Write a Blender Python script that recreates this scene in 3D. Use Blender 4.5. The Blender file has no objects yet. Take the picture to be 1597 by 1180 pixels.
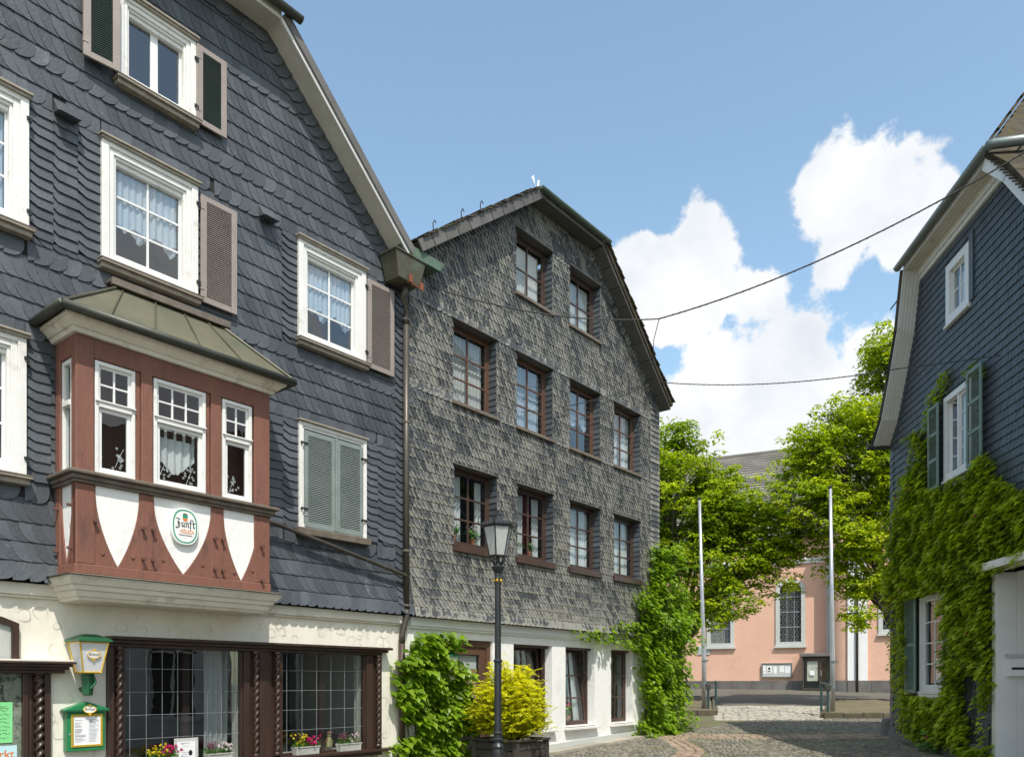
import bpy, math, random
import numpy as np
from mathutils import Vector, Matrix

R = math.radians
rng = random.Random(7)
nrg = np.random.default_rng(11)
SC = bpy.context.scene

# ---------------------------------------------------------------- camera, sky, sun
EYE = 2.0                                   # camera height; the ground rises away from it
F, CX, HY = 1240.0, 798.5, 1062.0           # focal length and horizon measured on the 1597 px wide photograph
cam_d = bpy.data.cameras.new('camera')
cam_d.sensor_width = 36.0
cam_d.lens = 36.0 * F / 1597.0
cam_d.shift_y = (HY - 590.0) / 1597.0
cam_d.clip_start = 0.1
cam_d.clip_end = 3000.0
cam = bpy.data.objects.new('camera', cam_d)
SC.collection.objects.link(cam)
cam.location = (0, 0, EYE)
cam.rotation_euler = (R(90), 0, 0)
SC.camera = cam
SC.render.resolution_x, SC.render.resolution_y = 1024, 756
SC.view_settings.view_transform = 'Standard'
SC.view_settings.look = 'None'
SC.view_settings.exposure = 0.95
SC.view_settings.gamma = 1.0
SC.view_settings.use_curve_mapping = False

SUN_EL = R(57)
S_H = Vector((0.30, -0.954)).normalized()
S_DIR = Vector((S_H.x * math.cos(SUN_EL), S_H.y * math.cos(SUN_EL), math.sin(SUN_EL)))
sun_d = bpy.data.lights.new('sun', 'SUN')
sun_d.energy = 2.55
sun_d.angle = R(0.53)
sun_d.color = (1.0, 0.945, 0.86)
sun = bpy.data.objects.new('sun', sun_d)
sun.rotation_euler = S_DIR.to_track_quat('Z', 'Y').to_euler()
sun.location = (0, -20, 40)
SC.collection.objects.link(sun)

world = bpy.data.worlds.new('World')
SC.world = world
world.use_nodes = True
nt = world.node_tree
for n in list(nt.nodes): nt.nodes.remove(n)
def wn(t, **k):
    n = nt.nodes.new(t)
    for a, b in k.items(): setattr(n, a, b)
    return n
out = wn('ShaderNodeOutputWorld')
sky = wn('ShaderNodeTexSky', sky_type='NISHITA', sun_disc=False, sun_elevation=SUN_EL,
         sun_rotation=math.atan2(S_H.x, S_H.y), altitude=120.0, air_density=1.0, dust_density=1.4, ozone_density=0.25)
bg_sky = wn('ShaderNodeBackground'); bg_sky.inputs[1].default_value = 0.142
sk = wn('ShaderNodeVectorMath', operation='MULTIPLY'); sk.inputs[1].default_value = (1.0, 1.055, .94)     # camera white balance of the sky
nt.links.new(sky.outputs[0], sk.inputs[0]); nt.links.new(sk.outputs[0], bg_sky.inputs[0])
tc = wn('ShaderNodeTexCoord')
def pxdir(px, py): return Vector(((px - CX) / F, 1.0, (HY - py) / F)).normalized()
blobs = [  # centre direction, radius (cumulus puffs seen over the roofs)
    (pxdir(1085, 420), .082), (pxdir(990, 415), .070), (pxdir(1175, 455), .055), (pxdir(1100, 372), .048),
    (pxdir(1060, 470), .060), (pxdir(1350, 310), .080), (pxdir(1405, 345), .065), (pxdir(1290, 300), .040),
    (pxdir(1330, 385), .045), (pxdir(1245, 590), .105), (pxdir(1345, 590), .080), (pxdir(1150, 610), .085),
    (pxdir(1110, 655), .080), (pxdir(1230, 670), .110), (pxdir(1330, 640), .100), (pxdir(1060, 640), .055),
    (pxdir(1265, 520), .040), (pxdir(1500, 700), .130), (pxdir(1190, 725), .10), (pxdir(1060, 720), .09)]
for az, el, rad in ((60, 22, .20), (80, 34, .16), (100, 18, .22), (125, 30, .19), (150, 20, .2), (180, 36, .18), (205, 17, .24),
                    (235, 28, .18), (262, 15, .2), (290, 30, .15), (312, 14, .2), (140, 50, .14), (250, 48, .15), (90, 58, .12)):
    blobs.append((Vector((math.sin(R(az)) * math.cos(R(el)), math.cos(R(az)) * math.cos(R(el)), math.sin(R(el)))), rad))
last = None
warp = wn('ShaderNodeTexNoise'); warp.inputs['Scale'].default_value = 9.0; warp.inputs['Detail'].default_value = 3.0
nt.links.new(tc.outputs['Generated'], warp.inputs['Vector'])
wsub = wn('ShaderNodeVectorMath', operation='SUBTRACT'); wsub.inputs[1].default_value = (.5, .5, .5)
nt.links.new(warp.outputs['Color'], wsub.inputs[0])
wsc = wn('ShaderNodeVectorMath', operation='SCALE'); wsc.inputs['Scale'].default_value = 0.07
nt.links.new(wsub.outputs[0], wsc.inputs[0])
wadd = wn('ShaderNodeVectorMath', operation='ADD')
nt.links.new(tc.outputs['Generated'], wadd.inputs[0]); nt.links.new(wsc.outputs[0], wadd.inputs[1])
for bi, (c, rad) in enumerate(blobs):
    if bi < 20: rad *= .80
    d = wn('ShaderNodeVectorMath', operation='DISTANCE'); d.inputs[1].default_value = c
    nt.links.new(wadd.outputs[0], d.inputs[0])
    m = wn('ShaderNodeMath', operation='MULTIPLY_ADD'); m.inputs[1].default_value = -1.0 / rad; m.inputs[2].default_value = 1.0
    nt.links.new(d.outputs['Value'], m.inputs[0])
    if last is None: last = m.outputs[0]
    else:
        x = wn('ShaderNodeMath', operation='SMOOTH_MAX'); x.inputs[2].default_value = 0.10
        nt.links.new(last, x.inputs[0]); nt.links.new(m.outputs[0], x.inputs[1]); last = x.outputs[0]
fb = wn('ShaderNodeTexNoise'); fb.inputs['Scale'].default_value = 15.0; fb.inputs['Detail'].default_value = 9.0
fb.inputs['Roughness'].default_value = 0.62
nt.links.new(tc.outputs['Generated'], fb.inputs['Vector'])
ma = wn('ShaderNodeMath', operation='MULTIPLY_ADD'); ma.inputs[1].default_value = 1.7; ma.inputs[2].default_value = -0.85
nt.links.new(fb.outputs[0], ma.inputs[0])
ad = wn('ShaderNodeMath', operation='ADD'); nt.links.new(last, ad.inputs[0]); nt.links.new(ma.outputs[0], ad.inputs[1])
ramp = wn('ShaderNodeMapRange', interpolation_type='SMOOTHSTEP')
ramp.inputs['From Min'].default_value = 0.0; ramp.inputs['From Max'].default_value = 0.22
nt.links.new(ad.outputs[0], ramp.inputs[0])
# cloud colour: bluish grey and near white mixed by noise
bg_cl = wn('ShaderNodeBackground'); bg_cl.inputs[1].default_value = 1.0
cn = wn('ShaderNodeTexNoise'); cn.inputs['Scale'].default_value = 8.0; cn.inputs['Detail'].default_value = 6.0
nt.links.new(wadd.outputs[0], cn.inputs['Vector'])
cr = wn('ShaderNodeMapRange'); cr.inputs['From Min'].default_value = .3; cr.inputs['From Max'].default_value = .62
cr.inputs['To Min'].default_value = 0.0; cr.inputs['To Max'].default_value = 1.0
nt.links.new(cn.outputs[0], cr.inputs[0])
cm = wn('ShaderNodeMix', data_type='RGBA'); cm.inputs[6].default_value = (.37, .405, .45, 1); cm.inputs[7].default_value = (.535, .54, .545, 1)
nt.links.new(cr.outputs[0], cm.inputs[0]); nt.links.new(cm.outputs[2], bg_cl.inputs[0])
mx = wn('ShaderNodeMixShader')
nt.links.new(ramp.outputs[0], mx.inputs[0]); nt.links.new(bg_sky.outputs[0], mx.inputs[1]); nt.links.new(bg_cl.outputs[0], mx.inputs[2])
nt.links.new(mx.outputs[0], out.inputs[0])

# ---------------------------------------------------------------- materials
M = {}
def pm(name, c1, c2=None, scale=3.0, rough=0.7, bump=0.0, bscale=None, detail=5.0, metal=0.0, tone=0.0,
       stretch=(1, 1, 1), spec=0.5, c3=None, s3=1.0, t3=(.55, .7), bdist=.01):
    """procedural material: two colours mixed by noise, a third in patches, optional per-piece tone and bump"""
    m = bpy.data.materials.new(name); m.use_nodes = True
    t = m.node_tree; N = t.nodes; L = t.links
    b = N['Principled BSDF']
    c2 = c2 or tuple(x * .8 for x in c1)
    tc = N.new('ShaderNodeTexCoord'); mp = N.new('ShaderNodeMapping'); mp.inputs['Scale'].default_value = stretch
    L.new(tc.outputs['Object'], mp.inputs[0])
    no = N.new('ShaderNodeTexNoise'); no.inputs['Scale'].default_value = scale; no.inputs['Detail'].default_value = detail
    no.inputs['Roughness'].default_value = .62
    L.new(mp.outputs[0], no.inputs['Vector'])
    r = N.new('ShaderNodeMapRange'); r.inputs['From Min'].default_value = .32; r.inputs['From Max'].default_value = .68
    L.new(no.outputs[0], r.inputs[0])
    mix = N.new('ShaderNodeMix'); mix.data_type = 'RGBA'
    mix.inputs[6].default_value = (*c1, 1); mix.inputs[7].default_value = (*c2, 1)
    L.new(r.outputs[0], mix.inputs[0]); col = mix.outputs[2]
    if c3:
        n3 = N.new('ShaderNodeTexNoise'); n3.inputs['Scale'].default_value = s3; n3.inputs['Detail'].default_value = 7
        n3.inputs['Roughness'].default_value = .7
        L.new(mp.outputs[0], n3.inputs['Vector'])
        r3 = N.new('ShaderNodeMapRange'); r3.inputs['From Min'].default_value = t3[0]; r3.inputs['From Max'].default_value = t3[1]
        L.new(n3.outputs[0], r3.inputs[0])
        mi = N.new('ShaderNodeMix'); mi.data_type = 'RGBA'; mi.inputs[7].default_value = (*c3, 1)
        L.new(r3.outputs[0], mi.inputs[0]); L.new(col, mi.inputs[6]); col = mi.outputs[2]
    if tone:
        at = N.new('ShaderNodeAttribute'); at.attribute_name = 'tone'
        mr = N.new('ShaderNodeMapRange'); mr.inputs['To Min'].default_value = 1 - tone; mr.inputs['To Max'].default_value = 1 + tone
        L.new(at.outputs['Fac'], mr.inputs[0])
        vm = N.new('ShaderNodeVectorMath'); vm.operation = 'SCALE'
        L.new(col, vm.inputs[0]); L.new(mr.outputs[0], vm.inputs['Scale']); col = vm.outputs[0]
    L.new(col, b.inputs['Base Color'])
    b.inputs['Roughness'].default_value = rough; b.inputs['Metallic'].default_value = metal
    b.inputs['Specular IOR Level'].default_value = spec
    if bump:
        bn = N.new('ShaderNodeTexNoise'); bn.inputs['Scale'].default_value = bscale or scale * 6; bn.inputs['Detail'].default_value = 6
        L.new(mp.outputs[0], bn.inputs['Vector'])
        bp = N.new('ShaderNodeBump'); bp.inputs['Strength'].default_value = bump; bp.inputs['Distance'].default_value = bdist
        L.new(bn.outputs[0], bp.inputs['Height']); L.new(bp.outputs[0], b.inputs['Normal'])
    M[name] = m
    return m

pm('slate_blue', (.046, .054, .064), (.076, .086, .099), 1.3, .50, .5, 30, tone=.26, c3=(.17, .175, .18), s3=8.5, t3=(.60, .78), spec=.5)
pm('slate_right', (.050, .066, .084), (.072, .090, .110), 3.0, .50, .3, 26, tone=.12, c3=(.17, .18, .19), s3=6, t3=(.60, .80))
pm('slate_backing', (.012, .013, .015), (.02, .022, .024), 3, .9)
pm('white_paint', (.68, .67, .64), (.76, .75, .73), 2.2, .45, .25, 40, c3=(.48, .45, .38), s3=5, t3=(.56, .80))
pm('white_clean', (.75, .75, .74), (.69, .69, .68), 2.2, .4, .1, 40)
pm('cream_board', (.62, .58, .49), (.72, .68, .59), 2.0, .65, .25, 30, c3=(.30, .26, .19), s3=3, t3=(.55, .75))
pm('soffit_grey', (.52, .50, .45), (.62, .60, .54), 2.5, .7, .2, 30, c3=(.30, .28, .24), s3=5, t3=(.6, .8))
pm('plaster_cream', (.70, .665, .575), (.78, .745, .66), 1.2, .85, .6, 9, c3=(.50, .46, .375), s3=2.0, t3=(.52, .85), bdist=.015, stretch=(1, 1, .55))
pm('plaster_white', (.73, .725, .70), (.80, .795, .775), 1.0, .85, .6, 16, c3=(.54, .535, .50), s3=1.8, t3=(.55, .85), bdist=.015, stretch=(1, 1, .5))
pm('plaster_crack', (.50, .46, .38), (.6, .56, .47), 3, .9)
pm('sill_brown', (.105, .082, .064), (.17, .14, .11), 6, .6, .3, 40)
pm('trim_grey_brown', (.23, .20, .16), (.33, .29, .235), 8, .7, .3, 50)
pm('shutter_pink', (.25, .21, .192), (.30, .255, .232), 4, .6, .25, 40, c3=(.18, .22, .20), s3=7, t3=(.64, .74))
pm('shutter_green', (.18, .215, .205), (.225, .26, .25), 4, .55, .25, 40, c3=(.14, .20, .18), s3=6, t3=(.6, .75))
pm('shutter_dark', (.045, .075, .068), (.07, .10, .09), 5, .5, .2, 40)
pm('shutter_deep', (.12, .185, .155), (.15, .22, .185), 4, .5, .2, 40)
pm('timber_red', (.165, .068, .046), (.215, .090, .062), 3, .7, .8, 22, stretch=(1, 1, .30), c3=(.09, .045, .036), s3=6, t3=(.52, .76))
pm('timber_dark', (.11, .05, .038), (.14, .065, .05), 3, .6, .3, 20)
pm('shop_wood', (.034, .019, .014), (.052, .030, .022), 6, .35, .35, 30, stretch=(1, 1, .2))
pm('brown_frame', (.118, .060, .037), (.09, .046, .030), 4, .42, .2, 30, stretch=(1, 1, .2))
pm('brown_frame_dark', (.050, .029, .023), (.070, .040, .030), 4, .42, .2, 30)
pm('copper_brown', (.075, .068, .045), (.11, .10, .068), 2.2, .5, .15, 20, metal=.35, c3=(.12, .17, .12), s3=2.0, t3=(.5, .75))
pm('copper_roof', (.105, .102, .066), (.145, .138, .092), 2.0, .55, .12, 16, metal=.25, c3=(.08, .10, .07), s3=1.6, t3=(.5, .75))
pm('copper_green', (.10, .18, .12), (.08, .11, .08), 5, .6, .2, 20, metal=.1)
pm('pipe_brown', (.062, .054, .045), (.095, .083, .070), 3, .45, .15, 30, metal=.4, stretch=(1, 1, .4), c3=(.16, .20, .15), s3=2, t3=(.6, .75))
pm('gutter_dark', (.042, .045, .036), (.062, .066, .052), 3, .5, .1, 20, metal=.3)
pm('gutter_green', (.085, .12, .095), (.12, .16, .125), 3, .5, .1, 20, metal=.3)
pm('gutter_zinc', (.15, .18, .18), (.20, .225, .22), 2.5, .45, .15, 20, metal=.4)
pm('rust', (.25, .075, .03), (.17, .05, .025), 14, .85, .4, 40)
pm('roof_tile', (.058, .050, .042), (.092, .080, .066), 5, .8, .4, 30, tone=.3, c3=(.085, .08, .035), s3=4, t3=(.52, .7), spec=.0)
pm('soffit_dark', (.085, .08, .078), (.12, .115, .11), 3, .7, .2, 20, tone=.15)
pm('iron_black', (.022, .024, .028), (.034, .037, .042), 12, .42, .15, 60, metal=.3)
pm('iron_wire', (.04, .035, .035), None, 5, .6)
pm('steel_grey', (.42, .44, .46), (.50, .52, .54), 4, .35, .05, 30, metal=.6)
pm('post_green', (.022, .05, .052), (.03, .065, .065), 6, .45)
pm('gold', (.70, .48, .07), (.6, .4, .05), 12, .35, metal=.5)
pm('sign_white', (.80, .80, .78), (.76, .76, .74), 6, .3)
pm('sign_green', (.02, .26, .16), (.025, .30, .19), 6, .4)
pm('case_green', (.018, .17, .062), (.022, .21, .078), 5, .35)
pm('lantern_green', (.012, .085, .035), (.016, .10, .045), 6, .35, .3, 20)
pm('ink_black', (.012, .01, .01), None, 5, .6)
pm('ink_orange', (.75, .20, .03), None, 5, .5)
pm('ink_yellow', (.80, .48, .03), None, 5, .5)
pm('ink_brown', (.16, .09, .03), None, 5, .5)
pm('ink_grey', (.25, .26, .28), None, 5, .6)
pm('gable_dark', (.045, .045, .05), (.07, .07, .075), 3, .8)
pm('room_dark', (.055, .05, .045), (.04, .037, .035), 2, .9)
pm('church_pink', (.62, .375, .28), (.68, .42, .315), .5, .85, .5, 8, c3=(.52, .31, .23), s3=.9, t3=(.52, .80), bdist=.03)
pm('church_grey', (.44, .455, .44), (.50, .515, .50), 1, .7)
pm('church_white', (.78, .79, .80), (.72, .73, .74), .8, .7)
pm('plinth_stone', (.11, .10, .098), (.17, .158, .15), 1.5, .85, .4, 14, tone=.15)
pm('church_slate', (.135, .125, .110), (.19, .175, .155), 1.0, .8, .6, 12, stretch=(.5, .5, 3), tone=.12, bdist=.04)
pm('asphalt', (.085, .079, .064), (.125, .115, .092), .5, .9, .5, 30, c3=(.12, .11, .08), s3=.22, t3=(.52, .66))
pm('cobble', (.13, .118, .094), (.20, .182, .144), 2.0, .8, .5, 40, tone=.38, c3=(.15, .15, .07), s3=.8, t3=(.56, .72))
pm('sett_red', (.25, .18, .13), (.31, .23, .17), 2.0, .8, .5, 40, tone=.3, c3=(.12, .115, .07), s3=1, t3=(.56, .72))
pm('slab_pale', (.30, .275, .225), (.37, .34, .28), 1.5, .8, .4, 30, tone=.22)
pm('joint_moss', (.10, .10, .045), (.12, .10, .065), 1.5, .95, .5, 30, c3=(.115, .15, .03), s3=1.2, t3=(.5, .65))
pm('soil', (.16, .125, .07), (.105, .085, .05), 1.6, .95, .8, 12, c3=(.10, .10, .04), s3=1, t3=(.5, .7))
pm('kerb_stone', (.065, .055, .038), (.11, .09, .06), 4, .9, .6, 25, c3=(.07, .075, .03), s3=3, t3=(.5, .7))
pm('stone_grey', (.13, .13, .125), (.19, .19, .18), 4, .85, .5, 25)
pm('planter_wood', (.030, .024, .021), (.055, .045, .038), 6, .7, .6, 24, stretch=(.3, .3, 1), tone=.25)
pm('bark', (.045, .036, .028), (.085, .07, .055), 4, .95, .9, 18, stretch=(1, 1, .3))
pm('twig', (.10, .075, .045), (.06, .045, .03), 5, .9)
pm('zinc_box', (.42, .42, .39), (.55, .55, .51), 5, .5, .2, 20, metal=.2)
pm('paper', (.78, .78, .80), (.72, .72, .74), 3, .6)
pm('paper_green', (.20, .62, .24), (.23, .66, .28), 3, .6)
pm('paper_blue', (.40, .66, .72), (.5, .7, .74), 3, .6)
pm('display_back', (.14, .17, .13), (.22, .25, .20), 7, .9, .8, 16, c3=(.05, .06, .045), s3=12, t3=(.5, .6))
pm('blind_tan', (.34, .20, .11), (.42, .26, .15), 6, .8, .3, 60, stretch=(1, 1, 8))
pm('stone_opposite', (.60, .60, .58), (.66, .66, .64), .8, .8, .1, 8)
pm('figurine', (.62, .52, .20), (.7, .6, .36), 9, .5)
pm('terracotta', (.42, .16, .08), (.36, .13, .07), 6, .8)
pm('lead', (.24, .26, .27), (.32, .34, .35), 5, .4, metal=.2)

def glass(name, tint=(1, 1, 1), ior=1.5, boost=1.0, rough=.0, refl=(.95, .97, 1), warp=.08):
    m = bpy.data.materials.new(name); m.use_nodes = True
    t = m.node_tree; N = t.nodes; L = t.links
    N.remove(N['Principled BSDF']); o = N['Material Output']
    tr = N.new('ShaderNodeBsdfTransparent'); tr.inputs[0].default_value = (*tint, 1)
    gl = N.new('ShaderNodeBsdfGlossy'); gl.inputs['Roughness'].default_value = rough; gl.inputs[0].default_value = (*refl, 1)
    no = N.new('ShaderNodeTexNoise'); no.inputs['Scale'].default_value = 2.2
    tcx = N.new('ShaderNodeTexCoord'); L.new(tcx.outputs['Object'], no.inputs['Vector'])
    bp = N.new('ShaderNodeBump'); bp.inputs['Strength'].default_value = warp; bp.inputs['Distance'].default_value = .05
    L.new(no.outputs[0], bp.inputs['Height']); L.new(bp.outputs[0], gl.inputs['Normal'])
    lw = N.new('ShaderNodeLayerWeight'); lw.inputs['Blend'].default_value = .5      # 1 - |cos|, the same from both sides
    fr = N.new('ShaderNodeMath'); fr.operation = 'POWER'; fr.inputs[1].default_value = 4.0; L.new(lw.outputs['Facing'], fr.inputs[0])
    ml = N.new('ShaderNodeMath'); ml.operation = 'MULTIPLY_ADD'; ml.inputs[1].default_value = .95; ml.inputs[2].default_value = .045 * boost
    ml.use_clamp = True
    L.new(fr.outputs[0], ml.inputs[0])
    mx = N.new('ShaderNodeMixShader'); L.new(ml.outputs[0], mx.inputs[0]); L.new(tr.outputs[0], mx.inputs[1]); L.new(gl.outputs[0], mx.inputs[2])
    L.new(mx.outputs[0], o.inputs[0]); M[name] = m
glass('glass', (.84, .88, .88), 1.5, 1.6)
glass('glass_blue', (.72, .80, .86), 1.55, 3.0)
glass('glass_shop', (.62, .66, .66), 1.5, 2.6, warp=.025)

def cloth(name, c, alpha=1.0):
    m = bpy.data.materials.new(name); m.use_nodes = True
    t = m.node_tree; N = t.nodes; L = t.links
    N.remove(N['Principled BSDF']); o = N['Material Output']
    d = N.new('ShaderNodeBsdfDiffuse'); d.inputs[0].default_value = (*c, 1)
    tl = N.new('ShaderNodeBsdfTranslucent'); tl.inputs[0].default_value = (*c, 1)
    tcx = N.new('ShaderNodeTexCoord'); no = N.new('ShaderNodeTexNoise'); no.inputs['Scale'].default_value = 26
    L.new(tcx.outputs['Object'], no.inputs['Vector'])
    rr = N.new('ShaderNodeMapRange'); rr.inputs['From Min'].default_value = .42; rr.inputs['From Max'].default_value = .58
    rr.inputs['To Min'].default_value = 1 - alpha; rr.inputs['To Max'].default_value = max(0, (1 - alpha) * .35)
    L.new(no.outputs[0], rr.inputs[0])
    mx = N.new('ShaderNodeMixShader'); mx.inputs[0].default_value = .35
    L.new(d.outputs[0], mx.inputs[1]); L.new(tl.outputs[0], mx.inputs[2])
    tr = N.new('ShaderNodeBsdfTransparent'); m2 = N.new('ShaderNodeMixShader')
    L.new(rr.outputs[0], m2.inputs[0]); L.new(mx.outputs[0], m2.inputs[1]); L.new(tr.outputs[0], m2.inputs[2])
    L.new(m2.outputs[0], o.inputs[0]); M[name] = m
cloth('lace', (.86, .87, .88), .92)
cloth('curtain', (.82, .83, .84), 1)
cloth('curtain_red', (.28, .05, .06), 1)
cloth('blind_white', (.80, .80, .79), 1)
cloth('frosted', (.62, .64, .62), .90)
cloth('milk_glass', (.82, .83, .86), 1)

def leafmat(name, c1, c2, trans, hue3=None):
    m = bpy.data.materials.new(name); m.use_nodes = True
    t = m.node_tree; N = t.nodes; L = t.links
    N.remove(N['Principled BSDF']); o = N['Material Output']
    at = N.new('ShaderNodeAttribute'); at.attribute_name = 'tone'
    oi = N.new('ShaderNodeObjectInfo')
    sm = N.new('ShaderNodeMath'); sm.operation = 'ADD'
    sc = N.new('ShaderNodeMath'); sc.operation = 'MULTIPLY_ADD'; sc.inputs[1].default_value = .3; sc.inputs[2].default_value = -.15
    L.new(oi.outputs['Random'], sc.inputs[0]); L.new(at.outputs['Fac'], sm.inputs[0]); L.new(sc.outputs[0], sm.inputs[1])
    cr = N.new('ShaderNodeValToRGB'); e = cr.color_ramp.elements
    e[0].position = 0; e[0].color = (*c1, 1); e[1].position = .8 if hue3 else 1; e[1].color = (*c2, 1)
    if hue3:
        x = e.new(1.0); x.color = (*hue3, 1)
    L.new(sm.outputs[0], cr.inputs[0])
    d = N.new('ShaderNodeBsdfDiffuse'); L.new(cr.outputs[0], d.inputs[0])
    tl = N.new('ShaderNodeBsdfTranslucent'); vs = N.new('ShaderNodeVectorMath'); vs.operation = 'MULTIPLY'
    vs.inputs[1].default_value = trans; L.new(cr.outputs[0], vs.inputs[0]); L.new(vs.outputs[0], tl.inputs[0])
    gl = N.new('ShaderNodeBsdfGlossy'); gl.inputs['Roughness'].default_value = .42; gl.inputs[0].default_value = (.8, .85, .8, 1)
    mx = N.new('ShaderNodeMixShader'); mx.inputs[0].default_value = .50
    L.new(d.outputs[0], mx.inputs[1]); L.new(tl.outputs[0], mx.inputs[2])
    m2 = N.new('ShaderNodeMixShader'); m2.inputs[0].default_value = .03
    L.new(mx.outputs[0], m2.inputs[1]); L.new(gl.outputs[0], m2.inputs[2])
    L.new(m2.outputs[0], o.inputs[0]); M[name] = m
leafmat('leaf_tree', (.17, .29, .010), (.58, .64, .014), (1.7, 1.7, .8))
leafmat('leaf_vine', (.075, .15, .008), (.25, .38, .014), (1.5, 1.6, .8))
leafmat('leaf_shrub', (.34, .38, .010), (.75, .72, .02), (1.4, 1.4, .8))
leafmat('leaf_creeper', (.12, .19, .012), (.52, .60, .03), (1.5, 1.6, .8), (.22, .06, .03))
leafmat('leaf_pot', (.06, .16, .02), (.12, .26, .03), (1.4, 1.5, .8))
leafmat('petal_yellow', (.75, .55, .01), (.85, .70, .03), (1, 1, 1))
leafmat('petal_pink', (.60, .01, .12), (.78, .03, .25), (1, 1, 1))
leafmat('petal_mauve', (.20, .05, .09), (.42, .18, .25), (1, 1, 1))
leafmat('petal_white', (.75, .55, .58), (.85, .80, .80), (1, 1, 1))
leafmat('petal_red', (.55, .02, .01), (.75, .05, .02), (1, 1, 1))

# weathered slate of the middle house: pale bloom at the edges of each slate, dark heart (uses the slate's own uv)
def weathered():
    m = bpy.data.materials.new('slate_weathered'); m.use_nodes = True
    t = m.node_tree; N = t.nodes; L = t.links; b = N['Principled BSDF']
    uv = N.new('ShaderNodeUVMap'); tcx = N.new('ShaderNodeTexCoord'); at = N.new('ShaderNodeAttribute'); at.attribute_name = 'tone'
    vm = N.new('ShaderNodeVectorMath'); vm.operation = 'DISTANCE'; vm.inputs[1].default_value = (.50, .62, 0)
    L.new(uv.outputs[0], vm.inputs[0])
    no = N.new('ShaderNodeTexNoise'); no.inputs['Scale'].default_value = 22; no.inputs['Detail'].default_value = 5
    mpx = N.new('ShaderNodeMapping'); mpx.inputs['Rotation'].default_value = (0, R(-28), 0); mpx.inputs['Scale'].default_value = (1.3, 1, .5)
    L.new(tcx.outputs['Object'], mpx.inputs[0]); L.new(mpx.outputs[0], no.inputs['Vector'])
    big = N.new('ShaderNodeTexNoise'); big.inputs['Scale'].default_value = 1.1; big.inputs['Detail'].default_value = 5
    L.new(tcx.outputs['Object'], big.inputs['Vector'])
    sx = N.new('ShaderNodeSeparateXYZ'); L.new(tcx.outputs['Object'], sx.inputs[0])
    zz = N.new('ShaderNodeMapRange'); zz.inputs['From Min'].default_value = 3.2; zz.inputs['From Max'].default_value = 12.0
    zz.inputs['To Min'].default_value = .10; zz.inputs['To Max'].default_value = -.18      # the bloom is heavier low on the wall
    L.new(sx.outputs['Z'], zz.inputs[0])
    def madd(a, k, c):
        x = N.new('ShaderNodeMath'); x.operation = 'MULTIPLY_ADD'; x.inputs[1].default_value = k
        L.new(a, x.inputs[0])
        if isinstance(c, float): x.inputs[2].default_value = c
        else: L.new(c, x.inputs[2])
        return x.outputs[0]
    v = madd(vm.outputs['Value'], 1.5, -1.78)
    v = madd(no.outputs[0], 2.3, v)
    v = madd(big.outputs[0], 2.1, v)
    v = madd(at.outputs['Fac'], .60, v)
    v = madd(zz.outputs[0], 1.0, v)
    r = N.new('ShaderNodeMapRange'); r.inputs['From Min'].default_value = 1.10; r.inputs['From Max'].default_value = 1.48
    L.new(v, r.inputs[0])
    fine = N.new('ShaderNodeTexNoise'); fine.inputs['Scale'].default_value = 60; L.new(tcx.outputs['Object'], fine.inputs['Vector'])
    mp = N.new('ShaderNodeMix'); mp.data_type = 'RGBA'; mp.inputs[6].default_value = (.165, .162, .142, 1); mp.inputs[7].default_value = (.27, .262, .228, 1)
    L.new(fine.outputs[0], mp.inputs[0])
    md = N.new('ShaderNodeMix'); md.data_type = 'RGBA'; md.inputs[6].default_value = (.035, .039, .043, 1); md.inputs[7].default_value = (.10, .106, .11, 1)
    L.new(at.outputs['Fac'], md.inputs[0])
    mi = N.new('ShaderNodeMix'); mi.data_type = 'RGBA'
    L.new(r.outputs[0], mi.inputs[0]); L.new(md.outputs[2], mi.inputs[6]); L.new(mp.outputs[2], mi.inputs[7])
    L.new(mi.outputs[2], b.inputs['Base Color']); b.inputs['Roughness'].default_value = .62
    bp = N.new('ShaderNodeBump'); bp.inputs['Strength'].default_value = .5; bp.inputs['Distance'].default_value = .01
    L.new(no.outputs[0], bp.inputs['Height']); L.new(bp.outputs[0], b.inputs['Normal'])
    M['slate_weathered'] = m
weathered()

# ---------------------------------------------------------------- mesh helpers
COL = SC.collection
def tag(o, label=None, cat=None, group=None, kind=None):
    if label: o['label'] = label
    if cat: o['category'] = cat
    if group: o['group'] = group
    if kind: o['kind'] = kind
    return o
def empty(name, loc=(0, 0, 0), rz=0.0, label=None, cat=None, group=None):
    o = bpy.data.objects.new(name, None); COL.objects.link(o)
    o.location = loc; o.rotation_euler = (0, 0, rz); o.empty_display_size = .2
    return tag(o, label, cat, group)

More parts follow.
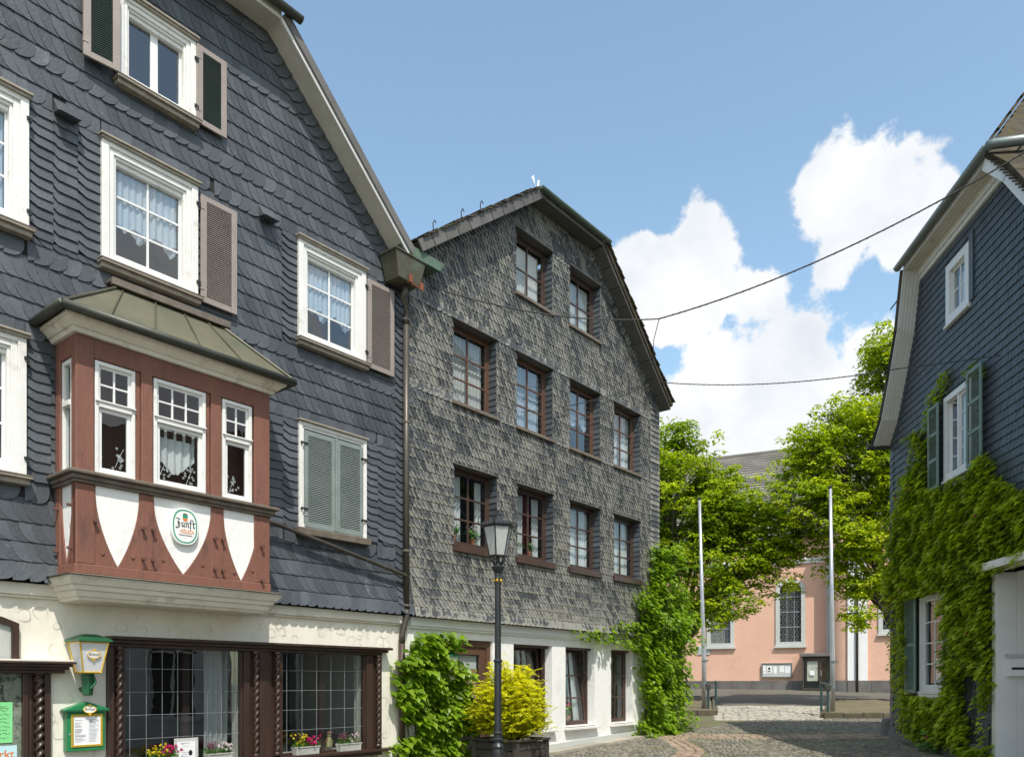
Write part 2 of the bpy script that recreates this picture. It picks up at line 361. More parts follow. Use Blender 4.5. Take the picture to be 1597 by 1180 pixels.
class MB:
    def __init__(s): s.v = []; s.f = []; s.t = []; s.uv = []
    def add(s, vs, fs, tone=None, uvs=None):
        b = len(s.v); s.v += [tuple(p) for p in vs]
        if tone is None: tone = rng.random()
        for k, f in enumerate(fs):
            s.f.append([b + i for i in f]); s.t.append(tone)
            s.uv.append([uvs[i] if uvs else (0, 0) for i in f])
        return s
    def box(s, x0, x1, y0, y1, z0, z1, tone=None):
        if x0 > x1: x0, x1 = x1, x0
        if y0 > y1: y0, y1 = y1, y0
        if z0 > z1: z0, z1 = z1, z0
        v = [(x0, y0, z0), (x1, y0, z0), (x1, y1, z0), (x0, y1, z0), (x0, y0, z1), (x1, y0, z1), (x1, y1, z1), (x0, y1, z1)]
        return s.add(v, [(0, 3, 2, 1), (4, 5, 6, 7), (0, 1, 5, 4), (1, 2, 6, 5), (2, 3, 7, 6), (3, 0, 4, 7)], tone)
    def prism(s, poly, y0, y1, tone=None):
        n = len(poly)
        v = [(x, y0, z) for x, z in poly] + [(x, y1, z) for x, z in poly]
        f = [list(range(n)), list(range(2 * n - 1, n - 1, -1))]
        for i in range(n): j = (i + 1) % n; f.append((i, i + n, j + n, j))
        return s.add(v, f, tone)
    def hexa(s, a, b, tone=None):
        """a, b: matching loops of points (bottom, top)"""
        n = len(a)
        f = [list(range(n - 1, -1, -1)), list(range(n, 2 * n))]
        for i in range(n): j = (i + 1) % n; f.append((i, j, j + n, i + n))
        return s.add(list(a) + list(b), f, tone)
    def tube(s, pts, r, seg=8, radii=None, tone=None):
        P = [Vector(p) for p in pts]; n = len(P); vs = []
        up = None
        for i, p in enumerate(P):
            d = (P[min(i + 1, n - 1)] - P[max(i - 1, 0)]).normalized()
            if up is None:
                up = Vector((0, 0, 1)) if abs(d.z) < .9 else Vector((1, 0, 0))
            a = d.cross(up).normalized(); b = a.cross(d).normalized(); up = b
            rr = radii[i] if radii else r
            for k in range(seg):
                t = 2 * math.pi * k / seg
                vs.append(p + a * (rr * math.cos(t)) + b * (rr * math.sin(t)))
        f = [list(range(seg - 1, -1, -1)), [(n - 1) * seg + k for k in range(seg)]]
        for i in range(n - 1):
            for k in range(seg):
                j = (k + 1) % seg
                f.append((i * seg + k, i * seg + j, (i + 1) * seg + j, (i + 1) * seg + k))
        return s.add(vs, f, tone)
    def lathe(s, prof, cx=0, cy=0, seg=16, phase=0.0, tone=None, squash=1.0):
        vs = []; n = len(prof)
        for r, z in prof:
            for k in range(seg):
                t = 2 * math.pi * k / seg + phase
                vs.append((cx + r * math.cos(t), cy + squash * r * math.sin(t), z))
        f = [list(range(seg - 1, -1, -1)), [(n - 1) * seg + k for k in range(seg)]]
        for i in range(n - 1):
            for k in range(seg):
                j = (k + 1) % seg
                f.append((i * seg + k, i * seg + j, (i + 1) * seg + j, (i + 1) * seg + k))
        return s.add(vs, f, tone)
    def twist(s, cx, cy, z0, z1, r, pitch, seg=14):
        n = max(4, int((z1 - z0) / pitch * 8)); vs = []
        for i in range(n + 1):
            z = z0 + (z1 - z0) * i / n
            for k in range(seg):
                t = 2 * math.pi * k / seg
                rr = r * (.80 + .26 * math.cos(2 * t - 2 * math.pi * (z - z0) / pitch))
                vs.append((cx + rr * math.cos(t), cy + rr * math.sin(t), z))
        f = [list(range(seg - 1, -1, -1)), [n * seg + k for k in range(seg)]]
        for i in range(n):
            for k in range(seg):
                j = (k + 1) % seg
                f.append((i * seg + k, i * seg + j, (i + 1) * seg + j, (i + 1) * seg + k))
        return s.add(vs, f)
    def build(s, name, mat, parent=None, bevel=0.0, smooth=False, kind=None, label=None):
        me = bpy.data.meshes.new(name)
        me.from_pydata(s.v, [], s.f)
        me.materials.append(M[mat])
        at = me.attributes.new('tone', 'FLOAT', 'FACE'); at.data.foreach_set('value', s.t)
        if any(u[0] != (0, 0) or u[-1] != (0, 0) for u in s.uv[:4]):
            ul = me.uv_layers.new(name='UVMap')
            ul.data.foreach_set('uv', [c for u in s.uv for p in u for c in p])
        if smooth: me.polygons.foreach_set('use_smooth', [True] * len(me.polygons))
        o = bpy.data.objects.new(name, me); COL.objects.link(o)
        if parent: o.parent = parent
        if bevel:
            b = o.modifiers.new('bevel', 'BEVEL'); b.width = bevel; b.segments = 2; b.limit_method = 'ANGLE'; b.angle_limit = R(40)
        tag(o, label, None, None, kind)
        return o

def clip(poly, a, b, c):
    """keep a*x + b*z <= c"""
    out = []
    n = len(poly)
    for i in range(n):
        p, q = poly[i], poly[(i + 1) % n]
        dp = a * p[0] + b * p[1] - c; dq = a * q[0] + b * q[1] - c
        if dp <= 0: out.append(p)
        if (dp < 0 < dq) or (dq < 0 < dp):
            t = dp / (dp - dq); out.append((p[0] + (q[0] - p[0]) * t, p[1] + (q[1] - p[1]) * t))
    return out
def area(p): return abs(sum(p[i][0] * p[(i + 1) % len(p)][1] - p[(i + 1) % len(p)][0] * p[i][1] for i in range(len(p)))) / 2 if len(p) > 2 else 0

def gz(Y, X=0.0):
    """ground height (world z) along the view axis: the square climbs gently towards the church"""
    if Y > 52: r = -.46
    elif Y > 20: r = -1.42 + .03 * (Y - 20)
    elif Y > 4: r = -1.42 - .046 * (20 - Y)
    else: r = -2.156
    return r + EYE

class Plane:
    """a facade: local x along it, local -y out of it, z up"""
    def __init__(s, ox, oy, ux, uy):
        s.o = Vector((ox, oy)); s.u = Vector((ux, uy)).normalized(); s.n = Vector((s.u.y, -s.u.x)); s.rz = math.atan2(s.u.y, s.u.x)
    def Y(s, px, k=0.0):
        a = (px - CX) / F
        return (k + s.o.dot(s.n)) / (a * s.n.x + s.n.y)
    def S(s, px, k=0.0):
        y = s.Y(px, k); a = (px - CX) / F
        return (Vector((a * y, y)) - s.o).dot(s.u)
    def Z(s, px, py, k=0.0): return (HY - py) / F * s.Y(px, k) + EYE
    def W(s, x, y, z): p = s.o + s.u * x - s.n * y; return Vector((p.x, p.y, z))

def wall_sheet(mb, s0, s1, z0, z1, holes, clips=(), t=.3, y=0.0):
    xs = sorted(set([s0, s1] + [h[0] for h in holes] + [h[1] for h in holes])); zs = sorted(set([z0, z1] + [h[2] for h in holes] + [h[3] for h in holes]))
    xs = [x for x in xs if s0 <= x <= s1]; zs = [z for z in zs if z0 <= z <= z1]
    for i in range(len(xs) - 1):
        for j in range(len(zs) - 1):
            cx, cz = (xs[i] + xs[i + 1]) / 2, (zs[j] + zs[j + 1]) / 2
            if any(h[0] < cx < h[1] and h[2] < cz < h[3] for h in holes): continue
            p = [(xs[i], zs[j]), (xs[i + 1], zs[j]), (xs[i + 1], zs[j + 1]), (xs[i], zs[j + 1])]
            for c in clips: p = clip(p, *c) if p else p
            if len(p) < 3 or area(p) < 1e-5: continue
            n = len(p)
            mb.add([(x, y, z) for x, z in p], [list(range(n))], .5)
            mb.add([(x, y + t, z) for x, z in p], [list(range(n - 1, -1, -1))], .5)
    for h in holes:
        a, b, c, d = h[:4]
        mb.add([(a, y, c), (a, y + t, c), (a, y + t, d), (a, y, d)], [(0, 1, 2, 3)], .5)
        mb.add([(b, y, c), (b, y + t, c), (b, y + t, d), (b, y, d)], [(3, 2, 1, 0)], .5)
        mb.add([(a, y, c), (b, y, c), (b, y + t, c), (a, y + t, c)], [(0, 1, 2, 3)], .5)
        mb.add([(a, y, d), (b, y, d), (b, y + t, d), (a, y + t, d)], [(3, 2, 1, 0)], .5)

# ---------------------------------------------------------------- slate cladding
def shape(style, W, E, H):
    """outline of one slate, origin at its lower left, overlapping its neighbours; returns poly, side-lift sign"""
    if style == 'body':
        A = E * .62; pts = [(0, H)]
        for k in range(0, 6):
            t = math.pi / 2 * k / 5; pts.append((A * (1 - math.cos(t)), E * 1.02 * (1 - math.sin(t))))
        pts += [(A + W + .012, 0), (W + .03, H)]
        return pts, 1
    if style == 'scale':
        A = min(E * .75, W * .9); pts = [(-.03, H), (-.03, 0), (W + .02 - A, 0)]
        for k in range(1, 6):
            t = math.pi / 2 * k / 5; pts.append((W + .02 - A + A * math.sin(t), A * (1 - math.cos(t))))
        pts.append((W + .02, H)); return pts, -1
    if style == 'chev':
        return [(0, H), (0, E * .42), (W * .38, 0), (W, 0), (W, H)], 0
    if style == 'chevm':
        return [(0, H), (0, 0), (W * .62, 0), (W, E * .42), (W, H)], 0
    if style == 'tri':
        return [(0, H), (0, E * .2), (W * .12, .03 * E), (W * .35, 0), (W * .8, 0), (W + .004, E * .12), (W + .004, H)], -1
    return [(0, H), (0, 0), (W, 0), (W, H)], 0

class Slates:
    def __init__(s, plane, holes, clips, bands, yfun=lambda z: 0.0, lift=.012):
        s.pl, s.holes, s.clips, s.bands, s.yf, s.lift = plane, holes, clips, bands, yfun, lift; s.pieces = []; s.side = .006
    def piece(s, style, ox, oz, W, E, rot=0.0, extra=0.0, H=None, doclip=True, holes=True):
        H = H or E * 1.22
        pts, sd = shape(style, W, E, H)
        pts = [(x + rng.uniform(-.002, .002), z + rng.uniform(-.003, .003)) for x, z in pts]
        c, sn = math.cos(rot), math.sin(rot)
        g = [(ox + x * c - z * sn, oz + x * sn + z * c) for x, z in pts]
        # visible (exposed) centre decides which side of a hole or rake it belongs to
        ex, ez = W / 2 + (E * .3 if style == 'body' else 0), E / 2
        cx, cz = ox + ex * c - ez * sn, oz + ex * sn + ez * c
        if holes:
            for h in s.holes:
                a, b, lo, hi = h[:4]
                if a < cx < b and lo < cz < hi:
                    # centre hidden: keep only what sticks out far enough, on the nearest side
                    d = [(cx - a, 0), (b - cx, 1), (cz - lo, 2), (hi - cz, 3)]; d.sort()
                    k = d[0][1]
                else:
                    xs = [p[0] for p in g]; zs = [p[1] for p in g]
                    if max(xs) < a or min(xs) > b or max(zs) < lo or min(zs) > hi: continue
                    k = 0 if cx <= a else 1 if cx >= b else 2 if cz <= lo else 3
                g = clip(g, *((1, 0, a), (-1, 0, -b), (0, 1, lo), (0, -1, -hi))[k])
                if len(g) < 3: return
        if doclip:
            for zr0, zr1, cl in s.clips:
                if zr0 <= cz < zr1:
                    g = clip(g, *cl)
                    if len(g) < 3: return
        if area(g) < W * E * .10: return
        wob = rng.uniform(-.0015, .002); L = s.lift
        def yy(x, z):
            lx = (x - ox) * c + (z - oz) * sn; lz = -(x - ox) * sn + (z - oz) * c
            v = L * 1.25 * (1 - max(-.3, min(1.25, lz / H))) + .003
            if sd and style != 'tri': v += (s.side * (1 - lx / W) if sd > 0 else s.side * (lx / W))
            elif sd: v += .003 * lx / W
            return -(v + wob + extra) - s.yf(z)
        s.pieces.append((g, [yy(x, z) for x, z in g], (ox, oz, c, sn, W, E), rng.random(), (cx, cz)))
    def rows(s, x0, x1, z0, z1, E, W, band_style='scale', style='body'):
        z = z0; r = 0
        while z < z1:
            st, w = style, W
            for b0, b1 in s.bands:
                if b0 <= z + E * .5 < b1: st, w = band_style, W * 1.25
            x = x0 - (r * .37 % 1) * w - E
            while x < x1 + .05:
                ww = w * rng.uniform(.88, 1.12)
                s.piece(st, x, z, ww, E)
                x += ww
            z += E; r += 1
    def column(s, x0, x1, z0, z1, E, style='chev', extra=.006, dx=0):
        z = z0
        n = max(1, round((z1 - z0) / E)); E = (z1 - z0) / n
        for k in range(n): s.piece(style, x0, z0 + k * E, x1 - x0, E, extra=extra, doclip=True, holes=False)
    def build(s, root, mat, name='slate', single=290):
        cand = []
        for i, p in enumerate(s.pieces):
            w = s.pl.W(p[4][0], 0, p[4][1])
            u, v = CX + F * w.x / w.y, HY - F * (w.z - EYE) / w.y
            vis = 0 < u < 1597 and 0 < v < 1180 and w.y > 0
            hid = any(a < p[4][0] < b and lo < p[4][1] < hi for a, b, lo, hi in s.hidden)
            cand.append((-(math.sqrt(area(p[0])) / w.y) if vis and not hid else 1, i))
        cand.sort(); top = set(i for k, i in cand[:single] if k < 0)
        rest = MB(); singles = []
        for i, (g, ys, (ox, oz, c, sn, W, E), tone, ce) in enumerate(s.pieces):
            n = len(g)
            v = [(x, y, z) for (x, z), y in zip(g, ys)] + [(x, y + .009, z) for (x, z), y in zip(g, ys)]
            f = [list(range(n))] + [(k, k + n, (k + 1) % n + n, (k + 1) % n) for k in range(n)]
            uvs = []
            for x, z in g:
                lx = (x - ox) * c + (z - oz) * sn; lz = -(x - ox) * sn + (z - oz) * c
                uvs.append((max(.01, min(1.5, (lx - .3 * E * (1 - lz / E)) / W)), max(.01, lz / E)))
            uvs = uvs + uvs
            if i in top: MB().add(v, f, tone, uvs).build(name, mat, root)
            else: rest.add(v, f, tone, uvs)
        rest.build(name + 's_joined', mat, root, kind='stuff')
    hidden = []

# ---------------------------------------------------------------- the ground
def ground():
    mb = MB()
    ys = [-60, -20, 0, 4, 8, 12, 14, 16, 18, 20, 22, 25, 28, 32, 36, 42, 47, 52, 60, 90, 200, 500, 1200]
    xs = [-900, -200, -60, -20, 0, 5, 10, 20, 40, 90, 300, 900]
    v = [(x, y, gz(y) - .02) for y in ys for x in xs]; n = len(xs)
    f = [(j * n + i, j * n + i + 1, (j + 1) * n + i + 1, (j + 1) * n + i) for j in range(len(ys) - 1) for i in range(n - 1)]
    mb.add(v, f, .5)
    g = mb.build('ground', 'asphalt', kind='structure')
    jb = MB()   # mossy bedding the stones are laid in
    jy = [12, 14, 16, 18, 20, 22, 25, 28]
    jb.add([(x, y, gz(y) + .004) for y in jy for x in (-1.5, 9.6 if False else 13.0)], [(2 * i, 2 * i + 1, 2 * i + 3, 2 * i + 2) for i in range(len(jy) - 1)], .5)
    jb.build('paving_bed', 'joint_moss', kind='structure')
    cob, red, slab = MB(), MB(), MB()
    def stone(mb, x, y, w, d, rot, h=.03, tone=None):
        c, s = math.cos(rot), math.sin(rot); hw, hd = w / 2, d / 2
        def P(a, b, z): X, Y = x + a * c - b * s, y + a * s + b * c; return (X, Y, gz(Y) + z)
        i = .012; h += rng.uniform(-.006, .006); tl = rng.uniform(-.004, .004)
        j = [rng.uniform(-.004, .004) for _ in range(8)]
        v = [P(-hw, -hd, 0), P(hw, -hd, 0), P(hw, hd, 0), P(-hw, hd, 0),
             P(-hw + i + j[0], -hd + i + j[1], h - tl), P(hw - i + j[2], -hd + i + j[3], h + tl), P(hw - i + j[4], hd - i + j[5], h + tl), P(-hw + i + j[6], hd - i + j[7], h - tl)]
        mb.add(v, [(4, 5, 6, 7), (0, 1, 5, 4), (1, 2, 6, 5), (2, 3, 7, 6), (3, 0, 4, 7)], tone)
    def band1(x): return 20.15 + .018 * (x - 6.5) ** 2        # centre line of the reddish cross band
    def band2(y): return 4.05 - .55 * max(0, (17.6 - y)) ** 1.4 * .6    # the band that turns down towards the viewer
    # dark cobbles in shallow arcs
    y = 12.2
    row = 0
    while y < 27.9:
        x = -1.2 + (row % 2) * .06
        while x < 12.6:
            ph = ((x + .35 * math.sin(y * .5)) % 1.5) / 1.5 - .5
            yy = y + .30 * (1 - 4 * ph * ph) * .8
            wx = rng.uniform(.088, .122)
            inb1 = abs(yy - band1(x)) < .56
            inb2 = yy < band1(x) - .4 and abs(x - band2(yy)) < .30
            inpath = 25.6 < yy and 6.5 + .25 * (yy - 25.7) < x < 10.1 + .42 * (yy - 25.7)
            facade_side = (x + 1.859) * .7779 - (yy - 14.1) * .6284 < .35
            inhouse = x > 9.54 - .102 * (yy - 20) - .1 and yy < 20.2
            if not (inb1 or inb2 or inpath or facade_side or inhouse):
                stone(cob, x, yy, wx - .01, .098, rng.uniform(-.1, .1) - ph * .8)
            x += wx
        y += .105; row += 1
    # reddish setts
    for k in range(-3, 3):
        x = 2.4
        while x < 11.5:
            w = rng.uniform(.17, .23); yy = band1(x) + (k + .5) * .185
            if (x + 1.859) * .7779 - (yy - 14.1) * .6284 > .5: stone(red, x + (k % 2) * .09, yy, w - .018, .165, .036 * (x - 6.5), .034)
            x += w
    y = 14.0
    while y < 19.6:
        for k in range(-2, 1):
            x = band2(y) + (k + .5) * .2
            if (x + 1.859) * .7779 - (y - 14.1) * .6284 > .4: stone(red, x, y + (k % 2) * .06, .178, .125, 0, .034)
        y += .14
    y = 25.7
    while y < 33:
        x = 6.55 + .25 * (y - 25.7) + (int(y * 7) % 2) * .12
        while x < 10.0 + .42 * (y - 25.7):
            w = rng.uniform(.24, .34); stone(slab, x, y, w - .02, .255, 0, .026); x += w
        y += .275
    cob.build('cobbles', 'cobble', g, kind='stuff'); red.build('red_setts', 'sett_red', g, kind='stuff'); slab.build('pale_slabs', 'slab_pale', g, kind='stuff')
    # pavement strip along the facades
    return g
ground_o = ground()

# planted beds with rough stone kerbs
def bed(x0, x1, y0, y1, label, kl=0.0, kr=0.0):
    t = empty('planting_bed', ((x0 + x1) / 2, (y0 + y1) / 2, gz(y0)), 0, label, 'planting bed')
    ox, oy, oz = t.location
    mb = MB(); n = 14
    ys = [y0 + .1 + (y1 - y0 - .2) * i / n for i in range(n + 1)]; xs = [x0 + .1 + (x1 - x0 - .2) * i / n for i in range(n + 1)]
    v = [(x + (kl + (kr - kl) * (x - x0) / (x1 - x0)) * (y - y0) - ox, y - oy, gz(y) + .17 + rng.uniform(-.015, .03) - oz) for y in ys for x in xs]
    mb.add(v, [(j * (n + 1) + i, j * (n + 1) + i + 1, (j + 1) * (n + 1) + i + 1, (j + 1) * (n + 1) + i) for j in range(n) for i in range(n)], .5)
    mb.build('soil', 'soil', t, smooth=True)
    def kerb(xa, ya, xb, yb):
        L = math.hypot(xb - xa, yb - ya); k = max(1, int(L / .62)); dx, dy = (xb - xa) / L, (yb - ya) / L
        for i in range(k):
            a, b = L * i / k + .008, L * (i + 1) / k - .008; hw = .085 + rng.uniform(-.012, .012); h = .20 + rng.uniform(-.012, .018)
            bot, top = [], []
            for s_, w in ((a, -hw), (b, -hw), (b, hw), (a, hw)):
                X, Y = xa + dx * s_ - dy * w, ya + dy * s_ + dx * w
                bot.append((X - ox, Y - oy, gz(Y) - .05 - oz)); top.append((X - ox + rng.uniform(-.01, .01), Y - oy + rng.uniform(-.01, .01), gz(Y) + h - oz))
            MB().hexa(bot, top).build('kerb_stone', 'kerb_stone', t, bevel=.02)
    D = y1 - y0; kerb(x0, y0, x1, y0); kerb(x1, y0, x1 + kr * D, y1); kerb(x0, y0, x0 + kl * D, y1); kerb(x0 + kl * D, y1, x1 + kr * D, y1)
    return t
bed(2.6, 7.05, 27.6, 37.5, 'raised bed of bare brown soil left of the pale path, around the tree trunk', 0, .25)
bed(10.25, 20.0, 26.2, 35.0, 'raised bed of bare brown soil with mossy kerb right of the pale path', .44, .3)

# ---------------------------------------------------------------- window builders (facade coordinates: x along, -y outwards, z up)
def curtain_mesh(x0, x1, z0, z1, y, amp=.018, waves=None, zlow=None, n=40):
    mb = MB(); waves = waves or (x1 - x0) / .09; v = []; ph = rng.uniform(0, 6)
    for i in range(n + 1):
        t = i / n; x = x0 + (x1 - x0) * t
        yy = y + amp * math.sin(t * waves * 2 * math.pi + ph) + amp * .4 * math.sin(t * waves * 5.1 + ph)
        zb = zlow(t) if zlow else z0
        for k in range(5):
            kz = k / 4; v.append((x + .004 * math.sin(3 * t * waves + k), yy * 1.0 + (1 - kz) * .004, zb + (z1 - zb) * kz))
    f = [(i * 5 + k, (i + 1) * 5 + k, (i + 1) * 5 + k + 1, i * 5 + k + 1) for i in range(n) for k in range(4)]
    return mb.add(v, f, .5)

def sash(parent, x0, x1, z0, z1, y, cols, rows, mat, bar=.028, frame=.045, d=.035, gmat='glass', tilt=0.0, rowz=None, split=None, name='sash'):
    """glazed sash: frame, bars and one pane per light; tilt leans its top inwards"""
    def sh(mb):
        if tilt: mb.v = [(x, yv + (z - z0) * tilt, z) for x, yv, z in mb.v]
        return mb
    mb = MB(); fr = frame
    mb.box(x0, x0 + fr, y, y + d, z0, z1); mb.box(x1 - fr, x1, y, y + d, z0, z1)
    mb.box(x0 + fr, x1 - fr, y + .001, y + d - .001, z0, z0 + fr); mb.box(x0 + fr, x1 - fr, y + .001, y + d - .001, z1 - fr, z1)
    gx = [x0 + fr + (x1 - x0 - 2 * fr) * i / cols for i in range(cols + 1)]
    gzs = rowz or [z0 + fr + (z1 - z0 - 2 * fr) * i / rows for i in range(rows + 1)]
    for i in range(1, cols):
        w = split if (split and i == cols // 2) else bar
        mb.box(gx[i] - w / 2, gx[i] + w / 2, y + .004, y + d - .004, z0 + fr, z1 - fr)
    for j in range(1, rows): mb.box(x0 + fr, x1 - fr, y + .007, y + d - .007, gzs[j] - bar / 2, gzs[j] + bar / 2)
    o = sh(mb).build(name, mat, parent, bevel=.004)
    for i in range(cols):
        for j in range(rows):
            g = MB(); yy = y + d * .5
            a = rng.uniform(-.0015, .0015)
            g.add([(gx[i], yy - a, gzs[j]), (gx[i + 1], yy + a, gzs[j]), (gx[i + 1], yy + a * .5, gzs[j + 1]), (gx[i], yy - a, gzs[j + 1])], [(0, 1, 2, 3)], .5)
            sh(g).build('pane', gmat, parent)
    return o

def louvres(mb, x0, x1, z0, z1, y, pitch=.028, depth=.026):
    n = int((z1 - z0) / pitch)
    for k in range(n):
        z = z0 + (z1 - z0) * (k + .5) / n
        mb.add([(x0, y + .004, z - pitch * .42), (x1, y + .004, z - pitch * .42), (x1, y + depth, z + pitch * .42), (x0, y + depth, z + pitch * .42),
                (x0, y, z - pitch * .42 + .006), (x1, y, z - pitch * .42 + .006), (x1, y + depth - .004, z + pitch * .42 + .006), (x0, y + depth - .004, z + pitch * .42 + .006)],
               [(0, 1, 2, 3), (4, 7, 6, 5), (0, 4, 5, 1), (3, 2, 6, 7)])

def shutter(root, x0, x1, z0, z1, y, mat, lmat=None, fr=.06, sections=1, d=.035, lean=0.0, label=None, back=None):
    """louvred shutter, outer face at y (towards the street), lean turns it slightly about its left edge"""
    f = MB(); f.box(x0, x0 + fr, y, y + d, z0, z1); f.box(x1 - fr, x1, y, y + d, z0, z1)
    zs = [z0 + .075] + [z0 + .075 + (z1 - z0 - .15) * k / sections for k in range(1, sections)] + [z1 - .075]
    f.box(x0 + fr, x1 - fr, y + .002, y + d - .002, z0, z0 + .075); f.box(x0 + fr, x1 - fr, y + .002, y + d - .002, z1 - .075, z1)
    l = MB()
    for k in range(sections):
        a, b = zs[k], zs[k + 1]
        if k: f.box(x0 + fr, x1 - fr, y + .002, y + d - .002, a - .035, a + .035)
        louvres(l, x0 + fr, x1 - fr, a + (.035 if k else 0), b - (.035 if k < sections - 1 else 0), y + .004)
    f.box(x0 - .012, x0 + .05, y - .006, y + .004, z0 + .16, z0 + .19, .2); f.box(x0 - .012, x0 + .05, y - .006, y + .004, z1 - .2, z1 - .17, .2)
    if lean:
        for mb in (f, l): mb.v = [(xx, yy - (xx - x0) * lean, zz) for xx, yy, zz in mb.v]
    o = f.build('shutter', mat, root, bevel=.005, label=label)
    l.build('louvre', lmat or mat, o, kind='stuff')
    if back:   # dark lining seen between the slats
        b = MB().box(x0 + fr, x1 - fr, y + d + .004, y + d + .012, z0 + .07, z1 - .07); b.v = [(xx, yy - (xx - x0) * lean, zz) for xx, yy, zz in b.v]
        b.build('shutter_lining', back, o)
    return o

def hinge(mb, x, z, y, s=1):
    mb.box(x - .035 * s, x + .02 * s, y - .02, y + .01, z - .018, z + .018); mb.box(x - .012, x + .012, y - .035, y, z - .05, z - .0)

def white_window(root, x0, x1, z0, z1, cols=2, rows=3, case=.24, gmat='glass_blue', curtain=None, split=None, sashes=True, n_out=.075, rowz=None):
    """wooden casing standing proud of the slates, stepped inwards to the sashes"""
    f = MB(); o = n_out
    steps = [(0, case * .38, -o), (case * .38, case * .66, -o + .022), (case * .66, case * .8, -o + .045)]
    for a, b, y in steps:
        X0, X1, Z0, Z1 = x0 + a, x1 - a, z0 + a * .8, z1 - a
        w = b - a
        f.box(X0, X0 + w, y, .08, Z0, Z1); f.box(X1 - w, X1, y, .08, Z0, Z1)
        f.box(X0 + w, X1 - w, y, .08, Z1 - w, Z1); f.box(X0 + w, X1 - w, y, .08, Z0, Z0 + w * .8)
    win = f.build('window', 'white_paint', root, bevel=.006)
    c = MB(); c.box(x0 - .03, x1 + .03, -o - .05, .02, z1 + .0, z1 + .028); c.box(x0 - .015, x1 + .015, -o - .03, .02, z1 - .035, z1 - .001)
    c.build('head_moulding', 'trim_grey_brown', win, bevel=.006)
    s = MB(); s.box(x0 - .04, x1 + .04, -o - .085, .02, z0 - .035, z0 - .0); s.box(x0 - .02, x1 + .02, -o - .045, .02, z0 - .095, z0 - .036)
    s.build('sill', 'trim_grey_brown', win, bevel=.008)
    t = MB(); t.box(x0 - .045, x1 + .045, -o - .09, .0, z0 - .004, z0 + .012); t.build('sill_flashing', 'sill_brown', win)
    ins = case * .8
    if sashes: sash(win, x0 + ins - .02, x1 - ins + .02, z0 + ins * .8, z1 - ins, .045, cols, rows, 'white_clean', gmat=gmat, split=split, rowz=rowz)
    f2 = MB(); f2.box(x0 + ins - .02, x1 - ins + .02, .0, .10, z1 - ins - .055, z1 - ins - .001); f2.build('head_rail', 'white_paint', win, bevel=.005)
    X0, X1, Z0, Z1 = x0 + ins + .03, x1 - ins - .03, z0 + ins * .8 + .03, z1 - ins - .03
    if curtain == 'festoon':
        curtain_mesh(X0, X1, Z0, Z1, .11, .02, zlow=lambda t: Z0 + (Z1 - Z0) * (.24 + .14 * abs(math.sin(t * math.pi * 2 + .6)))).build('curtain', 'curtain', win)
        curtain_mesh(X0, X1, Z0, Z1, .085, .014, zlow=lambda t: Z0 + (Z1 - Z0) * (.30 + .10 * abs(math.cos(t * math.pi * 3)))).build('curtain', 'lace', win)
    elif curtain == 'sheer':
        curtain_mesh(X0, X1, Z0, Z1, .11, .02).build('curtain', 'lace', win)
    elif curtain == 'white':
        curtain_mesh(X0, X1, Z0, Z1, .10, .012).build('curtain', 'curtain', win)
    h = MB()
    for zz in (z0 + .22, z1 - .26): hinge(h, x1 + .005, zz, -o, 1)
    h.build('hinge', 'iron_black', win)
    return win

# ---------------------------------------------------------------- HOUSE 1: dark slate house with the red bay window, left
P1 = Plane(-1.859, 14.10, 1001.5, 1240.0)
O1 = (P1.o.x, P1.o.y, 0)
house1 = empty('slate_house', O1, P1.rz, 'dark blue slate house with red timber bay window and white plastered shopfront', 'house')
SB = 1.18 + EYE                                # bottom edge of the slates
ZK = 9.68 + EYE; SK = P1.S(415); SE = -.32; ZE = 7.32 + EYE          # kink and foot of the right-hand rake
SL = SK - 5.2                                   # left kink, outside the frame
rs = (ZK - ZE) / (SK - SE)
def zx(px, pa, pb): return (P1.S(px), P1.Z(px, pa), P1.Z(px, pb))
def win_rect(pxl, pyt, pyb, pxr): return (P1.S(pxl), P1.S(pxr), P1.Z(pxl, pyb), P1.Z(pxl, pyt))
WC = win_rect(155, 214, 408, 305)
WD = win_rect(462, 370, 529, 567)
WE = win_rect(463, 656, 822, 568)
WA = (P1.S(180), P1.S(302), 7.67 + EYE, 8.80 + EYE)
WB = (P1.S(42) - (WC[1] - WC[0]), P1.S(42), WC[2], WC[3])
WF = (P1.S(38) - (WC[1] - WC[0]), P1.S(38), WE[2], WE[3])
BK = .60                                        # how far the bay stands out
BX0, BX1 = P1.S(118, BK), P1.S(421, BK)
# shop openings
SHZ0, SHZ1 = -1.10 + EYE, .47 + EYE
SH1 = (P1.S(190), P1.S(378)); SH2 = (P1.S(436), P1.S(569))
SHC = (P1.S(0) - 1.2, P1.S(36))
holes1 = [(w[0] + .13, w[1] - .13, w[2] + .1, w[3] - .13) for w in (WA, WB, WC, WD, WE, WF)]
gable1 = [(-rs, 1.0, ZE - rs * SE), (rs, 1.0, ZE + rs * (SK + SL - SE))]
wb = MB(); wall_sheet(wb, -10.6, -.02, SB - .05, ZK, holes1, gable1, .28, .0)
wb.build('upper_wall', 'slate_backing', house1)
wb = MB(); wall_sheet(wb, -10.6, 0, -2.3 + EYE, SB - .05, [(*SH1, SHZ0, SHZ1), (*SH2, SHZ0, SHZ1)], (), .28, .0)
wb.build('ground_floor_wall', 'plaster_cream', house1)
wb = MB(); wb.box(-10.6, -10.3, .3, 9.0, -.5, ZE, .5); wb.box(-.32, -.04, .3, 9.0, -.5, ZE, .5); wb.box(-10.6, 0, 9.0, 9.3, -.5, ZE, .5)
wb.build('side_wall', 'plaster_cream', house1)
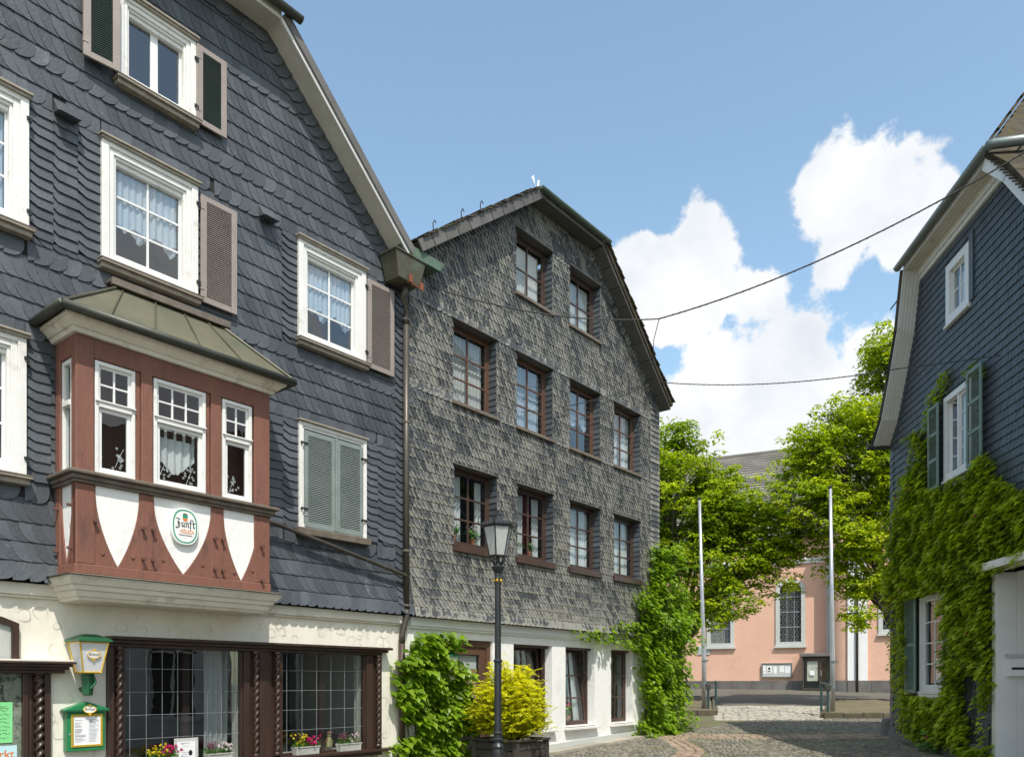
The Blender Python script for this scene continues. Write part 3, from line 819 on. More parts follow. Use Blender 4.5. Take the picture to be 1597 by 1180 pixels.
for z in (SB + .1, SB + 2.85, 7.0 + EYE): MB().box(-10.28, -.34, .3, 8.98, z, z + .2, .5).build('storey_floor', 'room_dark', house1)
MB().box(-10.28, -.34, 3.0, 3.1, -.4, SB + .08, .5).build('shop_partition', 'room_dark', house1)
MB().box(-10.28, -.34, .3, 8.98, -.45, -.30 + .0, .5).build('shop_floor', 'room_dark', house1)
for z in (SB + .32, SB + 3.07): MB().box(-10.28, -.34, 2.2, 2.3, z, z + 2.4, .5).build('room_partition', 'room_dark', house1)

# slates
def flare1(z): return .14 * max(0, 1 - (z - SB) / .75) ** 1.6
H1 = [(w[0], w[1], w[2] - .05, w[3] + .0) for w in (WA, WB, WC, WD, WE, WF)] + [(BX0 + .03, BX1 - .03, SB - .3, 5.02 + EYE - .45)]
colw = .27
side_cols = []
for w in (WB, WC, WD, WE, WF):
    side_cols.append((w[1], w[1] + colw, w[2] - .02, w[3]))
    if w not in (WB, WF): side_cols.append((w[0] - colw, w[0], w[2] - .02, w[3]))
side_cols.append((WD[0] + .0, WD[0], 0, 0))
side_cols = [c for c in side_cols if c[1] - c[0] > .1]
edge_col = (-.30, -.03, SB, ZE - .1)
gapcols = [(WC[0] - colw - .13 - colw * .0, WC[0] - colw, WC[2] - .02, WC[3]), (WB[1] + colw, WC[0] - colw - .13, WC[2] - .02, WC[3]),
           (WF[1] + colw, P1.S(84) , WF[2] - .02, WF[3]), (WE[1] + colw, -.30, WE[2], WE[3]), (BX1 + .03, WE[0] - colw, WE[2] - .02, WE[3])]
gapcols = [c for c in gapcols if c[1] - c[0] > .04]
r_in = .22
slope = (ZK - ZE) / (SK - SE); ang = abs(math.atan(slope))
clips1 = [(0, 30, (-slope, 1.0, ZE - slope * SE)), (0, 30, (slope, 1.0, ZE + slope * (SK + SL - SE))), (0, 30, (0, 1, ZK + .02))]
bands1 = [(WE[3], WE[3] + .24), (WC[2] - .34, WC[2] - .04), (WC[3], WC[3] + .24), (WC[3] + .47, WC[3] + .70), (WA[3], WA[3] + .22), (WE[2] - .33, WE[2] - .08), (SB - .1, SB + .2)]
sl = Slates(P1, [(h[0], h[1], h[2], h[3]) for h in H1] + side_cols + gapcols + [edge_col], clips1, bands1, flare1, .019)
sl.hidden = [(BX0 - .45, BX1 + .2, SB - .1, 5.0 + EYE)]
sl.rows(-10.3, -.03, SB - .02, ZK, .236, .132)
sl.holes = H1
for c in side_cols: sl.column(c[0], c[1] + .006, c[2], c[3], .118, 'chev', .012)
for c in gapcols: sl.column(c[0], c[1] + .004, c[2], c[3], .135, 'chev' if c[1] - c[0] > .15 else 'rect', .008)
sl.column(edge_col[0], edge_col[1], edge_col[2], edge_col[3], .128, 'chev', .013)
# edge slates that follow the right-hand rake
L = math.hypot(SK - SE, ZK - ZE); n = int(L / .17)
for k in range(n):
    t = k * .17
    px_, pz_ = SE - math.cos(ang) * t, ZE + math.sin(ang) * t
    ox, oz = px_ - math.sin(ang) * .27, pz_ - math.cos(ang) * .27
    sl.piece('chev', ox, oz, .28, .17, rot=(math.pi / 2 - ang), extra=.016, H=.20)
for k in range(int((SK - SL) / .2)): sl.piece('scale', SK - .2 * (k + 1), ZK - .22, .2, .2, extra=.014, H=.24, doclip=True)
sl.build(house1, 'slate_blue')

# cream band below the slates, base board and wall marks
mb = MB(); mb.box(-10.6, -.02, -.075, -.001, SB - .17, SB - .03); mb.box(-10.6, -.02, -.05, -.001, SB - .20, SB - .171)
mb.build('cornice_band', 'cream_board', house1, bevel=.01)
def ring_marks(n, x0, x1, z0, z1, avoid=()):
    k = 0
    while k < n:
        cx, cz, r = rng.uniform(x0, x1), rng.uniform(z0, z1), rng.uniform(.045, .085)
        if any(a < cx < b for a, b in avoid): continue
        m = MB(); a0 = rng.uniform(0, 6); sw = rng.uniform(2.4, 6.1); nn = 12; v = []
        for i in range(nn + 1):
            t = a0 + sw * i / nn; w = .0028 * math.sin(math.pi * i / nn) + .0008; rr = r * (1 + .10 * math.sin(3 * t + a0))
            for q in (-w, w): v += [((rr + q) * math.cos(t) + cx, -.003 - .002, (rr + q) * .9 * math.sin(t) + cz)]
        m.add(v, [(2 * i, 2 * i + 1, 2 * i + 3, 2 * i + 2) for i in range(nn)], .5)
        m.add([(v_[0], v_[1] + .004, v_[2]) for v_ in v], [(2 * i, 2 * i + 2, 2 * i + 3, 2 * i + 1) for i in range(nn)], .5)
        m.build('plaster_mark', 'plaster_crack', house1); k += 1
ring_marks(46, -7.2, -.15, .62 + EYE, .95 + EYE)
ring_marks(12, -.62, -.08, -1.6 + EYE, .5 + EYE)
ring_marks(10, P1.S(75), P1.S(158), -.9 + EYE, .5 + EYE)

# windows
white_window(house1, *WC, 2, 3, curtain='festoon')
white_window(house1, *WD, 2, 3, curtain='festoon')
white_window(house1, *WB, 2, 3, curtain='sheer')
white_window(house1, *WF, 2, 3, curtain='sheer', gmat='glass')
white_window(house1, *WA, 2, 1, gmat='glass_blue', split=.10, case=.20)
weh = WE[3] - WE[2]
f = MB(); cs = .10
for a, b, y in ((0, cs * .6, -.07), (cs * .6, cs, -.05)):
    f.box(WE[0] + a, WE[0] + b, y, .06, WE[2] + a, WE[3] - a); f.box(WE[1] - b, WE[1] - a, y, .06, WE[2] + a, WE[3] - a)
    f.box(WE[0] + b, WE[1] - b, y, .06, WE[3] - b, WE[3] - a); f.box(WE[0] + b, WE[1] - b, y, .06, WE[2] + a, WE[2] + b)
we = f.build('window', 'white_paint', house1, bevel=.006, label='window closed by a pair of grey green louvred shutters')
MB().box(WE[0] - .02, WE[1] + .02, -.11, .02, WE[3] + .001, WE[3] + .03).build('head_moulding', 'trim_grey_brown', we, bevel=.006)
MB().box(WE[0] - .05, WE[1] + .05, -.13, .02, WE[2] - .11, WE[2] - .002).build('sill', 'sill_brown', we, bevel=.008)
MB().box(WE[0] + cs, WE[1] - cs, .03, .05, WE[2] + cs, WE[3] - cs).build('dark_backing', 'room_dark', we)
mid = (WE[0] + WE[1]) / 2 + .01
shutter(house1, WE[0] + cs * .9, mid - .008, WE[2] + .02, WE[3] - .13, -.082, 'shutter_green', fr=.065)
shutter(house1, mid + .03, WE[1] - cs * .9, WE[2] + .02, WE[3] - .13, -.082, 'shutter_green', fr=.065)
MB().box(mid - .014, mid + .026, -.11, -.04, WE[2] + .02, WE[3] - .13).build('shutter_batten', 'shutter_green', house1, bevel=.005)
h = MB()
for z in (WE[2] + .28, WE[3] - .35):
    h.box(WE[0] + .01, WE[0] + .14, -.095, -.083, z, z + .03); h.box(WE[1] - .14, WE[1] - .01, -.095, -.083, z, z + .03)
h.build('hinge', 'iron_black', we)
# open shutters, folded back on the slates
sw = P1.S(364) - P1.S(307)
shutter(house1, P1.S(308), P1.S(364), WC[2] - .03, WC[3] - .12, -.10, 'shutter_pink', fr=.085, back='shutter_dark', label='dusty pink louvred shutter folded back beside the window above the bay')
shutter(house1, P1.S(568), P1.S(609), WD[2] - .03, WD[3] - .12, -.10, 'shutter_pink', fr=.085, back='shutter_dark', label='dusty pink louvred shutter folded back next to the rain hopper')
shutter(house1, P1.S(302), P1.S(348), WA[2] + .0, WA[3] - .05, -.10, 'shutter_pink', 'shutter_dark', fr=.085, back='shutter_dark', label='shutter with dark green louvres right of the top window')
shutter(house1, P1.S(124), P1.S(178), WA[2] + .0, WA[3] - .05, -.12, 'shutter_pink', 'shutter_dark', fr=.085, lean=.12, back='shutter_dark', label='shutter with dark green louvres left of the top window')
# little slate-covered vents in the wall
for px, py in ((100, 178), (414, 337)):
    x, z = P1.S(px), P1.Z(px, py)
    m = MB(); m.hexa([(x - .13, -.02, z - .07), (x + .13, -.02, z - .07), (x + .13, -.20, z - .10), (x - .13, -.20, z - .10)],
                     [(x - .13, -.02, z + .12), (x + .13, -.02, z + .12), (x + .13, -.16, z - .075), (x - .13, -.16, z - .075)])
    m.build('wall_vent', 'slate_blue', house1, bevel=.01)

# roof: soffit boards, white verge, slab; half hip above
def along(mb, A, B, t0, t1, y0, y1, ext=0.0):
    """box following the line A-B in the facade plane, from perpendicular distance t0 to t1 above it"""
    d = Vector((B[0] - A[0], B[1] - A[1])).normalized(); nn = Vector((-d.y, d.x))
    if nn.y < 0: nn = -nn
    a, b = Vector(A) - d * ext, Vector(B) + d * ext
    mb.prism([tuple(a + nn * t0), tuple(b + nn * t0), tuple(b + nn * t1), tuple(a + nn * t1)], y0, y1)
def gable_roof(root, pts, kl, kr, over, back, soffit, verge, slab_mat, vw=.10, slab=.12, gutter='gutter_dark', gr=.06, gl=(0, 0), tile=None, hip=1.3, top=None):
    """pts: outline polylines of the rakes from foot to kink; kl, kr: kinks; half hip between them"""
    for line in pts:
        for A, B in zip(line[:-1], line[1:]):
            m = MB(); along(m, A, B, .0, .03, -over, -.0, .01); m.build('soffit', soffit, root)
            m = MB(); along(m, A, B, -.02, vw, -over - .028, -over - .0, .012); m.build('verge_board', verge, root)
            m = MB(); along(m, A, B, .031, .031 + slab, -over - .06, back, .02); m.build('roof_slope', slab_mat, root)
    m = MB(); m.box(kl[0] - .02, kr[0] + .02, -over, -.0, kl[1] - .0, kl[1] + .03); m.build('soffit', soffit, root)
    m = MB(); m.box(kl[0], kr[0], -over - .03, -over - .001, kl[1] - .02, kl[1] + .12); m.build('eaves_board', soffit, root)
    # gutter trough of the half hip
    g = MB(); n = 10; x0, x1 = kl[0] - gl[0], kr[0] + gl[1]; cy, cz = -over - .04 - gr, kl[1] + .12
    v = []
    for x in (x0, x1):
        for q in (1.0, .88):
            for k in range(n + 1):
                t = math.pi + math.pi * k / n; v.append((x, cy + gr * q * math.cos(t), cz + gr * q * math.sin(t)))
    n1 = n + 1; f = []
    for k in range(n):
        f += [(k, k + 1, 2 * n1 + k + 1, 2 * n1 + k), (n1 + k, 3 * n1 + k, 3 * n1 + k + 1, n1 + k + 1), (k, n1 + k, n1 + k + 1, k + 1)]
        f += [(2 * n1 + k, 2 * n1 + k + 1, 3 * n1 + k + 1, 3 * n1 + k)]
    f += [(0, 2 * n1, 3 * n1, n1), (n, n1 + n, 3 * n1 + n, 2 * n1 + n)]
    g.add(v, f)
    for x in (x0 + .004, x1 - .004): g.add([(x, cy + gr * math.cos(math.pi + math.pi * k / n), cz + gr * math.sin(math.pi + math.pi * k / n)) for k in range(n + 1)], [list(range(n + 1))])
    g.build('gutter', gutter, root, smooth=False)
    jb = MB(); x = x0 + .6
    while x < x1:
        jb.tube([(x, cy, cz), (x + .04, cy, cz)], gr * 1.0, 16); x += 1.2
    # hip and main slopes
    half = (kr[0] - kl[0]) / 2; mid_ = (kr[0] + kl[0]) / 2
    sR = pts[-1][-1]; foot = pts[-1][-2] if len(pts[-1]) > 1 else pts[-1][0]
    sl_ = abs((sR[1] - foot[1]) / (sR[0] - foot[0])); sl_ = top or min(sl_, 1.2)
    rz = kl[1] + half * sl_; ry = half * sl_ / hip
    r = MB(); t = .16
    a, b, c, d = (kl[0] - .0, -over - .05, kl[1] + t), (kr[0] + .0, -over - .05, kl[1] + t), (mid_, ry, rz + t), (mid_, back, rz + t)
    al, bl = (kl[0], back, kl[1] + t), (kr[0], back, kl[1] + t)
    r.add([a, b, c], [(0, 1, 2)]); r.add([b, bl, d, c], [(0, 1, 2, 3)]); r.add([al, a, c, d], [(0, 1, 2, 3)])
    r.build('roof', tile or slab_mat, root)
gable_roof(house1, [[(SL + (SK - SE), ZE), (SL, ZK)], [(SE, ZE), (SK, ZK)]], (SL, ZK), (SK, ZK), .36, 9.4, 'soffit_grey', 'white_clean', 'soffit_dark', vw=.09, slab=.13, gr=.075, gl=(0, .28))

# ---- bay window
bay = MB()
def bz(px, py): return P1.Z(px, py, BK)
ZB0, ZB1, ZT = bz(118, 893) , bz(118, 738), bz(125, 520)     # bottom, sill, top of the timber
bay_o = MB().box(BX0 + .02, BX1 - .02, -.02, -.004, ZB0, ZT, .5).build('bay_window', 'timber_dark', house1, label='projecting bay window of red painted timber with white curved panels')
def bpart(mb, name, mat, bevel=.008, **k): return mb.build(name, mat, bay_o, bevel=bevel, **k)
# sill beam
m = MB(); m.box(BX0 - .10, BX1 + .10, -BK - .10, -.0, ZB1 - .0, ZB1 + .045); m.box(BX0 - .055, BX1 + .055, -BK - .055, -.0, ZB1 - .055, ZB1 - .001); m.box(BX0 - .03, BX1 + .03, -BK - .03, -.0, ZB1 - .09, ZB1 - .056)
bpart(m, 'bay_sill', 'sill_brown', .012)
# windows on the front plane
fw = []
for a, b in ((149, 212), (241, 322), (348, 394)): fw.append((P1.S(a, BK), P1.S(b, BK)))
wz0 = ZB1 + .05; wz1 = bz(149, 560)
# posts
posts = [(BX0, fw[0][0] - .012), (fw[0][1] + .07, fw[1][0] - .02), (fw[1][1] + .07, fw[2][0] - .02), (fw[2][1] + .03, BX1)]
for a, b in posts:
    m = MB(); m.box(a, b, -BK, -BK + .13, wz0 - .0, ZT - .0); bpart(m, 'post', 'timber_red', .012)
    m = MB(); m.box(a, b, -BK + .0, -BK + .13, ZB0 + .12, ZB1 - .092); bpart(m, 'post', 'timber_red', .012)
for (a, b), w in zip([(fw[0][1] + .001, fw[0][1] + .068), (fw[1][1] + .001, fw[1][1] + .068)], (0, 1)):
    m = MB(); m.box(a, b, -BK + .03, -BK + .12, wz0, ZT - .0); bpart(m, 'post_fillet', 'timber_red', .01)
m = MB(); m.box(BX0 + .002, BX1 - .002, -BK + .004, -BK + .125, wz1 + .01, ZT - .002); bpart(m, 'head_beam', 'timber_red', .01)
m = MB(); m.box(BX0 - .012, BX1 + .012, -BK - .012, -.0, ZB0 + .0, ZB0 + .118); bpart(m, 'foot_beam', 'timber_red', .012)
# front windows with upper lights
tz = P1.Z(149, 628, BK)
for k, (a, b) in enumerate(fw):
    f = MB(); fr = .045; y0, y1 = -BK + .012, -BK + .10
    f.box(a, a + fr, y0, y1, wz0, wz1); f.box(b - fr, b, y0, y1, wz0, wz1)
    f.box(a + fr, b - fr, y0, y1, wz1 - fr, wz1); f.box(a + fr, b - fr, y0, y1, wz0, wz0 + fr)
    f.box(a + fr, b - fr, y0 - .012, y1, tz - .03, tz + .03); f.box(a - .0, b + .0, y0 - .03, y0 - .001, tz + .03, tz + .05)
    bpart(f, 'window_frame', 'white_paint', .006)
    sash(bay_o, a + fr, b - fr, tz + .03, wz1 - fr, -BK + .04, 3 if k == 1 else 2, 2, 'white_clean', bar=.022, frame=.03)
    sash(bay_o, a + fr, b - fr, wz0 + fr, tz - .03, -BK + .04, 1, 1, 'white_clean', frame=.045)
a, b = fw[1]
hh = tz - wz0
curtain_mesh(a + .08, b - .08, 0, tz - .16, -BK + .16, .016, waves=5, zlow=lambda t: wz0 + hh * (.50 - .25 * (1 - abs(2 * t - 1)) + .02 * math.sin(t * 40))).build('curtain', 'lace', bay_o)
curtain_mesh(a + .08, b - .08, 0, tz - .16, -BK + .175, .012, waves=4, zlow=lambda t: wz0 + hh * (.52 - .24 * (1 - abs(2 * t - 1)))).build('curtain', 'lace', bay_o)
m = MB()
for k in range(5): x = a + .1 + (b - a - .2) * k / 4; m.box(x - .018, x + .018, -BK + .158, -BK + .162, tz - .17, tz - .03)
m.tube([(a + .05, -BK + .165, tz - .055), (b - .05, -BK + .165, tz - .055)], .007, 6); bpart(m, 'curtain_loop', 'curtain', 0)
def flowers_decal(cx, cz, y, n=16, s=.05):
    m = MB()
    for i in range(n):
        x, z = cx + rng.gauss(0, .055), cz + rng.gauss(0, .075)
        for k in range(5):
            t = k * 2 * math.pi / 5 + i; r = s * .28
            p = [(x, y, z), (x + r * math.cos(t - .4), y, z + r * math.sin(t - .4)), (x + r * 1.35 * math.cos(t), y, z + r * 1.35 * math.sin(t)), (x + r * math.cos(t + .4), y, z + r * math.sin(t + .4))]
            m.add(p, [(0, 1, 2, 3)])
    m.tube([(cx - .05, y, cz - .13), (cx, y, cz), (cx + .05, y, cz + .11)], .003, 4)
    return m
for cx, cz in ((fw[0][1] - .17, wz0 + .26), (fw[1][0] + .14, wz0 + .25), (fw[1][1] - .20, wz0 + .22), (fw[2][0] + .16, wz0 + .20)):
    bpart(flowers_decal(cx, cz, -BK + .066), 'flower_sticker', 'curtain', 0)
for a, b in ((fw[0][0] + .05, fw[0][0] + .17), (fw[2][0] + .14, fw[2][0] + .20)):
    curtain_mesh(a, b, wz0, wz1, -.16, .01, waves=2, n=14).build('curtain', 'curtain', bay_o)
# left and right sides
for sx, x, sg in (('l', BX0, 1), ('r', BX1, -1)):
    m = MB(); m.box(x, x + sg * .10, -.16, -.03, ZB0 + .12, ZB1 - .092); m.box(x, x + sg * .10, -.16, -.03, wz0, ZT - .002)
    m.box(x + sg * .002, x + sg * .10, -BK + .132, -.162, wz1 + .01, ZT - .002); bpart(m, 'post', 'timber_red', .01)
    f = MB(); f.box(x + sg * .02, x + sg * .09, -BK + .15, -BK + .20, wz0, wz1); f.box(x + sg * .02, x + sg * .09, -.21, -.17, wz0, wz1)
    f.box(x + sg * .02, x + sg * .09, -BK + .20, -.21, wz1 - .05, wz1); f.box(x + sg * .02, x + sg * .09, -BK + .20, -.21, wz0, wz0 + .05); f.box(x + sg * .005, x + sg * .09, -BK + .20, -.21, tz - .03, tz + .03)
    bpart(f, 'window_frame', 'white_paint', .005)
    g = MB(); g.add([(x + sg * .05, -BK + .2, wz0), (x + sg * .05, -.2, wz0), (x + sg * .05, -.2, wz1), (x + sg * .05, -BK + .2, wz1)], [(0, 1, 2, 3)]); bpart(g, 'pane', 'glass', 0)
# curved panels: white field with timber brackets sweeping in from both sides
pz0, pz1 = ZB0 + .118, ZB1 - .092
def curve_panel(x0, x1, tip, yf, zlow=None):
    """white inverted-arch field, tip x, front y"""
    zl = zlow if zlow is not None else pz0 + .0; pts = []; n = 12
    for k in range(n + 1):
        t = k / n; w = math.cos(t * math.pi / 2) ** .92 if t < 1 else 0
        pts.append((tip - (tip - x0) * w, pz1 - (pz1 - zl) * (t ** .92)))
    right = [(tip + (x1 - tip) * (math.cos(k / n * math.pi / 2) ** .92 if k < n else 0), pz1 - (pz1 - zl) * ((k / n) ** .92)) for k in range(n, -1, -1)]
    return pts + right[1:]
fields = [(posts[0][1], posts[1][0] + .0), (posts[1][1], posts[2][0]), (posts[2][1], posts[3][0])]
cuts = []
for k, (a, b) in enumerate(((149, 218), (240, 330), (349, 403))):
    a, b = P1.S(a, BK), P1.S(b, BK)
    # timber backing board then the white field proud of nothing: field recessed 6 mm
    cuts.append((a, b))
for k, (a, b) in enumerate(cuts):
    tip = (a + b) / 2 + (.0 if k != 1 else .0)
    m = MB(); m.prism(curve_panel(a, b, tip, 0), -BK + .018, -BK + .05); bpart(m, 'white_panel', 'plaster_white', .002, label='white plaster panel shaped as an inverted arch')
    # two curved brackets
    for side in (0, 1):
        pl = curve_panel(a, b, tip, 0); n = len(pl) // 2
        edge = pl[:n + 1] if side == 0 else pl[n:][::-1]
        edge = [e for e in edge]
        xo = a - .0 if side == 0 else b
        for q in range(len(edge) - 1):
            (xa, za), (xb, zb) = edge[q], edge[q + 1]
            m = MB(); lo, hi = min(xa, xo), max(xa, xo)
        m = MB()
        poly = [(xo, pz1), *edge, (xo, edge[-1][1])]
        m.prism(poly, -BK + .004, -BK + .06)
        bpart(m, 'curved_bracket', 'timber_red', .003)
for (a, b) in ((posts[0][0], cuts[0][0]), (cuts[0][1], cuts[1][0]), (cuts[1][1], cuts[2][0]), (cuts[2][1], posts[3][1])):
    m = MB(); m.box(a, b, -BK + .002, -BK + .08, pz0, pz1); bpart(m, 'panel_stile', 'timber_red', .008)
# side panel (left side of the bay)
for x, sg in ((BX0, 1), (BX1, -1)):
    m = MB(); m.box(x + sg * .03, x + sg * .06, -BK + .13, -.16, pz0, pz1); bpart(m, 'white_panel', 'plaster_white', 0)
    for ya, yb in ((-BK + .13, (-BK - .03) / 2), (-.16, (-BK - .03) / 2)):
        n = 10; pts = [(ya, pz1)]
        for k in range(n + 1):
            t = k / n; w = math.cos(t * math.pi / 2) ** .92 if t < 1 else 0
            pts.append((yb + (ya - yb) * w, pz1 - (pz1 - pz0) * t ** .92))
        pts.append((ya, pz0)); m = MB(); v = [(x + sg * .012, p, q) for p, q in pts] + [(x + sg * .05, p, q) for p, q in pts]; L = len(pts)
        m.add(v, [list(range(L)), list(range(2 * L - 1, L - 1, -1))] + [(i, i + L, (i + 1) % L + L, (i + 1) % L) for i in range(L)])
        bpart(m, 'curved_bracket', 'timber_red', 0)
# bolts and pegs
def bolt(px, py, peg=False):
    x, z = P1.S(px, BK), P1.Z(px, py, BK)
    m = MB()
    if peg:
        v = [(x + .026 * math.cos(k * math.pi / 5), -BK + .002, z + .026 * math.sin(k * math.pi / 5)) for k in range(10)]
        m.add(v + [(a, -BK - .008, b) for a, _, b in v], [list(range(10, 20))] + [(k, (k + 1) % 10, (k + 1) % 10 + 10, k + 10) for k in range(10)])
        bpart(m, 'wood_peg', 'timber_red', .003)
    else:
        m.box(x - .016, x + .016, -BK - .05, -BK + .01, z - .016, z + .016); m.box(x - .022, x + .022, -BK - .065, -BK - .051, z - .022, z + .022)
        bpart(m, 'bolt', 'timber_dark', .004)
for px, py in ((147, 812), (222, 824), (237, 826), (222, 871), (237, 873), (334, 840), (346, 841), (334, 887), (346, 889), (407, 852), (407, 905)): bolt(px, py)
for px, py in ((160, 862), (207, 868), (254, 872), (316, 880), (366, 892), (394, 889)): bolt(px, py, True)
for z in (ZB1 - .35, ZB1 - .85):
    for yy in (-.12, -BK + .1):
        m = MB(); m.box(BX0 - .055, BX0 + .01, yy - .016, yy + .016, z - .016, z + .016); bpart(m, 'bolt', 'timber_dark', .004)
# moulded base of the bay
def hip_layer(mb, e0, e1, z0, z1):
    """four-sided ring from overhang e0 (bottom) to e1 (top)"""
    a = [(BX0 - e0, -BK - e0, z0), (BX1 + e0, -BK - e0, z0), (BX1 + e0, 0.0, z0), (BX0 - e0, 0.0, z0)]
    b = [(BX0 - e1, -BK - e1, z1), (BX1 + e1, -BK - e1, z1), (BX1 + e1, 0.0, z1), (BX0 - e1, 0.0, z1)]
    mb.hexa(a, b)
m = MB(); z = ZB0
hip_layer(m, .13, .10, z - .05, z - .02); hip_layer(m, .07, .12, z - .13, z - .051); hip_layer(m, .03, .055, z - .19, z - .131); hip_layer(m, -.02, .015, z - .26, z - .191); hip_layer(m, -.06, -.03, z - .30, z - .261)
bpart(m, 'base_moulding', 'cream_board', .006)
m = MB(); hip_layer(m, .15, .03, z - .02, z + .0); bpart(m, 'base_capping', 'trim_grey_brown', .003)
# eaves cornice and gutter
z = ZT
m = MB(); hip_layer(m, .04, .06, z, z + .05); hip_layer(m, .075, .14, z + .05, z + .12); hip_layer(m, .16, .17, z + .12, z + .16)
bpart(m, 'eaves_cornice', 'cream_board', .006)
m = MB(); e = .24; zg = z + .19; p = [(BX0 - e, -.01, zg), (BX0 - e, -BK - e, zg), (BX1 + e, -BK - e, zg), (BX1 + e, -.01, zg)]
for q in range(3): m.tube([p[q], p[q + 1]], .05, 10)
bpart(m, 'bay_gutter', 'gutter_dark', 0, smooth=True)
# copper hipped roof with standing seams
zr0, zr1 = z + .20, 5.0 + EYE; ea = .24; rx0, rx1 = P1.S(183), P1.S(331)
m = MB()
c0, c1, c2, c3 = Vector((BX0 - ea, -BK - ea, zr0)), Vector((BX1 + ea, -BK - ea, zr0)), Vector((rx1, -.10, zr1)), Vector((rx0, -.10, zr1))
wl, wr = Vector((BX0 - ea, -.0, zr0)), Vector((BX1 + ea, -.0, zr0)); tl, tr_ = Vector((rx0, 0, zr1)), Vector((rx1, 0, zr1))
m.add([c0, c1, c2, c3], [(0, 1, 2, 3)], .4); m.add([wl, c0, c3, tl], [(0, 1, 2, 3)], .6); m.add([c1, wr, tr_, c2], [(0, 1, 2, 3)], .5)
m.add([c3, c2, tr_, tl], [(0, 1, 2, 3)]); m.add([wl, wr, c1, c0], [(0, 1, 2, 3)])
bpart(m, 'bay_roof', 'copper_roof', 0)
for k, (pa, pb) in enumerate((((c0 + (c1 - c0) * .17), c3 + (c2 - c3) * .03), ((c0 + (c1 - c0) * .345), c3 + (c2 - c3) * .34), ((c0 + (c1 - c0) * .545), c3 + (c2 - c3) * .62), ((c0 + (c1 - c0) * .745), c3 + (c2 - c3) * .86), (c1, c2), (c0, c3), ((c1 * .55 + wr * .45), c2))):
    m = MB(); nrm = Vector((0, -.5, .85)) * .012; m.tube([pa + nrm, pb + nrm], .011 if k < 4 else .02, 6); bpart(m, 'standing_seam', 'copper_brown', 0)
m = MB(); m.box(rx0 - .16, rx1 + .16, -.20, -.0, zr1 - .0, zr1 + .035); m.box(rx0 - .16, rx1 + .16, -.22, -.17, zr1 - .05, zr1 + .04)
bpart(m, 'ridge_flashing', 'sill_brown', .006)

# ---- shopfront of house 1
shop = MB(); a0, a1 = P1.S(165), P1.S(590)
top = .56 + EYE
m = MB(); m.box(a0 - .02, P1.S(601), -.20, -.0, top - .03, top + .012); m.box(a0, P1.S(597), -.15, -.0, top - .075, top - .031); m.box(a0 + .02, a1, -.10, -.0, top - .12, top - .076)
m.build('shopfront_cornice', 'shop_wood', house1, bevel=.008)
m = MB()
sill_z = -1.13 + EYE
m.box(a0 + .03, P1.S(604), -.17, -.0, sill_z - .05, sill_z); m.box(a0 + .03, a1, -.10, -.0, sill_z - .11, sill_z - .051); m.build('shop_sill', 'shop_wood', house1, bevel=.01)
m = MB(); m.box(a0 + .04, a1 - .03, -.02, -.0, -2.2 + EYE, sill_z - .111); m.build('stall_riser', 'trim_grey_brown', house1)
# vertical frame members
def upright(a, b, y0=-.085): MB().box(a, b, y0, .05, sill_z + .001, top - .121).build('shop_upright', 'shop_wood', house1, bevel=.006)
def twisted(s, r=.042, z0=None, z1=None, root=None, y=-.105):
    z0, z1 = z0 or sill_z + .03, z1 or top - .15
    m = MB(); m.twist(s, y, z0 + .05, z1 - .02, r, .105)
    m.build('twisted_column', 'shop_wood', root or house1, smooth=True)
    m = MB(); m.lathe([(r * 1.15, z0), (r * 1.15, z0 + .03), (r * .8, z0 + .05)], s, y, 12); m.lathe([(r * .8, z1 - .02), (r * 1.15, z1), (r * 1.15, z1 + .03)], s, y, 12)
    m.build('column_end', 'shop_wood', root or house1)
upright(P1.S(165), P1.S(174)); upright(P1.S(184.5), SH1[0] + .01, -.07); twisted(P1.S(180))
upright(P1.S(173), P1.S(186), -.035)
upright(SH1[1] - .01, P1.S(386), -.07); upright(P1.S(384), P1.S(398), -.035); upright(P1.S(398), P1.S(420), -.06); upright(P1.S(400), P1.S(414), -.085); upright(P1.S(419), P1.S(432), -.035)
upright(P1.S(431), SH2[0] + .01, -.07)
twisted(P1.S(393)); twisted(P1.S(426))
upright(SH2[1] - .01, P1.S(578), -.07); upright(P1.S(577), P1.S(590), -.03); twisted(P1.S(583.5)); upright(P1.S(588), P1.S(591), -.075)
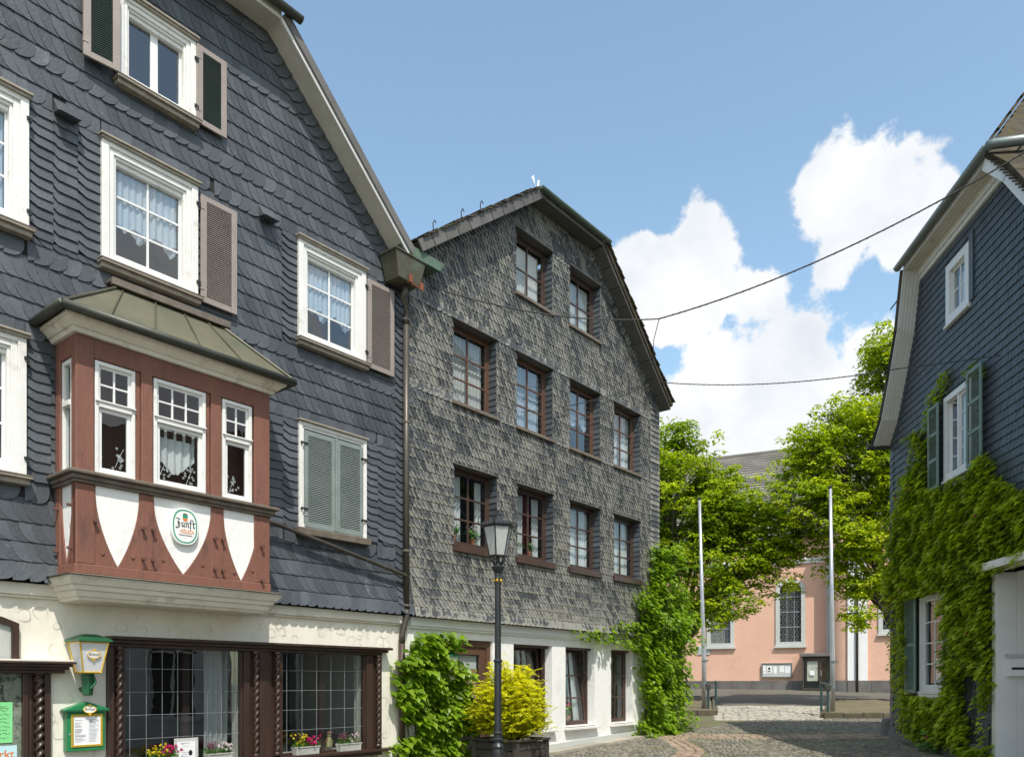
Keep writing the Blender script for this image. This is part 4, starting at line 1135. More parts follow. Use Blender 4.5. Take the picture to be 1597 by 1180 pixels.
for (a, b), nx, mid_bar in ((SH1, 8, None), (SH2, 6, 503)):
    f = MB(); z0, z1 = sill_z, SHZ1; fr = .035
    f.box(a, a + fr, -.02, .06, z0, z1); f.box(b - fr, b, -.02, .06, z0, z1); f.box(a, b, -.019, .059, z1 - fr, z1); f.box(a, b, -.019, .059, z0, z0 + fr)
    w = f.build('shop_window', 'shop_wood', house1, bevel=.004)
    g = MB(); g.add([(a + fr, .02, z0 + fr), (b - fr, .02, z0 + fr), (b - fr, .02, z1 - fr), (a + fr, .02, z1 - fr)], [(0, 1, 2, 3)]); g.build('pane', 'glass_shop', w)
    ld = MB()
    zt = z1 - .035; xs_ = [a + (b - a) * (k + .5) / nx for k in range(nx)]
    for k, x in enumerate(xs_): ld.box(x - .0024, x + .0024, .013, .018, z0 + .04, zt)
    z = zt - .33 if False else .165 + EYE
    for zc in (.165, -.14, -.44, -.75): ld.box(a + .035, b - .04, .012, .0175, zc + EYE - .0024, zc + EYE + .0024)
    ld.build('lead_grid', 'lead', w)
    mb_ = MB(); xc = (a + b) / 2 + (.04 if mid_bar else .06); mb_.box(xc - .05, xc + .05, .10, .16, z0, z1); mb_.build('inner_mullion', 'brown_frame_dark', w)
    if not mid_bar:
        curtain_mesh(b - .42, b - .05, z0 + .02, z1, .34, .03, waves=4).build('curtain', 'curtain', w)
        MB().box(a, b, .18, .30, z0 - .02, z0 + .01).build('inner_sill', 'shop_wood', w)
    else:
        MB().box(a, b, .18, .30, z0 - .02, z0 + .01).build('inner_sill', 'shop_wood', w)
# shopfront left: display case with moulded canopy and arched window above
A = P1.S(0) - 1.4
m = MB(); q = P1.S(118, .22); z0 = P1.Z(60, 1048)
m.box(A, q, -.26, -.0, z0 + .10, z0 + .125); m.box(A, q - .03, -.23, -.0, z0 + .065, z0 + .099); m.box(A, q - .06, -.19, -.0, z0 + .03, z0 + .064); m.box(A, q - .09, -.15, -.0, z0 - .01, z0 + .029)
m.build('display_canopy', 'shop_wood', house1, bevel=.006)
m = MB(); m.box(A, q - .02, -.22, -.0, z0 + .126, z0 + .15); m.build('canopy_flashing', 'cream_board', house1, bevel=.006)
def upr(a, b, y): MB().box(a, b, y, -.0, -2.2 + EYE, z0 - .011).build('shop_upright', 'shop_wood', house1, bevel=.005)
upr(P1.S(33), P1.S(41), -.06); upr(P1.S(41), P1.S(49), -.03); upr(P1.S(66), P1.S(76), -.07); upr(P1.S(49), P1.S(66), -.015)
twisted(P1.S(57.5), .055, -1.6 + EYE, z0 - .02, None, -.06)
MB().box(A, P1.S(33) - .002, -.012, -.002, -2.2 + EYE, z0 - .012).build('display_panel', 'display_back', house1)
m = MB(); xa, xb = A, P1.S(27); za, zb = P1.Z(20, 1027), P1.Z(20, 969)
xs_ = [xb - .22, xb]; bw = .075
pts = [(xb, za), (xb, zb - .02), (xb - .18, zb + .05), (A, zb + .12)]
inn = [(xb - bw, za), (xb - bw, zb - .06), (xb - .21, zb - .02), (A, zb + .04)]
for k in range(3):
    m.add([(pts[k][0], -.06, pts[k][1]), (pts[k + 1][0], -.06, pts[k + 1][1]), (inn[k + 1][0], -.06, inn[k + 1][1]), (inn[k][0], -.06, inn[k][1]),
           (pts[k][0], -.0, pts[k][1]), (pts[k + 1][0], 0, pts[k + 1][1]), (inn[k + 1][0], 0, inn[k + 1][1]), (inn[k][0], 0, inn[k][1])],
          [(0, 1, 2, 3), (0, 4, 5, 1), (3, 2, 6, 7), (1, 5, 6, 2)])
m.box(A, xb + .05, -.08, 0, za - .045, za - .001)
aw = m.build('arched_window', 'shop_wood', house1)
g = MB(); g.add([(A, -.02, za), (inn[0][0], -.02, za), (inn[1][0], -.02, inn[1][1]), (inn[2][0], -.02, inn[2][1]), (A, -.02, inn[3][1])], [(0, 1, 2, 3, 4)]); g.build('pane', 'frosted', aw)

# writing -----------------------------------------------------------------
def nib(mb, strokes, ox, oz, sc, y, nw=(.16, .10), slant=0.0):
    """broad-nib lettering: every stroke is swept by the slanted pen edge"""
    for st in strokes:
        for p, q in zip(st[:-1], st[1:]):
            P = [p, q, (q[0] + nw[0], q[1] + nw[1]), (p[0] + nw[0], p[1] + nw[1])]
            if abs((q[0] - p[0]) * nw[1] - (q[1] - p[1]) * nw[0]) < .03:
                P = [p, q, (q[0] + nw[0] * .4, q[1] + nw[1] + .08), (p[0] + nw[0] * .4, p[1] + nw[1] + .08)]
            mb.add([(ox + (a + slant * b) * sc, y, oz + b * sc) for a, b in P], [(0, 1, 2, 3)])
LET = {
 'Z': ([[(.0, 1.5), (.25, 1.62), (.8, 1.45)], [(.8, 1.5), (.3, .95)], [(.3, .95), (.72, .8), (.8, .3), (.55, -.25), (.2, -.4), (-.05, -.1)], [(.45, .95), (.45, .0)]], 1.15),
 'u': ([[(0, .95), (.12, .85), (.12, .15), (.3, 0), (.55, .2)], [(.5, .95), (.55, .85), (.55, .1), (.72, 0)]], .88),
 'n': ([[(0, .9), (.12, .8), (.12, 0)], [(.12, .75), (.42, 1), (.55, .8), (.55, .1), (.72, 0)]], .88),
 'f': ([[(.15, -.35), (.15, 1.35), (.4, 1.6), (.7, 1.45)], [(-.08, .95), (.55, .95)]], .66),
 't': ([[(.15, 1.35), (.15, .15), (.35, 0), (.55, .12)], [(-.08, .95), (.6, .95)]], .75),
 'B': ([[(.0, 0), (.0, 1.5)], [(0, 1.5), (.5, 1.4), (.5, .95), (.15, .8)], [(.15, .8), (.65, .65), (.6, .12), (0, 0)], [(.28, 1.4), (.28, .1)]], .95),
 'i': ([[(0, .9), (.1, .8), (.1, .1), (.26, 0)], [(.08, 1.3), (.12, 1.25)]], .45),
 'b': ([[(.05, 1.5), (.05, .1)], [(.05, .1), (.35, 0), (.5, .3), (.5, .7), (.2, .95)]], .72),
 'r': ([[(0, .9), (.1, .8), (.1, 0)], [(.1, .75), (.35, .98), (.45, .85)]], .58),
 'g': ([[(.5, .9), (.15, .9), (.02, .6), (.1, .15), (.45, .1)], [(.5, .95), (.5, -.3), (.1, -.4)]], .74),
 'e': ([[(.05, .45), (.5, .7), (.35, .95), (.05, .7), (.05, .25), (.25, 0), (.5, .15)]], .68),
}
def write(word, mat, parent, ox, oz, sc, y, slant=0.0, nw=(.16, .10), name='lettering'):
    m = MB(); x = 0
    for ch in word:
        st, adv = LET[ch]; nib(m, st, ox + x * sc, oz, sc, y, nw, slant); x += adv
    return m.build(name, mat, parent)
def text(s, size, mat, parent, x, y, z, name='lettering', align='CENTER', bold=0.0, sx=1.0, rot=None):
    c = bpy.data.curves.new(name, 'FONT'); c.body = s; c.size = size; c.align_x = align; c.offset = bold; c.resolution_u = 2
    t = bpy.data.objects.new('tmp', c); COL.objects.link(t)
    dg = bpy.context.evaluated_depsgraph_get(); me = bpy.data.meshes.new_from_object(t.evaluated_get(dg))
    bpy.data.objects.remove(t)
    me.materials.clear(); me.materials.append(M[mat])
    o = bpy.data.objects.new(name, me); COL.objects.link(o); o.parent = parent
    o.location = (x, y, z); o.rotation_euler = rot or (R(90), 0, 0); o.scale = (sx, 1, 1)
    return o
def ellipse_ring(mb, cx, cz, a0, b0, a1, b1, y, n=40, p=2.0):
    def pt(a, b, t):
        c, s = math.cos(t), math.sin(t)
        return (cx + a * math.copysign(abs(c) ** (2 / p), c), cz + b * math.copysign(abs(s) ** (2 / p), s))
    v = []
    for k in range(n):
        t = 2 * math.pi * k / n; i, o = pt(a0, b0, t), pt(a1, b1, t); v += [(i[0], y, i[1]), (o[0], y, o[1])]
    mb.add(v, [(2 * k, 2 * k + 1, (2 * k + 3) % (2 * n), (2 * k + 2) % (2 * n)) for k in range(n)], .5)
def superellipse(cx, cz, a, b, n=40, p=2.0):
    o = []
    for k in range(n):
        t = 2 * math.pi * k / n; c, s = math.cos(t), math.sin(t)
        o.append((cx + a * math.copysign(abs(c) ** (2 / p), c), cz + b * math.copysign(abs(s) ** (2 / p), s)))
    return o

# oval beer sign on the bay
def local_empty(pl, name, s, k, z, label, cat, group=None):
    w = pl.W(s, -k, z); return empty(name, w, pl.rz, label, cat, group)
sg = local_empty(P1, 'beer_sign', P1.S(286.5, BK), BK, P1.Z(286, 821, BK), 'oval white enamel beer sign with green rim on the middle white panel of the bay', 'sign')
SW, SH = .185, .235
m = MB(); m.prism(superellipse(0, 0, SW, SH, 44, 2.5), -.035, .018); m.build('plate', 'sign_white', sg, bevel=.006)
m = MB(); ellipse_ring(m, 0, 0, SW * .80, SH * .84, SW * .89, SH * .91, -.037, 44, 2.5); m.build('rim_line', 'sign_green', sg)
write('Zunft', 'ink_black', sg, -.128, -.012, .063, -.038, nw=(.20, .12))
text('KÖLSCH', .068, 'ink_orange', sg, .028, -.038, -.088, sx=.70, bold=.0012)
m = MB(); x = -.085
while x < .095:
    w_ = rng.uniform(.004, .011); m.prism([(x, -.118), (x + w_, -.118), (x + w_, -.118 + rng.uniform(.008, .013)), (x, -.107)], -.0385, -.036); x += w_ + .004
m.build('small_print', 'ink_black', sg)
m = MB(); m.prism([(-.004, -.148), (.004, -.148), (.004, -.140), (-.004, -.140)], -.039, -.036); m.build('dot', 'ink_orange', sg)
m = MB(); m.prism([(-.03, .105), (.03, .105), (.036, .14), (-.036, .14)], -.0385, -.036); m.prism([(-.026, .142), (.026, .142), (.032, .150), (-.032, .150)], -.0385, -.036)
m.build('crown', 'sign_green', sg)
m = MB(); m.prism([(-.034, .10), (-.026, .075), (0, .062), (.026, .075), (.034, .10)], -.0385, -.036); m.build('crown_base', 'ink_orange', sg)
m = MB()
for k in range(-2, 3): m.prism([(k * .012 - .004, .151), (k * .012 + .004, .151), (k * .012 + .006, .168 - abs(k) * .003), (k * .012 - .006, .168 - abs(k) * .003)], -.0385, -.036)
m.build('crown_leaves', 'ink_brown', sg)

def beer_badge(parent, cx, cz, a, b, y, name='badge'):
    m = MB(); m.prism(superellipse(cx, cz, a, b, 32), y - .006, y); o = m.build(name, 'sign_white', parent)
    m = MB(); ellipse_ring(m, cx, cz, a * .86, b * .82, a * 1.0, b * 1.0, y - .0075, 32)
    for k in (-1, 0, 1):
        for s_ in (1, -1): m.prism([(cx + k * a * .13 - a * .05, cz + s_ * b), (cx + k * a * .13 + a * .05, cz + s_ * b), (cx + k * a * .13 + a * .05, cz + s_ * (b + b * (.42 - .2 * abs(k)) * (1.7 if s_ < 0 else 1))), (cx + k * a * .13 - a * .05, cz + s_ * (b + b * (.42 - .2 * abs(k)) * (1.7 if s_ < 0 else 1)))], y - .0072, y - .001)
    m.build('badge_rim', 'ink_yellow', o)
    write('Bitburger', 'ink_brown', o, cx - a * .72, cz - b * .22, a * .235, y - .0085, slant=.12, nw=(.20, .14))
    return o
# green wall lantern with beer advert
LX, LK = P1.S(138, .22), .22
LZ0, LZ1 = P1.Z(138, 1048, .22), P1.Z(138, 1000, .22)
ln = local_empty(P1, 'wall_lantern', LX, LK, LZ0, 'green wall lantern with milky glass and oval yellow beer badge above the menu case', 'lantern')
hb, ht, H = .105, .165, LZ1 - LZ0 - .01
def frust(mb, a, b, z0, z1, y=None): mb.hexa([(-a, -a, z0), (a, -a, z0), (a, a, z0), (-a, a, z0)], [(-b, -b, z1), (b, -b, z1), (b, b, z1), (-b, b, z1)])
m = MB(); frust(m, hb - .004, ht - .004, 0.012, H); m.build('milk_glass', 'milk_glass', ln)
m = MB()
for sx_ in (-1, 1):
    for sy_ in (-1, 1): m.tube([(sx_ * hb, sy_ * hb, 0), (sx_ * ht, sy_ * ht, H)], .011, 4)
for zz, h_ in ((0, hb), (H, ht)):
    for p_, q_ in (((-h_, -h_), (h_, -h_)), ((h_, -h_), (h_, h_)), ((h_, h_), (-h_, h_)), ((-h_, h_), (-h_, -h_))): m.tube([(p_[0], p_[1], zz), (q_[0], q_[1], zz)], .012, 4)
m.build('gold_frame', 'gold', ln)
m = MB(); frust(m, ht + .04, ht + .035, H + .005, H + .03); frust(m, ht + .035, .10, H + .031, H + .085); frust(m, .10, .06, H + .086, H + .10); m.build('roof', 'lantern_green', ln, bevel=.006)
# slanting badge on the front glass
tilt_ = (ht - hb) / H
bo = beer_badge(ln, 0, H * .60, .082, .052, 0)
bo.location = (0, -hb - tilt_ * 0 - .006, 0); bo.rotation_euler = (math.atan(tilt_), 0, 0)
m = MB(); m.lathe([(.052, -.28), (.06, -.265), (.066, -.20), (.085, -.04), (.075, -.03), (.075, -.0)], 0, .02, 6, .3)
m.tube([(0, .02, -.22), (0, .10, -.24), (0, LK, -.20)], .03, 6); m.tube([(.04, -.05, -.04), (.06, -.06, -.12), (.0, -.05, -.2)], .014, 6)
m.build('bracket', 'lantern_green', ln, bevel=.004)
# menu case
MX0, MX1 = P1.S(101, .10), P1.S(166, .10)
mz0, mz1 = P1.Z(130, 1170, .1), P1.Z(133, 1091, .1)
mc = local_empty(P1, 'menu_case', (MX0 + MX1) / 2, .0, mz0, 'green menu showcase with gold frame and pitched roof on the cream wall', 'menu case')
w = (MX1 - MX0) / 2 - .02; hgt = P1.Z(130, 1107, .1) - mz0
m = MB(); m.box(-w, w, -.11, -.0, 0, hgt); m.build('case_body', 'case_green', mc, bevel=.006)
m = MB(); m.prism([(-w - .035, hgt), (w + .035, hgt), (w + .03, hgt + .018), (.0, hgt + .105), (-w - .03, hgt + .018)], -.15, -.0); m.build('case_roof', 'case_green', mc, bevel=.006)
m = MB(); m.prism([(-w - .04, hgt - .012), (w + .04, hgt - .012), (w + .04, hgt), (-w - .04, hgt)], -.155, 0); m.build('roof_edge', 'lantern_green', mc)
a, b, c, d = -w + .075, w - .06, .075, hgt - .075
m = MB(); fr = .028
m.box(a - fr, a, -.122, -.1, c - fr, d + fr); m.box(b, b + fr, -.122, -.1, c - fr, d + fr); m.box(a, b, -.122, -.1, d, d + fr); m.box(a, b, -.122, -.1, c - fr, c); m.build('gold_frame', 'gold', mc, bevel=.005)
m = MB(); m.box(a, b, -.115, -.1105, c, d); m.build('menu_sheet', 'paper', mc)
m = MB(); zz = d - .05
for col_ in (0, 1):
    zz = d - .045
    while zz > c + .03:
        x0_ = a + .015 + col_ * (b - a) * .52; wl = rng.uniform(.04, (b - a) * .40)
        if rng.random() < .86: m.box(x0_, x0_ + wl, -.1165, -.1155, zz, zz + (.0045 if rng.random() > .2 else .008))
        zz -= .0165
m.build('menu_print', 'ink_grey', mc)
m = MB(); m.lathe([(.010, 0), (.012, .004), (.004, .007)], 0, 0, 10); o = m.build('lock', 'steel_grey', mc); o.location = (-w + .033, -.112, hgt * .42); o.rotation_euler = (R(90), 0, 0)
beer_badge(mc, .02, hgt + .012, .078, .048, -.158)

# posters in the display case
def poster(px0, px1, py0, py1, mat, label):
    s0, s1 = P1.S(px0), P1.S(px1); z0_, z1_ = P1.Z(px1, py1), P1.Z(px1, py0)
    t = local_empty(P1, 'poster', (s0 + s1) / 2, .018, z0_, label, 'poster')
    w_, h_ = (s1 - s0) / 2, z1_ - z0_
    MB().box(-w_, w_, -.002, 0, 0, h_).build('sheet', mat, t)
    return t, w_, h_
t, w_, h_ = poster(-26, 18.5, 1094, 1157, 'paper_green', 'green handwritten notice in the display case left of the menu')
m = MB(); z = h_ - .05
k = 0
while z > .03:
    x = -w_ * .6 + rng.uniform(0, .05); xe = rng.uniform(w_ * .5, w_ * .92)
    pts = []
    while x < xe:
        pts.append((x, z + rng.uniform(-.012, .014))); x += rng.uniform(.010, .018)
    for p, q in zip(pts[:-1], pts[1:]): m.add([(p[0], -.0035, p[1]), (q[0], -.0035, q[1]), (q[0] + .004, -.0035, q[1] + .004), (p[0] + .004, -.0035, p[1] + .004)], [(0, 1, 2, 3)])
    if k in (0,): m.box(-w_ * .3, w_ * .75, -.0035, -.003, z - .022, z - .018)
    z -= .046; k += 1
m.build('handwriting', 'ink_black', t)
t, w_, h_ = poster(-40, 25.5, 1161, 1215, 'paper_blue', 'light blue market poster with orange lettering below the green notice')
text('markt', .13, 'ink_orange', t, w_ - .03, -.003, h_ - .14, align='RIGHT', bold=.002)
text('dler', .11, 'ink_orange', t, w_ - .10, -.003, h_ - .26, align='RIGHT', bold=.002)

# ---- rain hopper and downpipes between the houses
hz0, hz1 = P1.Z(640, 452, .2), P1.Z(640, 415, .2); hs0, hs1 = P1.S(614, .38), P1.S(660, .38)
hc = (hs0 + hs1) / 2
m = MB(); w1, w0 = (hs1 - hs0) / 2, (hs1 - hs0) / 2 - .10
m.hexa([(hc - w0, -.40, hz0), (hc + w0, -.40, hz0), (hc + w0, -.06, hz0), (hc - w0, -.06, hz0)], [(hc - w1, -.44, hz1), (hc + w1, -.44, hz1), (hc + w1, -.04, hz1), (hc - w1, -.04, hz1)])
m.box(hc - w1 - .02, hc + w1 + .02, -.46, -.02, hz1, hz1 + .03)
hop = m.build('rain_hopper', 'copper_brown', house1, bevel=.008)
m = MB(); m.box(hc - .04, hc + .03, -.447, -.43, hz0 - .02, hz0 + .10); m.box(hc + w0 - .03, hc + w0 + .04, -.447, -.43, hz0 - .07, hz0 + .06); m.box(hc - .04, hc + w0, -.405, -.395, hz0 - .025, hz0 - .005); m.build('rusty_strap', 'rust', hop)
ps = P1.S(633, .11)
m = MB(); m.tube([(hc + .04, -.25, hz0 + .02), (hc + .04, -.25, hz0 - .12), (hc + .02, -.22, hz0 - .2), (ps + .01, -.14, hz0 - .36), (ps, -.12, hz0 - .46), (ps, -.12, hz0 - .6)], .058, 14)
z_a, z_b = P1.Z(633, 952, .1), P1.Z(627, 985, .1); ps2 = P1.S(627.5, .1)
m.tube([(ps, -.12, hz0 - .6), (ps, -.12, z_a + .02)], .055, 14)
m.tube([(ps, -.12, z_a + .02), (ps, -.12, z_a - .12), (ps2, -.09, z_b - .05), (ps2, -.09, z_b - .2)], .055, 14)
m.build('downpipe', 'pipe_brown', house1, smooth=True)
m = MB(); m.tube([(ps2, -.09, z_b - .2), (ps2, -.09, -1.2 + EYE)], .056, 14); m.tube([(ps2, -.09, -1.19 + EYE), (ps2, -.09, -2.0 + EYE)], .064, 14); m.build('downpipe_foot', 'brown_frame_dark', house1, smooth=True)
m = MB()
for z in (hz0 - .52, P1.Z(633, 660, .1), P1.Z(633, 860, .1), z_a + .08): m.tube([(ps, -.12, z), (ps, -.12, z + .03)], .064, 14)
m.tube([(ps2, -.09, -.68 + EYE), (ps2, -.09, -.63 + EYE)], .066, 14)
m.build('pipe_collar', 'sill_brown', house1)
dx0 = P1.S(424)
m = MB(); m.tube([(BX1 - .1, -.17, P1.Z(424, 819) + .06), (dx0, -.15, P1.Z(424, 819)), (ps - .05, -.15, P1.Z(632, 899)), (ps, -.13, P1.Z(632, 899) - .02)], .034, 10); m.build('slanting_pipe', 'pipe_brown', house1, smooth=True)
# copper valley between the roofs
m = MB(); zv = ZE + .16
m.add([(-.5, -.33, zv + .05), (.62, -.33, zv + .05), (.62, 6, zv + .25), (-.5, 6, zv + .25), (-.42, -.33, zv - .12), (.5, -.33, zv - .12), (.5, 6, zv), (-.42, 6, zv)],
      [(0, 1, 5, 4), (4, 5, 6, 7), (0, 4, 7, 3), (1, 2, 6, 5)])
m.add([(-.35, -.0, zv + .1), (.55, -.0, zv + .12), (.50, 1.2, zv + .62), (-.55, 1.2, zv + .62)], [(0, 1, 2, 3)])
m.build('valley_gutter', 'copper_green', house1)

# ---------------------------------------------------------------- HOUSE 2: weathered slate house in the middle
house2 = empty('weathered_slate_house', O1, P1.rz, 'weathered grey slate gable house with brown windows and white ground floor, middle', 'house')
S = P1.S; Z = P1.Z
Wd = 1.28
rowsB = [(S(p), S(p) + Wd, 5.30 + EYE, 6.85 + EYE) for p in (705, 804, 887, 956)]
rowsC = [(S(p), S(p) + Wd, 2.60 + EYE, 4.11 + EYE) for p in (706, 805, 887, 956)]
rowsA = [(S(p), S(p) + Wd, 8.08 + EYE, 9.42 + EYE) for p in (803.5, 887)]
G = [(S(a), S(b), -1.02 + EYE, .78 + EYE) for a, b in ((801, 861), (882, 927), (953, 986))]
DR = (S(705) - .35, S(768), -2.1 + EYE, .80 + EYE)
kL, kR = S(829) - .12, S(922)
ZK2 = 10.13 + EYE; fL, fR = .10, S(1042, .0); zL, zR = 7.62 + EYE, 7.25 + EYE
KL, KR = (kL, ZK2), (kR, ZK2); W2 = S(1027)
sL = (ZK2 - zL) / (kL - fL); sR = (ZK2 - zR) / (kR - W2)
cl2 = [(-sL, 1.0, zL - sL * fL), (-sR, 1.0, zR - sR * W2)]
wb = MB(); wall_sheet(wb, .02, W2, SB - .02, ZK2, rowsA + rowsB + rowsC, cl2, .3)
wb.build('upper_wall', 'slate_backing', house2)
wb = MB(); wall_sheet(wb, .002, W2, -2.3 + EYE, SB - .02, [*G, DR], (), .3)
wb.build('ground_floor_wall', 'plaster_white', house2)
MB().box(W2 - .28, W2, .3, 9.0, -.5, zR, .5).build('side_wall', 'plaster_white', house2)
MB().box(.02, W2, 9.0, 9.3, -.5, zR, .5).build('back_wall', 'plaster_white', house2)
for z in (SB + .0, 4.55 + EYE, 7.3 + EYE): MB().box(.04 if z < 8 else .9, W2 - .3 - (0 if z < 8 else .9), .31, 8.98, z, z + .2, .5).build('storey_floor', 'room_dark', house2)
for z, h_ in ((-.4, 3.4), (SB + .22, 3.0), (4.77 + EYE, 2.5), (7.52 + EYE, 2.3)):
    MB().box(.06 if z < 9 else 2.0, W2 - .32 - (0 if z < 9 else 1.6), 2.6, 2.7, z, z + h_, .5).build('room_partition', 'room_dark', house2)
def flare2(z): return .17 * max(0, 1 - (z - SB) / .95) ** 1.5 + .0
allw = rowsA + rowsB + rowsC
clips2 = [(0, 30, cl2[0]), (0, 30, cl2[1]), (0, 30, (0, 1, ZK2 + .01)), (0, 30, (1, 0, W2 - .0)), (0, 30, (-1, 0, -.03))]
E2 = .178
b2 = []
for r_ in (rowsB, rowsC): b2.append((r_[0][3] + .0, r_[0][3] + .15))
b2 += [(rowsA[0][3], rowsA[0][3] + .15), (SB - .1, SB + .12), (5.85 + EYE - .62, 5.85 + EYE - .50), (rowsC[0][2] - .45, rowsC[0][2] - .3)]
sl = Slates(P1, [(a, b, c - .05, d) for a, b, c, d in allw] + [(S(1013), W2, SB, zR)], clips2, b2, flare2, .020); sl.side = .014
sl.hidden = [(S(760), S(792), SB, 4.0 + EYE)]
sl.rows(-.1, W2, SB - .03, ZK2, E2, .112)
sl.holes = []
sl.column(S(1013), W2, SB, zR + .2, .14, 'rect', .010)
for (fa, za), (fb, zb), sgn in (((fL, zL), KL, 1), ((W2, zR), KR, -1)):
    A_ = math.atan2(zb - za, abs(fb - fa)); Ln = math.hypot(zb - za, fb - fa)
    for k in range(int(Ln / .11)):
        t_ = k * .11
        if sgn > 0:
            qx, qz = fa + math.cos(A_) * t_, za + math.sin(A_) * t_
            rot = -(math.pi / 2 - A_); sl.piece('scale', qx, qz, .15, .11, rot=rot, extra=.014, H=.14)
        else:
            qx, qz = fa - math.cos(A_) * t_, za + math.sin(A_) * t_
            rot = (math.pi / 2 - A_); sl.piece('scale', qx - math.sin(A_) * .15, qz - math.cos(A_) * .15, .15, .11, rot=rot, extra=.014, H=.14)
sl.build(house2, 'slate_weathered')
m = MB(); m.box(.03, W2 + .03, -.075, -.001, SB - .19, SB - .03); m.box(.03, W2 + .01, -.05, -.001, SB - .23, SB - .191); m.build('cornice_band', 'white_clean', house2, bevel=.01)
gable_roof(house2, [[(fL, zL), KL], [(W2, zR), KR]], KL, KR, .32, 9.2, 'soffit_dark', 'soffit_dark', 'roof_tile', vw=.12, slab=.10, gutter='gutter_green', gr=.065, gl=(.12, .14), top=.45)
# verge boards of the left rake and dark soffit boards of the right one, each board its own piece
def boards(A, B, n, t0, t1, y0, y1, mat, name):
    a, b = Vector(A), Vector(B)
    for k in range(n):
        m = MB(); p, q = a + (b - a) * (k / n + .002), a + (b - a) * ((k + 1) / n - .002)
        along(m, tuple(p), tuple(q), t0, t1, y0 - rng.uniform(0, .006), y1); m.build(name, mat, house2, bevel=.003)
boards((fL - .12, zL - .12 * sL), KL, 11, -.05, .15, -.385, -.352, 'soffit_dark', 'verge_plank')
boards((W2 + .05, zR - .05 * abs(sR)), KR, 9, -.035, -.004, -.34, -.0, 'soffit_dark', 'soffit_plank')
# tiles along the left and right edges of the roof
for A_, B_, nn_ in (((fL, zL), KL, 30), ((W2, zR), KR, 28)):
    a, b = Vector(A_), Vector(B_); d_ = (b - a).normalized(); n_ = Vector((-d_.y, d_.x)); n_ = n_ if n_.y > 0 else -n_
    for k in range(nn_):
        for row in range(2):
            p = a + (b - a) * (k / nn_); q = a + (b - a) * ((k + 1.25) / nn_); u = n_ * (.165 + rng.uniform(-.012, .02)); v_ = n_ * .14
            y0 = -.42 + row * .30 + rng.uniform(-.02, .02)
            m = MB(); pts = [p + u, q + v_, q + v_ + n_ * .022, p + u + n_ * .022]; m.prism([tuple(x) for x in pts], y0, y0 + .29); m.build('roof_tile', 'roof_tile', house2)
# snow hooks
m = MB()
for t_ in (.14, .36, .52):
    p = Vector((fL, zL)) + (Vector(KL) - Vector((fL, zL))) * t_; x, z = p.x - .12, p.y + .22
    m.tube([(x, -.2, z - .1), (x - .01, -.2, z + .06), (x + .03, -.2, z + .13), (x + .07, -.2, z + .09)], .010, 5)
m.build('snow_hook', 'iron_black', house2)
m = MB(); x, z = kL - .05, ZK2 + .12; m.add([(x - .16, -.35, z + .0), (x - .04, -.35, z - .02), (x - .10, -.3, z + .06), (x - .20, -.35, z + .20), (x - .23, -.3, z + .16)], [(0, 1, 2), (0, 2, 3, 4)]); m.tube([(x - .05, -.33, z - .02), (x - .02, -.33, z + .17)], .022, 5); m.build('mortar_tuft', 'white_clean', house2)

